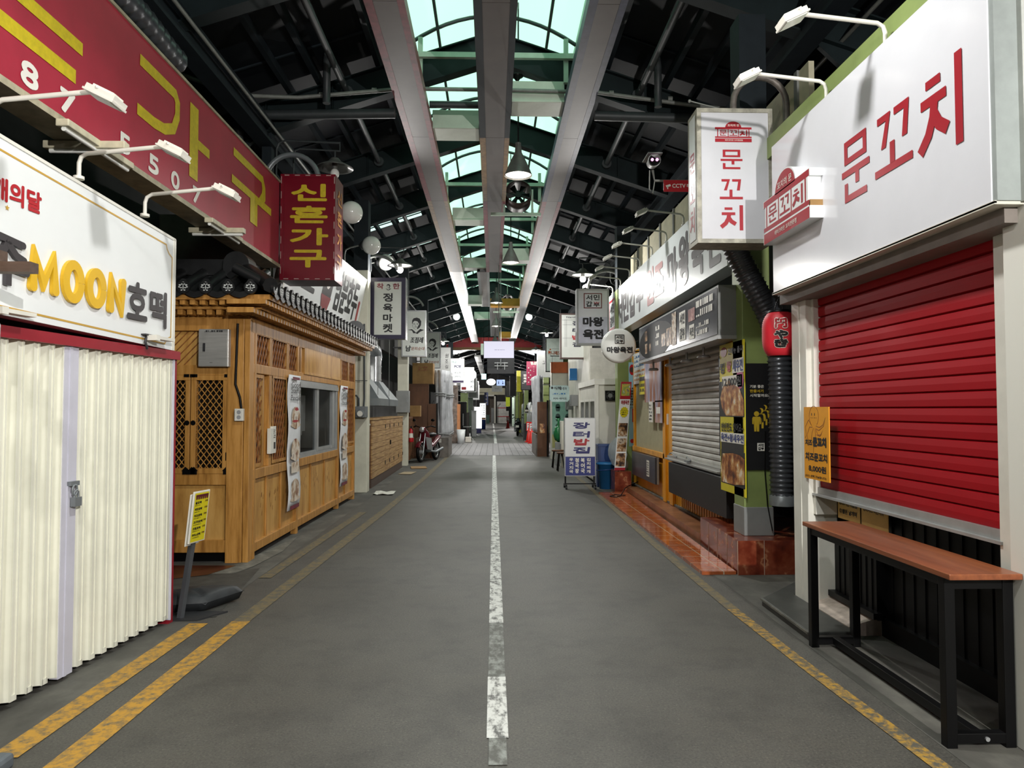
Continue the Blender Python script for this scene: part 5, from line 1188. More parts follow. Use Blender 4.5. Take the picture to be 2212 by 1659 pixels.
t = thing('storefront', 'white steel shop front with red roller shutter half open over a dark counter', 'shop front', (2.45, 4.4, 0))
b = MB(); b.box(2.36, 2.58, 5.34, 5.60, 0, 2.41); b.build('door_post', M_WPAINT, t, .006)
b = MB(); b.box(2.355, 2.42, 5.45, 5.47, .02, 2.4); b.box(2.40, 2.56, 5.30, 5.34, .72, 2.41); b.build('shutter_rail', M_WPAINT, t, .003)
b = MB(); b.box(2.33, 2.62, 2.4, 3.2, 0, 2.41); b.build('near_post', M_PEEL, t, .006)
b = MB(); b.box(2.40, 2.6, 3.2, 3.36, .72, 2.41); b.build('shutter_rail', M_WPAINT, t, .003)
b = MB(); b.box(2.27, 2.6, 3.1, 5.6, 2.33, 2.41); b.build('header', mat('brown_grey_soffit', '7a726b', .6), t)
S_ = FRt(2.45, 5.34, 0)
b = MB(); n = 17; h_ = (2.36 - .92) / n
for k in range(n):
    z = .92 + k * h_
    pts = [(0, z), (.004, z + .004), (.010, z + .008), (.010, z + h_ - .012), (.004, z + h_ - .006), (-.004, z + h_)]
    prof = [(-.006, z), (.010, z + .006), (.013, z + h_ * .5), (.010, z + h_ - .008), (-.006, z + h_ - .002)]
    vs = [S_.p(a, zz, cc) for a in (0, 1.98) for cc, zz in prof]
    b.add(vs, [(j, 5 + j, 6 + j, j + 1) for j in range(4)])
b.fbox(S_, 0, 1.98, .92, 2.4, -.03, -.012)
b.build('roller_shutter', M_SHUT, t)
b = MB(); b.fbox(S_, -.02, 2.0, .875, .925, -.03, .035); b.fbox(S_, -.02, 2.0, .862, .878, -.03, .06); b.build('bottom_rail', M_ALU, t)
b = MB(); b.box(2.62, 2.7, 3.2, 5.34, 0, .95)
for k in range(18): b.box(2.612, 2.622, 3.25 + k * .118, 3.262 + k * .118, .12, .9)
b.box(2.58, 2.64, 3.2, 5.34, .0, .12); b.box(2.6, 3.2, 3.2, 5.34, .86, 2.4); b.build('counter_front', M_COUNTER, t)
b = MB(); b.box(2.55, 2.63, 4.75, 5.33, .1, .6)
for k in range(7): b.box(2.543, 2.552, 4.8 + k * .075, 4.805 + k * .075, .13, .58)
b.build('fluted_panel', M_COUNTER, t)
b = MB(); b.add([(2.36, 4.75, .06), (2.36, 5.34, .06), (2.6, 5.34, .13), (2.6, 4.75, .13), (2.36, 4.75, .0), (2.36, 5.34, 0), (2.6, 5.34, 0), (2.6, 4.75, 0)], [(0, 1, 2, 3), (4, 5, 1, 0), (5, 6, 2, 1), (7, 4, 0, 3)]); b.build('tile_sill', mat('pale_pink_tile', 'b5a79c', .5, 0, .15, 12), t)
b = MB(); b.box(2.5, 2.56, 4.7, 5.34, .12, .16); b.build('sill_bar', M_BLACK, t)
for y0, y1, body, lab in ((4.98, 5.3, ('-맛있는맛-', '①고기산적없음', '②불은 날개여'), 'left'), (4.62, 4.96, ('-만원한판-', '①아이스 이는더위', ''), 'right')):
    pf_ = FRt(2.565, y1, .70); t2 = thing('paper_notice', 'handwritten yellow paper notice under the red shutter, %s of the pair' % lab, 'paper notice', (2.565, (y0 + y1) / 2, .7), 0, 'yellow paper notices under the shutter')
    b = MB(); b.fbox(pf_, 0, y1 - y0, 0, .24, -.004, .0); b.build('sheet', mat('pale_orange_paper', 'e8bd70', .7, 0, .05), t2)
    b = MB(); b.text(pf_, body[0], .06, .165, .25, .205, .02); b.text(pf_, body[1], .03, .10, .29, .135, .03)
    if body[2]: b.text(pf_, body[2], .03, .04, .28, .075, .03)
    b.build('handwriting', M_INK, t2)
t = thing('entrance_mat', 'low dark metal ramp plate by the white shop post', 'ramp plate', (2.3, 5.1, 0))
b = MB(); b.add([(x, y, z) for z in (0, .06) for x, y in ((2.06, 5.5), (2.05, 4.65), (2.355, 4.65), (2.355, 5.61), (2.62, 5.61), (2.62, 6.1))], [(5, 4, 3, 2, 1, 0), (6, 7, 8, 9, 10, 11)] + [(i, (i + 1) % 6, 6 + (i + 1) % 6, 6 + i) for i in range(6)]); b.build('plate', mat('dark_grey_plate', '4b4c49', .5, .2, .15, 6), t, .006)
b = MB(); b.bar((2.052, 5.5, .052), (2.042, 4.65, .052), .012, .014); b.build('worn_edge', M_CONC, t)
# bar table
t = thing('bar_table', 'narrow red-brown wood counter table on a black tube frame', 'table', (2.19, 3.87, 0))
b = MB(); b.box(2.0, 2.328, 3.12, 4.62, .752, .778); b.build('tabletop', M_TTOP, t, .003)
for x, y in ((2.035, 3.2), (2.30, 3.2), (2.035, 4.55), (2.30, 4.55)):
    b = MB(); b.box(x - .024, x + .024, y - .024, y + .024, 0, .752); b.build('leg', M_BLACK, t, .003)
b = MB(); b.box(2.015, 2.32, 3.18, 3.22, .70, .752); b.box(2.015, 2.32, 4.53, 4.57, .70, .752); b.box(2.015, 2.055, 3.2, 4.55, .71, .752); b.box(2.28, 2.32, 3.2, 4.55, .71, .752); b.build('top_frame', M_BLACK, t)
b = MB(); b.box(2.03, 2.31, 3.178, 3.222, .02, .065); b.box(2.03, 2.31, 4.528, 4.572, .02, .065); b.box(2.145, 2.19, 3.22, 4.53, .02, .065); b.build('floor_stretcher', M_BLACK, t, .003)
b = MB(); b.cyl((2.19, 3.178, .042), (2.19, 3.17, .042), .01, None, 10); b.build('bolt', M_CHROME, t)
# the large white sign
t = thing('shop_sign', 'large glossy white skewer shop sign with three red characters', 'sign', (2.35, 4.3, 2.41))
G_ = FRt(2.2, 0, 0)            # a = -y
b = MB(); b.box(2.2, 2.37, 3.08, 5.55, 2.41, 3.575); b.build('panel', M_WHITEG, t, .003)
b = MB(); b.box(2.195, 2.42, 3.055, 5.56, 2.40, 2.414); b.box(2.195, 2.205, 3.055, 5.56, 2.405, 2.417); b.build('edge_trim', M_BOOTH, t)
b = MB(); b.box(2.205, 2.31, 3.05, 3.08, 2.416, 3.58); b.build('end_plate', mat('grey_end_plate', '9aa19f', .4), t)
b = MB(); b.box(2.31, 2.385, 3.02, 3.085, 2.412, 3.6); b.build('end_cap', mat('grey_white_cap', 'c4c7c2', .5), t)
b = MB(); mun(b, G_, -4.415, -4.085, 2.785, 3.165); kko(b, G_, -4.026, -3.656, 2.82, 3.157); chi(b, G_, -3.598, -3.235, 2.781, 3.2)
b.build('red_lettering', M_CRIM, t)
def house_logo(t, fr, w, h, depth0):
    """the little gate emblem: pediment, three letter panes, base band"""
    b = MB(); n = 16; 
    b.poly(fr, [(0, 0), (w, 0), (w, h * .17), (0, h * .17)], depth0 + .001); b.rect(fr, 0, h * .2, w, h * .27, depth0 + .001); b.rect(fr, 0, h * .62, w, h * .72, depth0 + .001)
    b.rect(fr, .06 * w, h * .27, .085 * w, h * .62, depth0 + .001); b.rect(fr, .915 * w, h * .27, .94 * w, h * .62, depth0 + .001)
    for x in (.35, .63): b.rect(fr, x * w, h * .27, (x + .02) * w, h * .62, depth0 + .001)
    b.poly(fr, [(w * .5 + w * .22 * math.cos(PI * i / n), h * .70 + h * .3 * math.sin(PI * i / n)) for i in range(n + 1)], depth0 + .001)
    mun(b, fr, .12 * w, .32 * w, h * .31, h * .58, depth0 + .002); kko(b, fr, .39 * w, .61 * w, h * .31, h * .58, depth0 + .002); chi(b, fr, .67 * w, .89 * w, h * .31, h * .58, depth0 + .002)
    b.build('red_emblem', M_CRIM, t)
    b = MB(); b.text(fr, '꼬치의 문', w * .34, h * .75, w * .66, h * .87, .01, depth0 + .003); b.text(fr, '테이크아웃 꼬치전문점', w * .27, h * .05, w * .75, h * .125, .01, depth0 + .003); b.build('white_lettering', M_WINK, t)
t = thing('emblem_sign', 'thick white and red gate shaped emblem box fixed to the big white sign', 'sign', (2.15, 5.1, 2.79))
f_ = FRt(2.11, 5.49, 2.78); w, h = .80, .46
b = MB(); n = 16
b.fbox(f_, -.01, w + .01, 0, h * .18, -.1, 0); b.fbox(f_, .025, w - .02, h * .18, h * .62, -.1, 0); b.fbox(f_, -.01, w + .01, h * .62, h * .73, -.1, 0)
b.poly(f_, [(w * .5 + w * .235 * math.cos(PI * i / n), h * .71 + h * .31 * math.sin(PI * i / n)) for i in range(n + 1)], -.1, 0); b.build('case', M_WHITE, t)
b = MB(); b.fbox(f_, w - .02, w + .004, h * .18, h * .27, -.095, -.005); b.build('worn_strip', M_CARD, t)
house_logo(t, f_, w, h, 0)
b = MB(); b.box(2.3, 2.5, 2.0, 6.95, 3.60, 3.78); tag(b.build('lintel_beam', M_OLIVE, None, loc=(2.4, 5, 3.6)), 'olive green beam showing above the large white sign', 'beam', None, 'structure')
# projecting box sign with hoop
t, fr, w, h = box_sign('projecting_sign', 'tall white box sign with gate emblem and three stacked red characters, near the viewer', None, 1.705, 2.345, 5.9, 2.89, 4.03, .26, mat('rusty_pale_frame', 'a9a698', .5, .2, .2, 12), M_DULLW, .035)
b = MB(); mun(b, fr, .20, .385, .625, .79, .005); kko(b, fr, .19, .385, .37, .54, .005); chi(b, fr, .195, .395, .12, .32, .005); b.build('red_lettering', M_CRIM, t)
house_logo(t, fr.sh(.155, .855), .31, .175, .004)
f2 = Fr((1.703, 6.14, 2.89), (0, -1, 0)); b = MB(); b.rect(f2, .03, .04, .21, 1.1, .002); b.build('side_face', M_WHITE, t)
b = MB(); mun(b, f2, .05, .19, .625, .79, .004); kko(b, f2, .05, .19, .37, .54, .004); chi(b, f2, .05, .19, .12, .32, .004); b.build('side_lettering', M_CRIM, t)
b = MB(); b.tube([(2.06, 6.02, 4.03)] + arc(2.29, 4.13, .23, 180, 0, 12, 6.02) + [(2.52, 6.02, 3.7)], .028, 10); b.build('hoop_bracket', mat('dusty_brown_pipe', '77706a', .5, .2, .2, 12), t)
b = MB(); b.cyl((1.66, 5.92, 4.10), (1.9, 5.92, 4.04), .006, None, 6); b.ball((1.655, 5.92, 4.101), .014, n=10); b.build('loose_rod', M_PIPEL, t)
# camera
t = thing('cctv_camera', 'security camera with two glowing violet infrared lights behind the tall box sign', 'camera', (1.55, 6.85, 3.9))
b = MB(); b.cyl((1.55, 6.78, 3.90), (1.58, 7.02, 3.95), .062, .055, 16); b.box(1.48, 1.62, 6.74, 7.0, 3.95, 3.962); b.build('housing', M_GREYB, t)
b = MB(); b.cyl((1.55, 6.775, 3.90), (1.55, 6.782, 3.9), .055, None, 16); b.build('front_glass', M_BLACK, t)
b = MB()
for x in (1.527, 1.573): b.cyl((x, 6.768, 3.9), (x, 6.777, 3.9), .014, None, 12)
each(b, 'infrared_led', glow('violet_led', (1, .35, .8), 2.2), t)
b = MB(); b.tube([(1.57, 6.95, 3.86), (1.6, 7.0, 3.77), (2.5, 7.0, 3.77)], .013, 8); b.tube([(1.53, 6.9, 3.84), (1.53, 6.92, 3.66), (1.57, 6.95, 3.62), (1.6, 7.0, 3.76)], .006, 6); b.build('mount_arm', M_PIPEL, t)
t = thing('notice_plate', 'small red CCTV notice plate with white lettering', 'notice plate', (1.8, 6.9, 3.66))
f_ = FY(1.665, 6.9, 3.63); b = MB(); b.fbox(f_, 0, .36, 0, .115, -.006, 0); b.build('plate', M_RINK, t)
b = MB(); b.text(f_, 'CCTV', .085, .038, .215, .078, .03, .002); b.poly(f_, [(.02, .06), (.065, .075), (.072, .055), (.03, .04)], .002); b.rect(f_, .035, .025, .045, .05, .002); b.text(f_, '작동중', .225, .038, .33, .078, .03, .002); b.build('white_lettering', M_WINK, t)
# hanging paper lantern
t = thing('paper_lantern', 'red ribbed paper lantern with bold black and white brush characters', 'lantern', (2.32, 5.8, 1.92))
L = V((2.325, 5.75, 2.11)); b = MB(); prof = []; n = 44
for i in range(n + 1):
    z = -.175 + .35 * i / n; q = abs(z) / .175
    r = .135 * (1 - .34 * q ** 3.6) + (.002 if i % 2 else -.002); prof.append((r, z))
b.lathe(prof, L, n=36); b.build('paper_shade', M_LANT, t)
b = MB(); b.lathe([(.0, .195), (.085, .195), (.088, .17), (.0, .17)], L, n=28); b.lathe([(0, -.17), (.085, -.17), (.083, -.18), (0, -.18)], L, n=28); b.build('rim', M_BLACK, t)
b = MB(); b.tube([L + V((-.04, 0, .195)), L + V((-.02, 0, .26)), L + V((0, 0, .31)), L + V((.02, 0, .26)), L + V((.04, 0, .195))], .004, 6); b.bar((2.325, 5.5, 2.425), (2.325, 5.76, 2.425), .012); b.build('wire_handle', M_BLACK, t)
def lanpt(a, z, off):                     # wrap lettering round the shade
    q = abs(z) / .175; r = .135 * (1 - .34 * q ** 3.6) + off
    th = a / .135 - .38
    return L + V((r * math.sin(th), -r * math.cos(th), z))
def wrap(body, a0, z0, a1, z1, bold, off, b):
    vs, fs = glyphs(body); d = bold
    for ox, oz in ((0, 0), (d, 0), (-d, 0), (0, d), (0, -d), (.7 * d, .7 * d), (-.7 * d, .7 * d), (.7 * d, -.7 * d), (-.7 * d, -.7 * d)):
        b.add([lanpt(a0 + x * (a1 - a0) + ox, z0 + y * (z1 - z0) + oz, off) for x, y in vs], fs)
b = MB()
for ch, z0, z1 in (('や', -.04, .02), ('き', -.11, -.05)): wrap(ch, -.035, z0, .06, z1, .0095, .0035, b)
wrap('円', -.03, .045, .055, .115, .010, .0035, b); b.build('white_outline', M_WINK, t)
b = MB()
for ch, z0, z1 in (('や', -.04, .02), ('き', -.11, -.05)): wrap(ch, -.035, z0, .06, z1, .0055, .005, b)
b.build('black_lettering', M_INK, t); b = MB(); wrap('円', -.03, .045, .055, .115, .005, .005, b); b.build('red_lettering', M_CRIM, t)
# octopus poster
t = thing('paper_poster', 'orange handwritten poster with an octopus drawing on the white post', 'poster', (2.3, 5.15, 1.0))
f_ = FRt(2.345, 5.36, .99); w, h = .40, .53
b = MB(); b.fbox(f_, 0, w, 0, h, -.008, 0); b.build('sheet', M_OPOST, t)
b = MB(); z = h
hd = [(w * (.42 + .19 * math.cos(x)), h * (.87 + .14 * math.sin(x))) for x in [-.9 + i * 5.0 / 20 for i in range(21)]]
b.stroke(f_, hd, .004, .001)
for pts in ([(.33, .74), (.2, .82), (.06, .72), (.1, .6), (.05, .56)], [(.36, .72), (.24, .72), (.14, .62), (.16, .54)], [(.4, .71), (.34, .64), (.3, .54)], [(.46, .71), (.48, .62), (.46, .52)], [(.5, .74), (.64, .72), (.78, .76), (.88, .86), (.8, .74), (.62, .68), (.5, .70)], [(.5, .69), (.58, .62), (.7, .62), (.76, .68), (.66, .6), (.52, .62)], [(.4, .45), (.38, .36), (.36, .3)]):
    b.stroke(f_, [(x * w, y * h) for x, y in pts], .0045, .001)
b.build('octopus_outline', M_BROWN, t)
b = MB(); b.rect(f_, w * .32, h * .88, w * .345, h * .915, .001); b.rect(f_, w * .44, h * .88, w * .465, h * .915, .001)
for x in (.3, .37, .44, .5): b.rect(f_, w * x, h * .845, w * (x + .02), h * .855, .001)
b.text(f_, '치즈', w * .05, h * .46, w * .34, h * .55, .06, .001); b.text(f_, '문꼬치', w * .36, h * .45, w * .9, h * .59, .08, .001); b.text(f_, '치즈문꼬치', w * .05, h * .25, w * .93, h * .37, .055, .001); b.text(f_, '8,000원', w * .18, h * .1, w * .88, h * .2, .05, .001); b.text(f_, '(소스 선택 가능합니다)', w * .04, h * .02, w * .88, h * .06, .02, .001); b.build('handwriting', M_INK, t)

# ================================================================== plinth, walkway, duct, posters
t = thing('tiled_plinth', 'red-brown marble tile plinth carrying the olive column', 'plinth', (2.6, 7.2, 0))
b = MB(); b.add([(x, y, z) for z in (0, .31) for x, y in ((2.22, 6.5), (3.3, 6.52), (3.3, 7.95), (2.3, 7.95))], [(3, 2, 1, 0), (4, 5, 6, 7), (0, 1, 5, 4), (1, 2, 6, 5), (2, 3, 7, 6), (3, 0, 4, 7)]); b.build('block', M_MARB, t, .004)
b = MB(); 
for x in (2.46, 2.78): b.box(x, x + .006, 6.5, 6.507, 0, .31)
for k in range(4): y = 6.5 + .36 * k; b.bar((2.219 + .055 * k * .36 / .36 * .36, y, 0), (2.219 + .055 * k * .36, y, .31), .005)
b.build('tile_joints', mat('tile_joint', 'a78a76', .7), t)
t = thing('tiled_walkway', 'glossy red-brown tile strip and step in front of the ochre shop', 'walkway', (2.1, 9.6, 0))
b = MB(); b.add([(x, y, z) for z in (0, .03) for x, y in ((1.9, 6.53), (2.212, 6.53), (2.40, 12.9), (1.88, 12.8))], [(3, 2, 1, 0), (4, 5, 6, 7), (0, 1, 5, 4), (1, 2, 6, 5), (2, 3, 7, 6), (3, 0, 4, 7)]); b.build('tile_strip', M_TILE, t)
b = MB(); b.add([(x, y, z) for z in (0, .12) for x, y in ((2.30, 7.96), (2.61, 7.96), (2.61, 12.9), (2.41, 12.9))], [(3, 2, 1, 0), (4, 5, 6, 7), (0, 1, 5, 4), (1, 2, 6, 5), (2, 3, 7, 6), (3, 0, 4, 7)]); b.build('step', mat('beige_brown_step', '8a5a3c', .35, 0, .2, 6), t)
t = thing('spiral_duct', 'black ribbed flexible duct slanting down beside the olive column', 'duct', (2.72, 6.6, .65))
P = [(2.16, 6.62, 3.25), (2.29, 6.61, 2.95), (2.42, 6.6, 2.68), (2.55, 6.6, 2.43), (2.62, 6.59, 2.25), (2.655, 6.58, 2.05), (2.665, 6.58, 1.9), (2.67, 6.58, .68)]
Q = []
for (a_, c_) in zip(P[:-1], P[1:]):
    a_, c_ = V(a_), V(c_); n = max(2, int((c_ - a_).length / .011))
    Q += [a_ + (c_ - a_) * i / n for i in range(n)]
b = MB(); b.tube(Q, [.105 if i % 4 else .117 for i in range(len(Q))], 16); b.build('hose', M_DUCT, t)
b = MB(); b.lathe([(.12, .0), (.12, .09), (.108, .1), (.1, .09), (.1, 0), (.12, 0)], (2.67, 6.58, .62), n=24); b.build('end_collar', M_STEELG, t)
# queue poster on the column front
t = thing('wall_poster', 'black poster with three yellow queueing figures on the olive column', 'poster', (2.51, 6.74, .94))
f_ = FY(2.39, 6.752, .93); w, h = .262, 1.01
b = MB(); b.fbox(f_, 0, w, 0, h, -.0, .008); b.build('sheet', M_BLK2, t)
def figure(b, x, z, s, c=.0095):
    b.disc(f_, x, z + .78 * s, .16 * s, c, 0, 16)
    b.poly(f_, [(x - .27 * s, z + .50 * s), (x - .22 * s, z + .60 * s), (x + .22 * s, z + .60 * s), (x + .27 * s, z + .50 * s), (x + .27 * s, z + .16 * s), (x + .19 * s, z + .14 * s), (x + .17 * s, z + .42 * s), (x + .15 * s, z - .3 * s), (x + .02 * s, z - .3 * s), (x, z + .08 * s), (x - .02 * s, z - .3 * s), (x - .15 * s, z - .3 * s), (x - .17 * s, z + .42 * s), (x - .19 * s, z + .14 * s), (x - .27 * s, z + .16 * s)], c)
M_QY = mat('muted_yellow_print', 'c9a92c', .5, 0, .02)
b = MB(); figure(b, .185, .47, .155); b.build('queue_figure', M_QY, t); b = MB(); figure(b, .148, .44, .155, .0115); b.build('queue_figure', M_QY, t); b = MB(); figure(b, .105, .41, .155, .0135); b.build('queue_figure', M_QY, t)
b = MB()
figure(b, .165, .455, .17, .0105); figure(b, .125, .425, .17, .0125); b.build('figure_gap', M_BLK2, t)
let(t, f_.sh(0, 0, .006), [('기분 좋은', .045, .775, .18, .805, .03), ('시작할까요?', .045, .69, .23, .72, .03)], M_WINK, 'white_lettering')
let(t, f_.sh(0, 0, .006), [('한줄서기', .045, .732, .175, .762, .04)], M_QY, 'yellow_lettering')
b = MB(); b.rect(f_, .11, .18, .18, .255, .0095); b.build('stamp', M_WINK, t)
b = MB(); g = f_.sh(0, 0, .006); b.text(g, '서민', .117, .22, .173, .25, .05, .005); b.text(g, '갑부', .117, .187, .173, .217, .05, .005); b.build('stamp_lettering', M_INK, t)
b = MB(); b.tube([(2.575, 6.735, 1.3), (2.57, 6.74, .9), (2.59, 6.74, .6), (2.63, 6.73, .36)], .005, 6); b.build('thin_cable', M_BLACK, t)
# yellow shrimp poster
t = thing('wall_poster', 'tall yellow pancake poster with food photos and price on the column side', 'poster', (2.37, 7.1, .66))
f_ = FRt(2.375, 7.45, .67); w, h = .73, 1.50
b = MB(); b.fbox(f_, 0, w, 0, h, -.01, 0); b.build('sheet', M_YPOST, t, .002)
b = MB(); b.rect(f_, 0, .76, w, 1.12, .002); b.rect(f_, .03, .40, w - .03, .5, .002); b.rect(f_, .02, .08, w, .42, .0015); each(b, 'black_field', M_BLK2, t)
b = MB(); b.poly(f_, [(.02, .95), (.1, 1.06), (.28, 1.13), (.42, 1.08), (.6, 1.04), (.72, .92), (.72, .77), (.2, .77), (.08, .84)], .004); each(b, 'food_photo', M_FOOD, t); b = MB(); b.poly(f_, [(.02, .2), (.08, .38), (.4, .40), (.6, .39), (.72, .36), (.72, .12), (.4, .09), (.06, .09)], .004); each(b, 'food_photo', M_FOOD, t)
b = MB(); b.disc(f_, .62, 1.13, .1, .003); b.build('pink_disc', mat('pink_print', 'b0507e', .5), t)
b = MB(); b.disc(f_, .14, 1.42, .1, .003, 0, 20, .05); b.build('red_oval', M_CRIM, t)
b = MB(); b.text(f_, '신메뉴 출시', .28, 1.38, .71, 1.45, .03, .006); b.text(f_, '킹', .03, 1.2, .17, 1.31, .04, .006); b.text(f_, '12,000원', .1, 1.06, .66, 1.16, .035, .007); b.text(f_, '반반전도 있어요~', .05, .61, .71, .70, .035, .006); b.build('black_lettering', M_INK, t)
b = MB(); b.text(f_, '왕', .24, 1.21, .38, 1.32, .05, .006); b.build('red_lettering', M_RINK, t)
b = MB(); b.rect(f_, .4, 1.19, .73, 1.33, .004); b.rect(f_, .02, .5, .72, .60, .004); b.rect(f_, .08, 1.05, .68, 1.17, .003); each(b, 'white_patch', M_WINK, t)
b = MB(); b.text(f_, '새우전', .42, 1.2, .71, 1.32, .04, .007); b.text(f_, '육전+왕새우전', .04, .51, .71, .59, .04, .007); b.build('blue_lettering', mat('blue_grey_ink', '3d4a86', .5), t)
t = thing('wall_poster', 'black poster with yellow figures half hidden behind the yellow pancake poster', 'poster', (2.46, 7.6, .95))
b = MB(); b.box(2.45, 2.46, 7.48, 7.72, 1.0, 2.08); b.build('sheet', M_BLK2, t)
f_ = FRt(2.45, 7.72, 1.0); b = MB(); b.disc(f_, .16, .55, .03); b.rect(f_, .12, .3, .2, .5); b.build('queue_figure', M_QY, t)
b = MB(); b.marks(f_, .03, .78, .2, .95, 4, 0, .003, .5, 4); b.rect(f_, .08, .12, .16, .2); b.build('white_lettering', M_WINK, t)
b = MB(); b.rect(f_, .02, .96, .22, 1.06, .002); b.build('blue_patch', M_BIN, t)

# ================================================================== the ochre pancake shop
t = thing('storefront', 'ochre wooden pancake shop front with grey roller shutter', 'shop front', (2.65, 10.6, 0))
O = FRt(2.6, 13.45, 0)                       # a = 13.45 - y
b = MB(); b.fbox(O, 0, 5.48, .125, .85, -.2, -.02); b.fbox(O, 0, .35, .8, 2.5, -.2, -.02); b.fbox(O, .2, 2.7, 2.0, 2.6, -.2, -.04); b.fbox(O, 5.48, 6.2, .315, 2.4, -.2, -.02)
b.build('ochre_wall', M_OCHRE, t)
b = MB()
for k in range(26): b.fbox(O, 3.2 + k * .105, 3.21 + k * .105, .12, .7, -.02, -.014)
b.build('board_grooves', mat('ochre_groove', '7d4f10', .6), t)
b = MB(); b.fbox(O, 2.62, 2.78, .125, 2.3, -.1, .03); b.fbox(O, 3.02, 3.2, .125, 2.3, -.1, .03); b.fbox(O, 2.78, 3.02, .125, 2.3, -.1, .0); b.fbox(O, .25, 2.7, .76, .84, -.1, .03); b.fbox(O, .3, .4, .8, 2.4, -.1, .02); b.build('post_frame', M_OCHRE, t, .004)
b = MB(); b.fbox(O, .05, 5.48, .125, .15, -.05, .01); b.build('skirting', M_CONC, t)
b = MB(); n = 19; h_ = (2.22 - .84) / n
for k in range(n):
    z = .84 + k * h_; prof = [(-.006, z), (.012, z + .01), (.016, z + h_ * .5), (.012, z + h_ - .014), (-.006, z + h_ - .002)]
    vs = [O.p(a, zz, cc + .02) for a in (3.2, 5.56) for cc, zz in prof]; b.add(vs, [(j, 5 + j, 6 + j, j + 1) for j in range(4)])
b.fbox(O, 3.2, 5.56, .82, 2.3, -.02, .012); b.build('roller_shutter', M_GSHUT, t)
b = MB(); b.fbox(O, 3.18, 5.58, .78, .85, -.0, .10); b.fbox(O, 3.18, 5.6, .80, .815, .0, .14); b.build('bottom_rail', M_SS, t)
b = MB(); b.fbox(O, 4.25, 4.4, .83, .85, .1, .14); b.tube([O.p(4.2, .87, .1), O.p(4.3, .9, .12), O.p(4.45, .86, .11)], .007, 6); b.tube([O.p(3.3, .87, .1), O.p(3.5, .9, .12), O.p(3.75, .86, .11)], .009, 6); b.build('latch_wire', M_STEELG, t)
b = MB()
for k in range(20):
    a = .42 + k * .11; b.add([O.p(a, .84, -.04), O.p(a + .06, .84, .0), O.p(a + .11, .84, -.04), O.p(a, 2.0, -.04), O.p(a + .06, 2.0, .0), O.p(a + .11, 2.0, -.04)], [(0, 1, 4, 3), (1, 2, 5, 4)])
b.build('vertical_blind', mat('olive_grey_blind', 'a9a58a', .5, 0, .05), t)
b = MB(); b.fbox(O, 2.88, 2.93, 1.28, 1.44, .0, .03); b.build('switch_plate', M_WPAINT, t)
for nm, a0, a1, z0, z1, c, lab in (('shutter_board', 3.5, 5.97, .36, .775, .12, 'long matt black board hung under the grey shutter'), ('chalkboard', .5, 2.35, .34, .755, .05, 'dark grey chalkboard panel under the vertical blinds')):
    t2 = thing(nm, lab, 'board', O.p((a0 + a1) / 2, z0, c)); b = MB(); b.fbox(O, a0, a1, z0, z1, .035 if nm == 'chalkboard' else .04, c + .04); b.build('panel', M_BLK2 if nm != 'chalkboard' else mat('slate_grey', '3c3f45', .35, 0, .15, 4), t2, .004)
    if nm == 'chalkboard':
        b = MB(); b.fbox(O, a1 - .12, a1 + .02, z0, z1, .03, .06); b.build('side_frame', mat('grey_brown_frame', '8a857c', .5), t2)
        b = MB(); b.rect(O, 1.75, .42, 1.95, .68, c + .042); b.build('paper_sheet', M_WPAINT, t2)
        b = MB(); b.marks(O, 1.77, .44, 1.93, .66, 6, 0, c + .044, .5, 6); b.build('printed_text', M_DARK, t2)
t2 = thing('wall_notice', 'white menu notice sheet above the vertical blinds', 'notice', O.p(.9, 1.9, .03)); g = O.sh(.42, 1.96, .02)
b = MB(); b.fbox(g, 0, 1.15, 0, .55, 0, .012); b.build('sheet', M_WHITE, t2); b = MB(); b.marks(g, .06, .04, 1.05, .26, 3, 0, .015, .5, 8); b.build('orange_lines', M_OINK, t2); b = MB(); b.marks(g, .06, .28, 1.05, .52, 3, 0, .015, .5, 9); b.build('blue_lines', M_BIN, t2)
t2 = thing('wall_notice', 'small yellow notice below the white menu sheet', 'notice', O.p(1.4, 1.7, .05)); g = O.sh(1.05, 1.76, .05)
b = MB(); b.fbox(g, 0, .52, 0, .33, 0, .01); b.build('sheet', M_YPOST, t2); b = MB(); b.marks(g, .04, .03, .48, .2, 2, 0, .012, .6, 3); b.rect(g, .03, .23, .49, .3, .012); b.build('printed_text', M_INK2, t2)
t2 = thing('wall_poster', 'glossy brown and white bottle poster beside the ochre post', 'poster', O.p(2.0, 1.3, .06)); g = O.sh(1.52, 1.30, .055)
b = MB(); b.fbox(g, 0, 1.2, .32, 1.1, 0, .012); b.fbox(g, .75, 1.2, 0, .34, 0, .012)
m, nt, bs = base('bottle_poster_print'); vec = coords(nt, (1, 2.2, .35)); f__ = noise(nt, vec, 2.2, 3); nt.links.new(ramp(nt, f__, [(.35, '8a4a30'), (.48, 'a9735c'), (.56, 'b9b4c4'), (.66, '8a88a4')]), bs.inputs['Base Color']); bs.inputs['Roughness'].default_value = .15
b.build('sheet', m, t2); b = MB(); b.fbox(g, .35, .62, .0, .33, .012, .02); b.rect(g, .85, .14, 1.12, .24, .014); b.build('price_slip', M_WPAINT, t2); b = MB(); b.marks(g, .38, .02, .58, .3, 5, 0, .022, .5, 2); b.build('printed_text', M_DARK, t2)
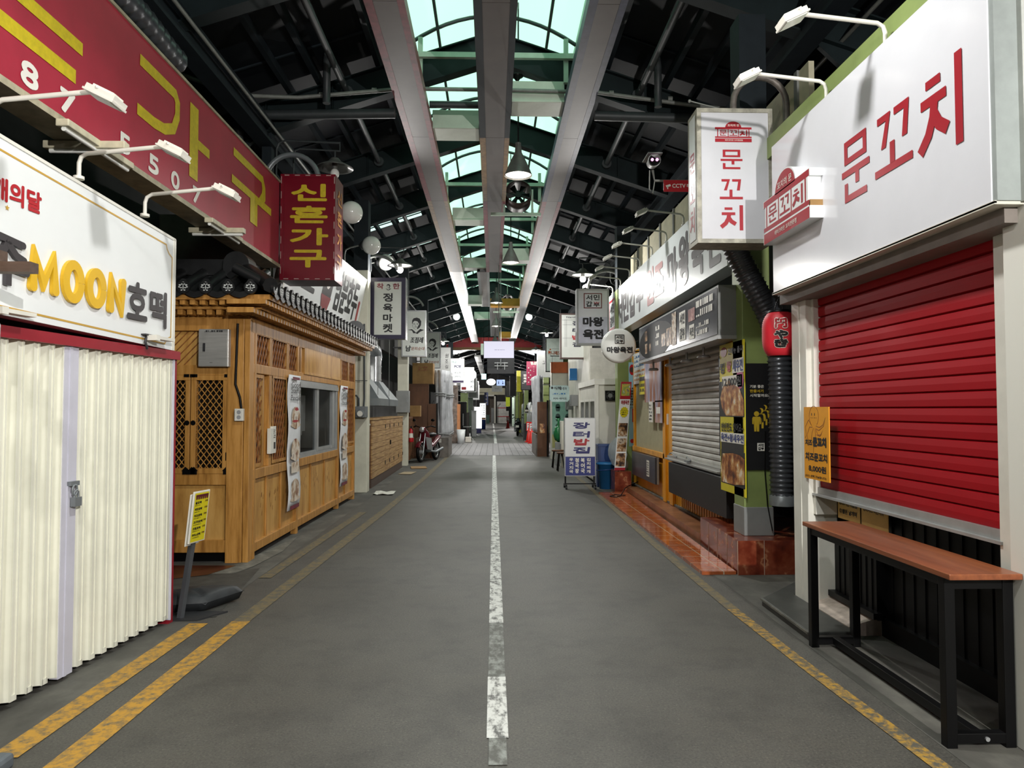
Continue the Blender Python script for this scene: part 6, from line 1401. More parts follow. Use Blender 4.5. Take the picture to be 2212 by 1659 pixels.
# long white sign
t = thing('shop_sign', 'long white pancake shop sign with grey and faded red brush letters', 'sign', (2.55, 11, 3.0))
Wf = FRt(2.4, 0, 0)
b = MB(); b.box(2.4, 2.62, 7.25, 14.75, 2.98, 3.83); b.build('panel', mat('silvery_white_sign', 'd3d9d9', .3, 0, .03, 2), t)
b = MB(); b.box(2.42, 2.64, 7.2, 7.26, 2.96, 3.85); b.build('end_cap', M_GREYB, t)
b = MB()
for s_, y0, y1, z0, z1 in (('마', 9.76, 9.22, 3.05, 3.66), ('왕', 9.17, 8.64, 3.06, 3.72), ('육', 8.56, 8.04, 3.06, 3.66), ('전', 7.95, 7.44, 3.06, 3.66), ('서', 13.77, 13.2, 3.1, 3.66), ('민', 13.15, 12.6, 3.1, 3.66), ('갑', 12.53, 11.98, 3.1, 3.66), ('부', 11.92, 11.38, 3.1, 3.66)):
    b.text(Wf, s_, -y0, z0, -y1, z1, .045, .004)
b.build('grey_lettering', mat('charcoal_lettering', '5a5659', .3, 0, .04), t)
b = MB(); b.text(Wf, '원조', -11.13, 3.1, -9.98, 3.66, .05, .004); b.build('red_lettering', mat('faded_red_lettering', 'b98a8a', .3, 0, .05), t)
b = MB(); b.ring(Wf, -14.68, 3.1, -14.02, 3.72, .05, .004); b.build('logo_frame', M_CRIM, t)
b = MB(); b.text(Wf, '서민', -14.58, 3.43, -14.12, 3.64, .05, .005); b.text(Wf, '갑부', -14.58, 3.17, -14.12, 3.38, .05, .005); b.build('logo_lettering', M_INK, t)
t = thing('fascia_panel', 'row of cream panels glimpsed above the long white sign', 'panel', (2.9, 11, 3.8), 0, None, 'structure')
b = MB(); b.box(2.8, 2.85, 6.2, 14.8, 3.7, 4.6); b.build('cream_panels', mat('cream_panel', 'cfc8ad', .6), t)
b = MB(); 
for k in range(10): b.box(2.78, 2.81, 6.4 + k * .9, 6.47 + k * .9, 3.7, 4.61)
b.build('dividers', M_GREYB, t)
# black menu light box
t = thing('menu_light_box', 'black light box sign with food photos hung under the long white sign', 'sign', (2.35, 8.8, 2.2))
g = FRt(2.2, 10.72, 2.22); W_ = 3.8; H_ = .5
b = MB(); b.box(2.2, 2.38, 6.92, 10.72, 2.22, 2.72); b.build('cabinet', M_GREYB, t); b = MB(); b.box(2.38, 2.52, 6.9, 10.72, 2.24, 2.74); b.box(2.19, 2.4, 6.915, 10.73, 2.19, 2.225); b.build('back_frame', M_ALU, t)
b = MB(); b.rect(g, .02, .02, W_ - .03, H_ - .02, .004); b.build('face', mat('dark_grey_menu_face', '4a4b52', .2, 0, .05), t)
b = MB(); b.disc(g, 1.05, .22, 1.02, .006, 0, 28, .24); b.build('black_oval', M_BLACK, t)
b = MB()
for x0, z0, x1, z1 in ((.45, .26, .6, .4), (.45, .08, .6, .22), (.72, .1, .82, .2), (1.45, .1, 1.68, .26), (1.72, .08, 1.98, .3), (2.0, .06, 2.2, .46)): b.rect(g, x0, z0, x1, z1, .008)
each(b, 'food_photo', M_FOODD, t)
b = MB(); b.rect(g, 2.35, .08, 2.62, .42, .008); b.rect(g, 2.78, .06, 2.98, .22, .008); each(b, 'white_patch', M_WINK, t); b = MB(); b.text(g, '서민', 2.38, .27, 2.59, .40, .04, .01); b.text(g, '갑부', 2.38, .1, 2.59, .23, .04, .01); b.text(g, '육전', 2.80, .09, 2.96, .19, .04, .01); b.build('black_lettering', M_INK, t)
b = MB(); b.marks(g, 1.12, .12, 1.34, .42, 3, 0, .008, .6, 4); b.marks(g, 3.05, .26, 3.65, .46, 2, 0, .008, .7, 5); b.marks(g, 3.05, .06, 3.5, .22, 2, 0, .008, .6, 7); b.build('white_lettering', M_WINK, t)
b = MB(); b.rect(g, 2.74, .26, 3.0, .4, .008); b.build('red_photo', blotch('raw_meat_print', [(.3, '5a2420'), (.5, '9a4a44'), (.65, 'd0a49a')], 9), t)
dl = thing('downlight', 'x', 'downlight', (0, 0, 0), 0, 'small lamps under the black light box')
b = MB(); b.cyl((0, 0, 0), (0, 0, .1), .015, None, 8); b.build('stem', M_ALU, dl, local=True)
b = MB(); b.lathe([(0, .01), (.06, .005), (.075, -.015), (.07, -.03), (0, -.035)], n=18); b.build('lamp_disc', M_ALU, dl, local=True)
for i, y in enumerate((10.4, 9.4, 8.6, 7.9)):
    lab = '%s small lamp under the black light box, counted from the round sign' % ('first', 'second', 'third', 'fourth')[i]
    if i == 0: dl.location = (2.34, y, 2.10); dl['label'] = lab
    else: dup(dl, (2.34, y, 2.10), lab)
# round sign
t = thing('round_sign', 'round pale sign with framed logo and four black letters', 'sign', (2.12, 12, 2.58))
b = MB(); b.lathe([(0, 0), (.25, .0), (.28, .01), (.29, .03), (.29, .13), (.28, .15), (0, .16)], (2.115, 11.95, 2.575), (0, 1, 0), 40); b.build('disc', M_PALEF, t)
g = FY(2.115, 11.948, 2.575)
b = MB(); b.ring(g, -.075, .03, .085, .185, .012, .003); b.text(g, '서민', -.055, .112, .065, .168, .04, .003); b.text(g, '갑부', -.055, .046, .065, .102, .04, .003); b.text(g, '마왕육전', -.21, -.125, .225, -.02, .055, .004); b.build('black_lettering', M_INK, t)
b = MB(); b.bar((2.39, 12.02, 2.66), (2.62, 11.7, 2.68), .02); b.bar((2.39, 12.02, 2.48), (2.62, 11.7, 2.46), .02); b.build('bracket', M_BLACK, t)
# ================================================================== right row beyond the ochre shop
t = thing('banner_stand', 'slim leaning banner stand with red top, yellow burst and meal photos', 'banner stand', (2.35, 13.1, .38))
X = Fr((2.20, 13.0, .40), (1, .12, 0), (.09, .05, 1)); 
b = MB(); b.fbox(X, 0, .20, 0, 1.62, -.006, 0); b.build('sheet', M_WHITE, t)
b = MB(); b.rect(X, 0, 0, .2, .05, .002); b.rect(X, 0, 1.3, .2, 1.62, .002); each(b, 'red_band', M_CRIM, t)
b = MB(); b.rect(X, .02, 1.36, .18, 1.58, .003); b.build('colour_photo', blotch('bright_print', [(.3, '3a4a7a'), (.45, 'c9b44a'), (.55, '7a9a4a'), (.7, 'd6d0c8')], 14), t)
b = MB(); b.text(X, '마왕육전', .03, 1.2, .18, 1.28, .03, .004); b.build('red_lettering', M_CRIM, t)
b = MB(); b.poly(X, [(.1 + (.085 if i % 2 else .07) * math.cos(i * PI / 12), 1.06 + (.105 if i % 2 else .09) * math.sin(i * PI / 12)) for i in range(24)], .003); b.build('yellow_burst', M_YPOST, t)
b = MB(); b.marks(X, .045, 1.0, .16, 1.12, 3, 0, .005, .4, 3); b.build('printed_text', M_INK, t)
b = MB(); b.rect(X, .015, .62, .185, .86, .003); b.rect(X, .015, .34, .185, .58, .003); b.rect(X, .015, .07, .185, .31, .003); each(b, 'meal_photo', M_FOODD, t)
b = MB(); b.bar(X.p(.19, 1.5, -.01), (2.33, 13.36, .39), .012); b.bar(X.p(.05, .0, -.01), X.p(.05, 1.6, -.01), .012); b.build('rear_leg', M_BLACK, t)
b = MB(); b.box(2.2, 2.5, 12.95, 13.4, 0, .385); o = tag(b.build('tiled_block', M_MARB, None, .006, loc=(2.35, 13.2, 0)), 'short brown tiled block under the banner stand', 'block')
b = MB(); b.ball((2.42, 13.26, .485), .125, n=18, sq=(.65, 1, .8)); tag(b.build('stone_weight', mat('grey_stone', '6b6960', .9, 0, .2, 9, .4), None, loc=(2.42, 13.26, .385)), 'round grey stone weight at the foot of the banner stand', 'stone')
t = thing('banner_stand', 'narrow light blue banner strip standing at the ochre shop corner', 'banner', (2.57, 13.3, .8)); g = FY(2.52, 13.25, .82)
b = MB(); b.fbox(g, 0, .12, 0, 1.56, -.01, 0); b.build('sheet', mat('light_blue_print', '8cc0d6', .4, 0, .04), t)
b = MB(); b.disc(g, .06, 1.42, .05, .002, 0, 16, .1); b.disc(g, .06, .1, .04, .002); b.rect(g, .06, .45, .085, .7, .002); b.rect(g, .02, .95, .04, 1.1, .002); b.build('red_print', M_RINK, t)
b = MB(); b.disc(g, .06, 1.42, .045, .003, 0, 16, .05); b.marks(g, .02, .7, .1, 1.1, 8, 0, .002, .6, 5); b.build('dark_print', M_INK2, t)
for x, y, r, hh, z, m, nm, lab in ((2.16, 13.66, .17, .46, 0, M_BIN, 'waste_bin', 'blue plastic tub behind the standing sign'),):
    t = thing(nm, lab, 'bin', (x, y, z)); b = MB(); b.lathe([(0, 0), (r * .8, 0), (r, hh), (r + .025, hh), (r + .03, hh + .03), (r - .01, hh + .03), (r * .78, .03), (0, .03)], (x, y, z), n=28); b.build('tub', m, t)
    b = MB(); b.tube([(x + (r + .03) * math.cos(a), y + (r + .03) * math.sin(a), hh - .03 - .08 * abs(math.sin(a * .5))) for a in [PI + i * PI / 10 for i in range(11)]], .008, 6); b.build('handle', M_BIN2, t)
b = MB(); b.box(2.04, 2.30, 13.92, 14.18, .5, .82); b.box(2.03, 2.31, 13.91, 14.19, .78, .83); tag(b.build('crate', M_BIN2, None, .006, loc=(2.17, 13.9, .5)), 'dark blue plastic crate stacked behind the blue tub', 'crate')
b = MB(); b.box(2.02, 2.32, 13.91, 14.19, 0, .5); tag(b.build('crate', M_BIN2, None, .01, loc=(2.17, 13.9, 0)), 'lower dark blue crate standing behind the blue tub', 'crate')
rnd = random.Random(11); b = MB(); b.ball((0, 0, 0), .22, n=18, sq=(.8, .55, 1.25))
b.v = [V((v.x * rnd.uniform(.85, 1.1), v.y * rnd.uniform(.85, 1.1), v.z * rnd.uniform(.9, 1.06))) + V((2.34, 13.43, .70)) for v in b.v]
b.s = [False] * len(b.f); tag(b.build('plastic_bag', M_BAG, None, loc=(2.34, 13.43, .4)), 'bulging clear plastic bag behind the leaning banner stand', 'bag')
b = MB(); b.box(2.44, 2.66, 13.9, 14.2, .72, 1.22); tag(b.build('storage_box', M_DRED2, None, .01, loc=(2.55, 14, .72)), 'dark red box showing behind the banner stand', 'box')
b = MB(); b.box(2.35, 2.68, 13.85, 14.19, 0, .715); tag(b.build('storage_box', M_DARK, None, .01, loc=(2.5, 14, 0)), 'dark box under the red box behind the banner stand', 'box')
t = thing('black_cable', 'loose black cable curling on the tiled walkway', 'cable', (2.2, 12.4, .05))
b = MB(); b.tube([(2.62, 12.95, .2), (2.4, 12.75, .14), (2.3, 12.5, .13), (2.15, 12.1, .045), (2.05, 12.0, .04), (1.98, 12.15, .04), (2.1, 12.35, .04), (2.25, 12.2, .045)], .008, 6); b.build('cable', M_BLACK, t)
# booth
t = thing('ticket_booth', 'pale panelled booth with windows and a small square fan', 'booth', (2.4, 15.5, 0))
b = MB(); b.box(2.05, 3.2, 14.25, 16.9, .06, 2.04); b.build('booth_shell', M_BOOTH, t)
b = MB(); b.box(2.02, 3.2, 14.21, 16.95, 2.0, 2.12); b.box(2.03, 2.1, 14.22, 14.3, .0, 2.05); b.box(2.03, 2.09, 16.85, 16.93, 0, 2.05); b.build('corner_trim', M_WPAINT, t)
g = FRt(2.05, 16.8, 0); b = MB()
b.ring(g, .08, .9, .85, 1.72, .05, .02); b.ring(g, .9, .9, 1.65, 1.72, .05, .02); b.ring(g, 1.72, .1, 2.5, 1.72, .05, .02); b.build('window_frame', M_WPAINT, t)
b = MB(); b.rect(g, .13, .95, .8, 1.67, .006); b.rect(g, .95, .95, 1.6, 1.67, .006); b.rect(g, 1.77, .95, 2.45, 1.67, .006); b.build('window_pane', mat('dark_booth_pane', '4a4c4b', .15), t)
g = FY(2.33, 14.25, 1.78); b = MB(); b.fbox(g, -.1, .1, -.1, .1, 0, .04); fa = b.build('fan', M_BLACK, t)
b = MB(); b.disc(g, 0, 0, .085, .043, 0, 24); b.build('fan_ring', M_DARK, fa)
b = MB(); b.disc(g, 0, 0, .045, .046, 0, 18); b.build('fan_hub', M_GREYB, fa)
b = MB()
for k in range(5): b.stroke(g, [(.04 * math.cos(k * 1.256), .04 * math.sin(k * 1.256)), (.08 * math.cos(k * 1.256 + .4), .08 * math.sin(k * 1.256 + .4))], .02, .0445)
b.build('fan_blade', M_BLACK, fa)
b = MB(); b.box(2.2, 3.4, 16.2, 16.3, 2.12, 2.9); tag(b.build('wall_board', mat('grey_white_board', 'b9b7ae', .6), None, loc=(2.8, 16.2, 2.12)), 'grey white wall board above the booth', 'wall panel', None, 'structure')
# standing sign on wheels
t = thing('standing_sign', 'tall standing sign on wheels with brush letters over a navy lower panel', 'standing sign', (1.66, 13.7, 0))
x0, x1, z0, z1 = 1.36, 1.95, .24, 1.345
b = MB(); b.box(x0, x1, 13.62, 13.80, z0, z1); b.build('cabinet', M_ALU, t)
g = FY(x0, 13.62, z0); w, h = x1 - x0, z1 - z0
b = MB(); b.rect(g, .015, .015, w - .015, h - .015, .003); b.build('face', M_WHITE, t)
b = MB(); b.rect(g, .015, .015, w - .015, .37, .005); b.build('navy_panel', mat('royal_navy_panel', '2a3580', .35), t)
b = MB()
for s_, zc in (('장', .96), ('터', .79), ('집', .49)): b.text(g, s_, .15, zc - .062, .47, zc + .062, .06, .006, 0, .15)
b.build('navy_lettering', M_BINK, t)
b = MB(); b.text(g, '밥', .16, .58, .46, .71, .06, .006, 0, .15); b.build('red_lettering', M_RINK, t)
b = MB()
for i, col in enumerate(('우거지국', '청국장', '북어국', '김치찌개')):
    n = len(col)
    for j, ch in enumerate(col): zt = .345 - (.3 / n) * j; b.text(g, ch, .085 + i * .11, zt - .3 / n + .012, .085 + i * .11 + .075, zt, .05, .008)
b.build('white_lettering', M_WINK, t)
b = MB()
for x in (x0 + .02, x1 - .02): b.bar((x, 13.71, .05), (x, 13.71, .26), .03); b.bar((x, 13.5, .07), (x, 13.92, .07), .03)
b.bar((x0, 13.6, .1), (x1, 13.6, .1), .02); b.build('stand_frame', M_BLACK, t)
for x in (x0 + .02, x1 - .02):
    for y in (13.53, 13.89): b = MB(); b.cyl((x - .015, y, .035), (x + .015, y, .035), .035, None, 14); b.build('wheel', M_RUB, t)
# stools and stacked things behind it
for i, (x, y, lab) in enumerate(((1.72, 17.6, 'brown topped stool nearer the standing sign'), (1.68, 18.6, 'brown topped stool farther behind the standing sign'))):
    t = thing('stool', lab, 'stool', (x, y, 0), 0, 'stools behind the standing sign')
    b = MB(); b.lathe([(0, .46), (.16, .46), (.165, .44), (.15, .42), (0, .42)], (x, y, 0), n=22); b.build('seat', M_PLY, t)
    for sx in (-1, 1):
        for sy in (-1, 1): b = MB(); b.bar((x + sx * .1, y + sy * .1, .42), (x + sx * .14, y + sy * .14, 0), .022); b.build('leg', M_BLACK, t)
t = thing('water_dispenser', 'white appliance cabinet beside the stools', 'appliance', (1.85, 18.9, 0))
b = MB(); b.box(1.78, 2.15, 18.7, 19.1, 0, 1.2); b.build('body', M_BOOTH, t, .01); b = MB(); b.box(1.775, 1.785, 18.75, 19.05, .1, .6); b.build('door', M_GREYB, t)
b = MB(); b.ball((1.78, 19.5, .85), .16, n=16, sq=(.8, .8, 1.4)); b.v = [v + V((rnd.uniform(-.03, .03), 0, rnd.uniform(-.03, .03))) for v in b.v]; b.lathe([(.05, .2), (.02, .32), (.07, .42), (0, .4)], (1.78, 19.5, .85), n=12)
tag(b.build('green_bag', mat('green_plastic', '1e6b3c', .3), None, loc=(1.78, 19.5, .6)), 'green plastic bag tied up beside the teal menu banner', 'bag')
b = MB(); b.box(1.7, 1.95, 19.4, 19.7, 0, .62); tag(b.build('storage_box', M_GREYB, None, .01, loc=(1.8, 19.5, 0)), 'grey box supporting the green plastic bag', 'box')
t = thing('pillar_sign', 'white pillar with a teal drink menu banner and orange top', 'pillar', (2.0, 22, 0))
b = MB(); b.box(1.78, 2.5, 21.8, 22.3, 0, 2.95); b.build('pillar', M_BOOTH, t)
g = FY(1.80, 21.79, .35); b = MB(); b.rect(g, 0, 0, .60, 1.85, .004); b.build('teal_sheet', mat('teal_print', '7fae9e', .5), t)
b = MB(); b.rect(g, 0, 0, .6, .4, .006); b.build('olive_band', mat('olive_band', 'a9a86a', .5), t)
b = MB()
for i in range(2):
    for j in range(4): b.poly(g, [(.12 + i * .3, .5 + j * .3), (.22 + i * .3, .5 + j * .3), (.25 + i * .3, .64 + j * .3), (.09 + i * .3, .64 + j * .3)], .008); b.disc(g, .17 + i * .3, .66 + j * .3, .07, .008, 0, 12)
b.text(g, 'HONEY TEMO', .05, 1.72, .55, 1.79, .02, .008); b.build('drink_drawings', mat('dark_teal_ink', '24453f', .5), t)
b = MB(); b.box(1.76, 2.5, 21.75, 21.8, 2.62, 2.95); b.build('orange_band', mat('burnt_orange', 'b5561f', .5), t)
t = thing('hanging_menu', 'pale hanging menu board with handwriting and rounded corners', 'menu board', (1.85, 20.0, 1.85))
g = FY(1.58, 20, 1.72); b = MB(); b.poly(g, [(.05, 0), (.5, .0), (.55, .06), (.55, .40), (.5, .46), (.05, .46), (0, .4), (0, .06)], -.015, 0); b.build('board', mat('pale_aqua_board', 'b9cfcc', .5), t)
b = MB(); b.text(g, '식혜', .12, .33, .32, .43, .03, .002); b.text(g, '수정과', .3, .33, .48, .41, .02, .002); b.text(g, '커피·에이드', .1, .06, .48, .12, .03, .002); b.disc(g, .07, .39, .035, .002); b.build('handwriting', M_INK, t)
b = MB(); b.marks(g, .08, .18, .48, .27, 1, 0, .002, .4, 3); b.build('blue_writing', M_BIN, t)
for x in (1.65, 2.08): b = MB(); b.cyl((x, 20, 2.17), (x, 20, 3.0), .004, None, 5); b.build('hanger', M_BLACK, t)
b = MB(); b.bar((1.6, 20, 3.0), (2.7, 20, 3.0), .02); b.build('hanging_bar', M_BLACK, t)
t = thing('wall_unit', 'white side wall with window, blue box and wiring behind the hanging menu', 'wall panel', (2.3, 19, 0), 0, None, 'structure')
b = MB(); b.box(2.28, 2.36, 17, 21.7, 0, 3.2); b.build('wall_sheet', M_BOOTH, t); b = MB(); b.box(2.27, 2.285, 17.6, 18.9, 1.2, 2.0); b.build('dark_window', MT['dark_booth_pane'], t)
t = thing('junction_box', 'bright blue plastic box on the white wall above the hanging menu', 'box', (2.2, 19.5, 2.35)); b = MB(); b.box(2.08, 2.28, 19.4, 19.6, 2.3, 2.62); b.build('box', M_BIN, t, .008)
for k, (y, z) in enumerate(((19.2, 1.6), (20.4, 1.5))): b = MB(); b.box(2.1, 2.28, y, y + .4, z, z + .3); b.box(2.09, 2.1, y + .04, y + .36, z + .04, z + .26); tag(b.build('meter_box', M_GREYB, None, .006, loc=(2.2, y, z)), 'grey meter box on the white wall, %s the green bag' % ('nearer than' if k == 0 else 'beyond'), 'meter box', 'meter boxes on the white wall')
t = thing('partition_board', 'brown wooden boards and white drape closing a stall at the right edge of the crossing', 'partition', (1.6, 23, 0))
b = MB(); b.box(1.42, 1.75, 23.0, 23.04, 0, 1.75); b.build('board', M_PLY, t); b = MB(); b.box(1.38, 1.42, 23.04, 25.5, 0, .7); b.build('side_board', mat('weathered_board', '77706a', .7), t)
b = MB(); b.box(1.72, 1.78, 22.9, 23.0, 0, 1.8); b.build('post', M_BLACK, t)
b = MB(); g = FY(1.5, 22.995, .75); b.rect(g, 0, 0, .16, .3, .003); b.build('sticker', M_FOOD, t)
tarp('tarpaulin', 'white drape hanging over the stall right of the crossing', [(1.62, 24.2), (1.50, 24.0), (1.44, 24.6), (1.43, 26)], .76, 2.65, (1.5, 24.5, .7), M_TARP, .05, 8)
b = MB(); b.box(1.46, 1.9, 24.3, 26, 0, .72); tag(b.build('stall_counter', M_PLY, None, loc=(1.65, 25, 0)), 'brown stall base under the white drape', 'stall base')
# projecting signs, right row
GR = 'projecting box signs of the right row'
t, fr, w, h = box_sign('projecting_sign', 'box sign with boxed logo above two rows of bold black letters, under the saucer lamp', GR, 1.64, 2.28, 14.0, 2.77, 3.875, .22, M_ALU, M_WHITEG, .035)
b = MB(); b.ring(fr, .14, .72, .5, 1.02, .018, .005); b.build('logo_frame', mat('oxblood_ink', '6e2a2a', .4), t)
let(t, fr, [('서민', .185, .88, .455, .99, .035), ('갑', .185, .75, .31, .86, .035), ('부', .33, .75, .455, .83, .035), ('마왕', .12, .36, .53, .55, .06), ('육전', .12, .11, .53, .31, .06)], M_INK, 'black_lettering')
let(t, fr, [('W', .34, .80, .45, .85, .03)], M_RINK, 'red_lettering'); b = MB(); b.rect(fr, .035, .26, .605, .55, .0035); b.rect(fr, .035, .0 + .035, .605, .3, .0036); b.build('lilac_band', mat('lilac_tint', 'd2d3e2', .2), t)
b = MB(); b.tube(arc(2.25, 3.875, .38, 40, 175, 14, 14.1), .03, 8); b.build('hoop_bracket', M_PIPEL, t)
t, fr, w, h = box_sign('projecting_sign', 'box sign in a brown frame with four vertical brush letters, one red', GR, 1.69, 2.34, 18.0, 2.78, 3.93, .22, mat('brown_sign_frame', '5a4640', .5), M_PALEF, .035)
b = MB()
for s_, z in (('장', .84), ('터', .66), ('집', .30)): b.text(fr, s_, .30, z, .52, z + .12, .05, .005, 0, .15)
for a in (.12, .16): b.rect(fr, a, .3, a + .006, 1.0, .005)
b.rect(fr, .05, .98, .6, .985, .005); b.rect(fr, .06, .86, .6, .865, .005); b.rect(fr, .06, .52, .4, .525, .005); b.text(fr, 'Nambu', .16, 1.03, .46, 1.075, .02, .005); b.build('dark_lettering', mat('dark_navy_brush', '2a2a3e', .4), t)
let(t, fr, [('밥', .30, .48, .50, .6, .05)], M_RINK, 'red_lettering')
t, fr, w, h = box_sign('projecting_sign', 'pale green box sign with small orange brush lettering', GR, 1.76, 2.38, 24.0, 2.77, 3.92, .22, M_BLACK, mat('pale_mint_face', 'cbd6cd', .35), .025)
let(t, fr, [('허니떼모', .08, .56, .52, .70, .03)], M_BROWN, 'orange_lettering', .03); b = MB(); b.poly(fr, [(.10, .62), (.18, .66), (.10, .72)], .006); b.disc(fr, .16, .75, .025, .006); b.build('leaf_mark', mat('orange_leaf', 'b5501f', .4), t); b = MB(); b.marks(fr, .22, .76, .5, .79, 1, 0, .006, .5, 4); b.build('printed_text', M_GREYB, t)
t, fr, w, h = box_sign('projecting_sign', 'plain grey white box sign half hidden behind the pale green one', GR, 1.66, 2.3, 27.0, 2.72, 3.72, .2, M_ALU, M_GREYF, .03)
let(t, fr, [('고', .2, .5, .36, .62, .03)], M_INK, 'black_lettering')
t = thing('projecting_sign', 'pink polka dot hanging sign shaped like a dress with white collar', 'sign', (1.7, 30, 2.53), 0, GR)
fr = FY(1.42, 30, 2.53); b = MB(); b.fbox(fr, 0, .56, 0, .98, -.04, 0); b.fbox(fr, -.015, .575, -.015, .995, -.05, -.02); b.build('panel', mat('pink_sign', 'c8486c', .4), t); b = MB(); b.bar((1.99, 30.02, 3.3), (2.68, 30.02, 3.3), .03); b.build('mounting_arm', M_DARK, t)
b = MB(); b.poly(fr, [(.14, .98), (.25, .98), (.28, .86), (.18, .84)], .003); b.poly(fr, [(.31, .98), (.42, .98), (.38, .84), (.28, .86)], .003)
for j in range(7): b.disc(fr, .07 + (.08 if j % 2 else 0), .12 + j * .1, .028, .003, 0, 12)
for j in range(3): b.disc(fr, .29, .58 + j * .09, .016, .003, 0, 10)
b.text(fr, '051.2574', .26, .06, .52, .09, .02, .003); b.build('white_print', M_WINK, t)
b = MB(); b.text(fr, '옷집', .26, .16, .5, .34, .04, .004); b.build('gold_lettering', M_GOLD, t)
for i, (x0, x1, y, z0, z1, fm, lab) in enumerate(((1.28, 1.75, 33, 2.4, 3.3, M_DARK, 'dark grey box sign with pale letters next to the pink sign'), (1.12, 1.35, 34, 2.35, 3.35, mat('lit_yellow_sign', 'e8e02a', .4), 'bright yellow narrow box sign left of the pink sign'), (1.05, 1.45, 45, 2.35, 3.6, M_BLACK, 'black framed box sign just past the yellow one'), (.95, 1.5, 52, 2.4, 3.6, M_GREYF, 'grey box sign of the far right row'), (1.0, 1.5, 60, 2.3, 3.4, M_DARK, 'farthest dark box sign of the right row'))):
    t, fr, w, h = box_sign('projecting_sign', lab, GR, x0, x1, y, z0, z1, .18, M_BLACK if i != 1 else fm, fm, .03)
    if i == 0: let(t, fr, [('한복주단', .06, .3, .16, .34, .02)] + [(c_, .12, .62 - .14 * k, .26, .73 - .14 * k, .03) for k, c_ in enumerate('한복주')], M_WINK, 'white_lettering')
# cones
def cone(lab, x, y):
    t = thing('traffic_cone', lab, 'traffic cone', (x, y, 0), 0, 'red cones with notice boards')
    b = MB(); b.lathe([(.02, .66), (.035, .66), (.14, .05), (.14, .03), (0, .03)], (x, y, 0), n=22); b.box(x - .19, x + .19, y - .19, y + .19, 0, .035); b.build('cone_body', mat('cone_red', 'd62a22', .4), t)
    b = MB(); g = FY(x - .12, y - .02, .52); b.fbox(g, 0, .25, 0, .42, -.015, 0); b.ring(g, 0, 0, .25, .42, .03, .002); b.build('notice_board', MT['cone_red'], t)
    b = MB(); b.rect(g, .03, .03, .22, .36, .003); b.build('notice_face', M_WHITE, t)
    b = MB(); b.text(g, '주차금지', .05, .25, .2, .32, .04, .005); b.build('notice_lettering', M_RINK, t)
    b = MB(); n = 18; b.stroke(g, [(.125 + .06 * math.cos(2 * PI * i / n), .14 + .06 * math.sin(2 * PI * i / n)) for i in range(n + 1)], .014, .005); b.stroke(g, [(.08, .18), (.17, .1)], .014, .005); b.build('no_parking_mark', M_INK, t)
cone('red traffic cone with white no parking notice, nearer one', 1.72, 31.9); cone('red traffic cone behind and left of the nearer cone', 1.66, 33.2); cone('small far red cone with notice near the end of the street', 1.2, 58)
b = MB(); b.box(1.55, 1.85, 35.5, 36.3, 0, .82); tag(b.build('storage_box', M_DARK, None, .01, loc=(1.7, 36, 0)), 'dark grey cabinet behind the traffic cones', 'cabinet')
# bottles and shelf
t = thing('display_shelf', 'thin wire shelf with bottles above the cones', 'shelf', (1.75, 34.5, 1.9)); b = MB(); b.box(1.45, 2.2, 34.3, 34.7, 1.33, 1.36); b.build('shelf_board', M_PIPEL, t)
for x in (1.46, 2.18): b = MB(); b.bar((x, 34.5, 0), (x, 34.5, 2.6), .025); b.build('upright', M_PIPE, t)
for i, (x, s_) in enumerate(((1.62, 1.4), (1.86, 1.15))):
    t = thing('bottle', ('larger' if i == 0 else 'smaller') + ' dark and white display bottle on the wire shelf', 'bottle', (x, 34.5, 1.36), 0, 'bottles on the wire shelf')
    b = MB(); b.lathe([(0, 0), (.055 * s_, 0), (.06 * s_, .04), (.06 * s_, .16), (.02 * s_, .26), (.018 * s_, .36), (0, .36)], (x, 34.5, 1.362), n=14); b.build('bottle_body', M_WHITE if i else M_BLACK, t); b = MB(); b.lathe([(.0615 * s_, .05), (.0615 * s_, .14)], (x, 34.5, 1.362), n=14); b.build('bottle_label', M_WINK, t)
# hanging clothes and wrapped goods on the right
rnd = random.Random(5)
for i in range(7):
    x = 1.95; y = (37.2, 38.6, 40.5, 42.2, 43.6, 45.0, 46.3)[i]; m = (M_ALU, M_TARP, M_GREYB, mat('wine_cloth', '5a2238', .7), M_TARP, M_PALEG, M_GREYB)[i]
    b = MB(); b.lathe([(.03, 1.9), (.1, 1.8), (.13, 1.2), (.16, .06), (.1, .0), (0, .0)], (x, y, 0), n=10, sx=1, sy=1.4); o = tag(b.build('wrapped_goods', m, None, loc=(x, y, 0)), '%s wrapped upright bundle of goods on the right side past the cones' % ('first', 'second', 'third', 'fourth', 'fifth', 'sixth', 'seventh')[i], 'goods', 'wrapped bundles on the far right')
for y, h_, m, lab in ((39.5, 2.2, M_OLIVE, 'olive shutter post'), (47, 2.4, mat('yellow_post', 'a9a83a', .5), 'yellow green post'), (55, 2.4, M_OLIVE, 'farther olive post'), (65, 2.4, M_PALEG, 'farthest pale post')):
    b = MB(); b.box(1.72, 1.95, y, y + .4, 0, h_ + .6); tag(b.build('post', m, None, loc=(1.8, y, 0)), lab + ' among the far right shops', 'post', None, 'structure')
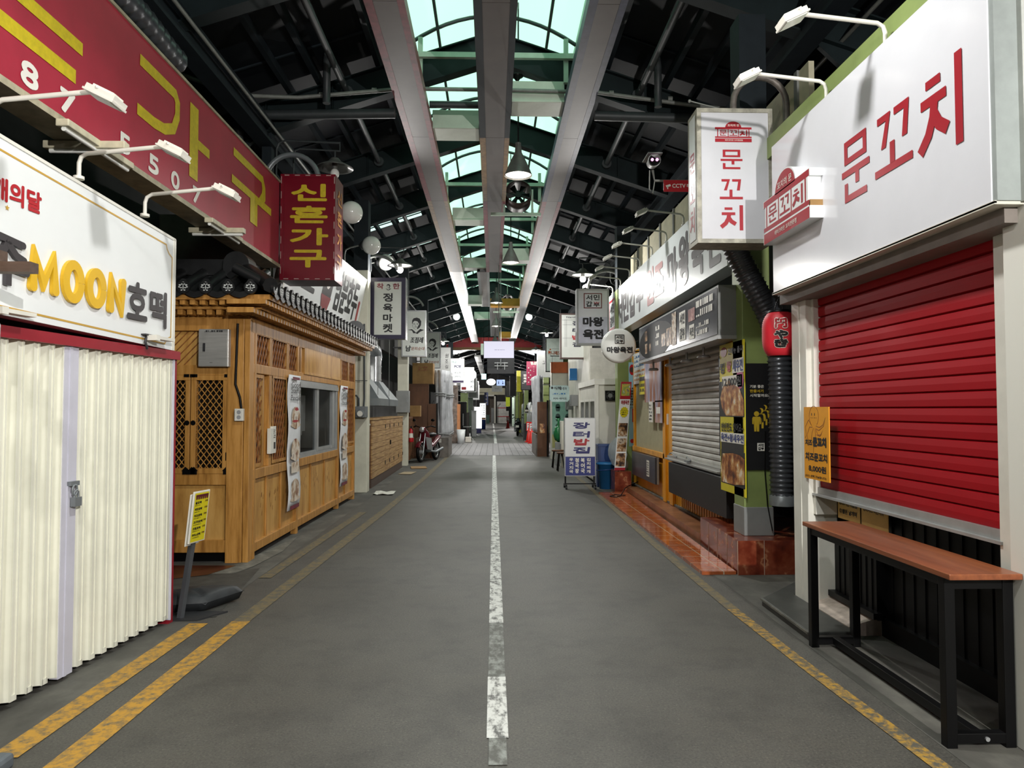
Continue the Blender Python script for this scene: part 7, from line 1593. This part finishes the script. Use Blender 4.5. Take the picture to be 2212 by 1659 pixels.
# far left goods
t = thing('goods_rack', 'tall rack of goods with an orange cover past the crossing on the left', 'rack', (-1.6, 32.6, 0))
b = MB(); b.box(-2.1, -1.62, 32.4, 33.4, 0, 2.6); b.build('rack_body', mat('grey_brown_goods', '8a7a70', .7, 0, .3, 6), t); b = MB(); b.box(-1.62, -1.5, 32.4, 33.2, .1, 1.75); b.build('orange_cover', mat('peach_cover', 'cf8a5a', .6), t)
t = thing('waste_bin', 'white plastic bin past the crossing on the left', 'bin', (-1.45, 31.9, 0)); b = MB(); b.lathe([(0, 0), (.15, 0), (.2, .62), (.18, .62), (.14, .03), (0, .03)], (-1.42, 31.9, 0), n=20); b.build('bin_body', M_WHITE, t)
b = MB(); b.box(-1.28, -1.0, 33.2, 33.5, 0, .24); tag(b.build('storage_box', M_WPAINT, None, .02, loc=(-1.15, 33.3, 0)), 'small white box on the ground beside the white bin', 'box')
t = thing('folding_chair', 'dark folding chair and rack beyond the white bin', 'chair', (-1.3, 36, 0))
b = MB(); b.box(-1.5, -1.1, 35.9, 36.3, .62, .66); b.build('seat', M_GREYB, t); b = MB(); b.box(-1.52, -1.48, 36.0, 36.3, .7, 1.3); b.build('backrest', M_GREYB, t)
for x, y in ((-1.48, 35.92), (-1.12, 35.92), (-1.48, 36.28), (-1.12, 36.28)): b = MB(); b.bar((x, y, .62), (x + .06, y, 0), .03); b.build('leg', M_BLACK, t)
for i, (x0, x1, y, z1, m, lab) in enumerate(((-2.0, -1.35, 36.5, 1.9, M_BLACK, 'black covered goods stack on the far left'), (-1.75, -1.3, 39, 1.35, mat('dark_goods', '3a3432', .7), 'dark goods stack behind the folding chair'), (-1.25, -.92, 40, .38, M_GREYB, 'grey concrete block on the far left'), (-1.2, -.95, 40.1, 1.45, M_GREYB, 'grey cabinet standing on the concrete block'), (-1.95, -1.5, 43, 2.5, M_OLIVE, 'olive shutter unit on the far left'), (-1.9, -1.4, 50, 2.6, M_PALEG, 'pale shutter unit on the far left'), (-1.9, -1.4, 60, 2.6, M_GREYB, 'grey shutter unit near the street end'))):
    b = MB(); b.box(x0, x1, y, y + .5, 0 if i != 3 else .385, z1); b.box(x0 - .01, x1 + .01, y - .01, y + .51, z1 - .06, z1); tag(b.build('goods_stack', m, None, .01, loc=((x0 + x1) / 2, y, 0)), lab, 'goods')
t = thing('standing_sign', 'glowing white standing light box on a navy base, far left of the lane', 'standing sign', (-.95, 46, 0)); b = MB(); b.box(-1.2, -.72, 46, 46.2, .3, 1.68); b.build('light_box', M_LIT, t, .01); b = MB(); b.box(-1.15, -.75, 46, 46.25, 0, .3); b.build('base', M_BINK, t)
t, fr, w, h = box_sign('standing_sign', 'glowing narrow standing sign with two columns of letters near the street end', None, -1.02, -.55, 55, .75, 2.0, .2, M_WPAINT, M_LIT, .01, 'standing sign')
b = MB(); 
for i in range(2):
    for j in range(5): b.text(fr, '국수만두전골찌개밥집'[i * 5 + j], .12 + i * .17, 1.0 - j * .17, .2 + i * .17, 1.09 - j * .17, .03, .006)
b.build('grey_lettering', M_DARK, t); b = MB(); b.rect(fr, .02, .02, .45, .14, .006); b.build('orange_band', M_OINK, t)
t = thing('waste_bin', 'blue drum under the glowing narrow sign', 'bin', (-.78, 55, 0)); b = MB(); b.lathe([(0, 0), (.2, 0), (.22, .7), (.2, .72), (0, .72)], (-.78, 55.1, 0), n=20); b.build('drum', mat('cobalt_plastic', '2a4aa0', .4), t)
t = thing('pole_sign', 'blue vertical sign near the end of the street', 'sign', (-.6, 62, 1.9)); b = MB(); b.box(-.75, -.42, 62, 62.15, 1.9, 3.0); b.build('panel', mat('slate_blue_sign', '4a5a9a', .4), t); b = MB(); b.bar((-2.68, 62.1, 2.98), (-.7, 62.1, 2.98), .04); b.build('mounting_arm', M_DARK, t); b = MB(); g = FY(-.75, 62, 1.9); [b.disc(g, .16, .2 + k * .3, .08, .01) for k in range(3)]; b.build('white_print', M_WINK, t)
t = thing('pole_sign', 'lime green notice panel hung on the right near the street end', 'sign', (1.1, 55, 1.7)); b = MB(); b.box(.98, 1.3, 55, 55.1, 1.75, 2.5); b.build('panel', mat('lime_sign', 'b4c42a', .4), t); b = MB(); b.bar((1.14, 55.05, 2.5), (1.14, 55.05, 3.1), .03); b.bar((1.12, 55.05, 3.1), (2.68, 55.05, 3.1), .03); b.build('mounting_arm', M_DARK, t); b = MB(); b.box(1.0, 1.3, 55, 55.1, 1.4, 1.72); b.build('black_panel', M_BLACK, t)

# ================================================================== things hung under the roof
t = thing('hanging_screen', 'large lit flat screen hung above the crossing', 'screen', (.2, 20.2, 2.95))
b = MB(); b.box(-.27, .60, 20.2, 20.28, 2.94, 3.44); b.build('bezel', M_BLACK, t)
g = FY(-.27, 20.2, 2.94); b = MB(); b.rect(g, .012, .016, .858, .488, .002); b.build('display', glow('screen_light', 'b9b7c8', .95), t)
b = MB(); b.text(g, '서면시장 아케이드', .30, .236, .60, .256, .02, .004); b.build('display_text', M_INK2, t)
b = MB(); b.cyl((.165, 20.32, 3.2), (.165, 20.32, 4.0), .02, None, 8); b.box(.05, .28, 20.28, 20.34, 3.1, 3.3); b.cyl((.165, 20.32, 4.0), (.165, 20.32, 5.65), .012, None, 6); b.build('pole', M_PIPEL, t)
t = thing('hanging_screen', 'back of a dark flat screen with wall bracket, just below the lit one', 'screen', (.2, 24, 2.75))
b = MB(); b.box(-.2, .72, 24.2, 24.28, 2.72, 3.25); b.build('back_cover', mat('dark_screen_back', '26272a', .4), t)
b = MB(); b.box(.05, .5, 24.15, 24.2, 3.06, 3.09); b.box(.05, .5, 24.15, 24.2, 2.96, 2.99); b.cyl((.26, 24.12, 2.95), (.26, 24.12, 3.4), .018, None, 8); b.box(.14, .16, 24.16, 24.2, 2.85, 3.1); b.box(.38, .40, 24.16, 24.2, 2.85, 3.1); b.cyl((.26, 24.12, 3.4), (.26, 24.12, 7.32), .012, None, 6); b.build('bracket', M_ALU, t)
t = thing('ceiling_sign', 'small pale square board hung left of the lit screen', 'sign', (-.25, 30, 4.4)); b = MB(); b.box(-.55, .0, 32, 32.04, 3.95, 4.45); b.build('board', M_PALEG, t); b = MB(); b.cyl((-.2, 32, 4.45), (-.2, 32, 7.32), .012, None, 6); b.build('hanger', M_BLACK, t)
t = thing('ceiling_sign', 'light aqua square sign hung in the middle of the far arcade', 'sign', (-.6, 38, 3.2)); b = MB(); b.box(-.62, -.36, 38, 38.04, 3.1, 3.4); b.build('board', glow('lit_aqua', (.55, .85, .85), .6), t); b = MB(); b.cyl((-.5, 38, 3.4), (-.5, 38, 7.27), .012, None, 6); b.build('hanger', M_BLACK, t)
t = thing('ceiling_sign', 'round glowing lamp sign in the middle of the far arcade', 'sign', (-.2, 55, 3.6)); b = MB(); b.ball((-.15, 55, 3.62), .36, n=20, sq=(1, .15, .72)); b.build('globe', M_LIT, t); b = MB(); b.cyl((-.15, 55, 3.8), (-.15, 55, 5.6), .012, None, 6); b.build('hanger', M_BLACK, t)
t = thing('ceiling_sign', 'pale blue lit restroom direction sign right of the round lamp sign', 'sign', (.6, 56, 3.6)); b = MB(); b.box(.28, .92, 56, 56.1, 3.38, 3.84); b.build('box', glow('lit_blue', (.45, .6, .95), .9), t)
g = FY(.28, 56, 3.38); b = MB(); b.disc(g, .16, .32, .03, .004); b.rect(g, .13, .12, .19, .28, .004); b.disc(g, .48, .32, .03, .004); b.poly(g, [(.42, .12), (.54, .12), (.48, .29)], .004); b.build('pictograms', M_BINK, t); b = MB(); b.cyl((.6, 56.05, 3.84), (.6, 56.05, 5.5), .012, None, 6); b.build('hanger', M_BLACK, t)
t = thing('ceiling_sign', 'pale rectangular board hung low before the street end', 'sign', (.5, 62, 3.2)); b = MB(); b.box(-.1, .8, 62, 62.1, 3.05, 3.6); b.build('board', mat('pale_board', 'c4cac6', .5), t); b = MB(); b.marks(FY(-.1, 62, 3.05), .25, .22, .65, .34, 1, 0, .004, .4, 2); b.build('printed_text', M_GREYB, t); b = MB(); b.cyl((.4, 62.05, 3.6), (.4, 62.05, 5.3), .012, None, 6); b.build('hanger', M_BLACK, t)
def fan(x, y, z, lab, r=.25):
    t = thing('ventilation_fan', lab, 'fan', (x, y, z), 0, 'round jet fans under the skylight')
    b = MB(); b.lathe([(r, -.16), (r + .012, -.16), (r + .012, .24), (r, .24), (r, -.16)], (x, y, z), (0, 1, -.22), 32); b.build('drum', mat('dark_fan_drum', '3a2f2c', .4, .2), t)
    ax = V((0, 1, -.22)).normalized(); a = V((1, 0, 0)); c_ = ax.cross(a)
    b = MB()
    for k in range(6):
        q = 2 * PI * k / 6; d = a * math.cos(q) + c_ * math.sin(q); e = a * -math.sin(q) + c_ * math.cos(q); o = V((x, y, z))
        b.add([o + d * .05 - e * .02, o + d * (r - .02) - e * .07 + ax * .03, o + d * (r - .02) + e * .05 - ax * .03, o + d * .05 + e * .03], [(0, 1, 2, 3)])
    b.build('fan_blade', M_BLACK, t)
    b = MB(); b.cyl(V((x, y, z)) - ax * .04, V((x, y, z)) + ax * .06, .06, None, 14); b.build('motor_hub', M_BLACK, t)
    b = MB()
    for sx in (-1, 1): b.box(x + sx * (r + .03) - .02, x + sx * (r + .03) + .02, y - .02, y + .02, z - .35, z + .12)
    b.box(x - .55, x + .45, y - .03, y + .03, z - .41, z - .35); b.build('support_frame', M_PALEG, t)
    b = MB(); b.cyl((x - .5, y, z - .38), (x - .5, y, 5.7), .015, None, 6) if z > 5.9 else b.cyl((x, y, z + r), (x, y, 7.25), .015, None, 6); b.build('hanger', M_PALEG, t)
fan(.50, 14.2, 5.78, 'dark round jet fan just below the nearest bell lamp'); fan(.55, 27.4, 5.62, 'dark round jet fan above the mustard beam')
t = thing('bell_ornament', 'small black horn shape standing on the nearest right white box', 'horn', (.33, 9.7, 5.97)); b = MB(); b.lathe([(0, 0), (.012, 0), (.015, .06), (.05, .11), (.085, .13), (.08, .15), (0, .16)], (.33, 9.75, 5.97), n=16); b.build('horn', M_BLACK, t)
for i, (x, y) in enumerate(((-1.75, 34.3), (1.72, 34.3))):
    b = MB(); b.ball((x, 34.3, 5.95 - .0), .17, n=18); tag(b.build('round_lamp', glow('round_lamp_glow', (.92, 1, .95), .9), None, loc=(x, 34.3, 5.95)), 'round white lamp under the roof near the pale roof panels, %s side' % ('left' if i == 0 else 'right'), 'lamp', 'round lamps under the roof')
# ================================================================== street end
mb = MB(); mb.box(-4.2, -.78, 80, 80.2, 0, 3.2); mb.box(.12, 4.2, 80, 80.2, 0, 3.2); mb.box(-4.2, 4.2, 80, 80.2, 3.2, 5.9); tag(mb.build('wall_end', M_WALL), 'dark wall at the far end of the street', 'wall', kind='structure')
b = MB(); b.box(-1.6, 1.7, 79.7, 80, 3.15, 3.9); tag(b.build('lintel', mat('cream_lintel', 'b9b69c', .6), None, loc=(0, 79.8, 3.15)), 'cream lintel over the doorway at the street end', 'beam', None, 'structure')
t = thing('door_1', 'pale door frame and dark doorway at the street end', 'doorway', (-.3, 79.9, 0), 0, None, 'structure'); b = MB(); b.box(-.92, -.78, 79.6, 80, 0, 3.15); b.box(.12, .3, 79.6, 80, 0, 3.15); b.box(-.92, .3, 79.6, 80, 3.0, 3.15); b.build('frame', M_BOOTH, t)
b = MB(); b.box(-.9, .2, 82.5, 82.6, 0, 3.2); b.box(-.8, .1, 80, 82.5, -.01, .02); b.build('room_behind', mat('brown_interior', '5f5348', .7), t); b = MB(); b.box(-.2, .1, 81.8, 82.0, 0, 1.7); b.build('inner_shelf', M_GREYB, t)
b = MB(); b.box(-.75, -.4, 79.3, 79.6, 0, .9); tag(b.build('waste_bin', mat('dark_green_bin', '1f4a3c', .5), None, .02, loc=(-.6, 79.4, 0)), 'dark green bin in front of the end doorway', 'bin')
t = thing('roller_shutter', 'grey banded shutter with red stripes right of the end doorway', 'shutter', (1, 79.8, 0)); b = MB(); b.box(.45, 1.75, 79.6, 79.8, 0, 2.4); b.build('curtain', M_GSHUT, t); b = MB(); [b.box(.45, 1.75, 79.58, 79.6, z, z + .09) for z in (.7, 1.65)]; each(b, 'red_stripe', MT['signal_red'], t)
b = MB(); b.tube([(.5, 79.4, 0), (.5, 79.4, 1.9), (.8, 79.4, 2.2)], .03, 6); tag(b.build('handrail', M_PIPEL, None, loc=(.5, 79.4, 0)), 'curved pale pipe rail by the end shutter', 'rail')
for y in (52, 62, 72):
    brighter(dup(cl_, (-1.89 if y != 62 else 1.89, y, 4.0), {52: 'small lit lamp on the left side of the far arcade', 62: 'small lit lamp on the right side of the far arcade', 72: 'small lit lamp nearest the end wall'}[y], 0 if y != 62 else PI), 5)
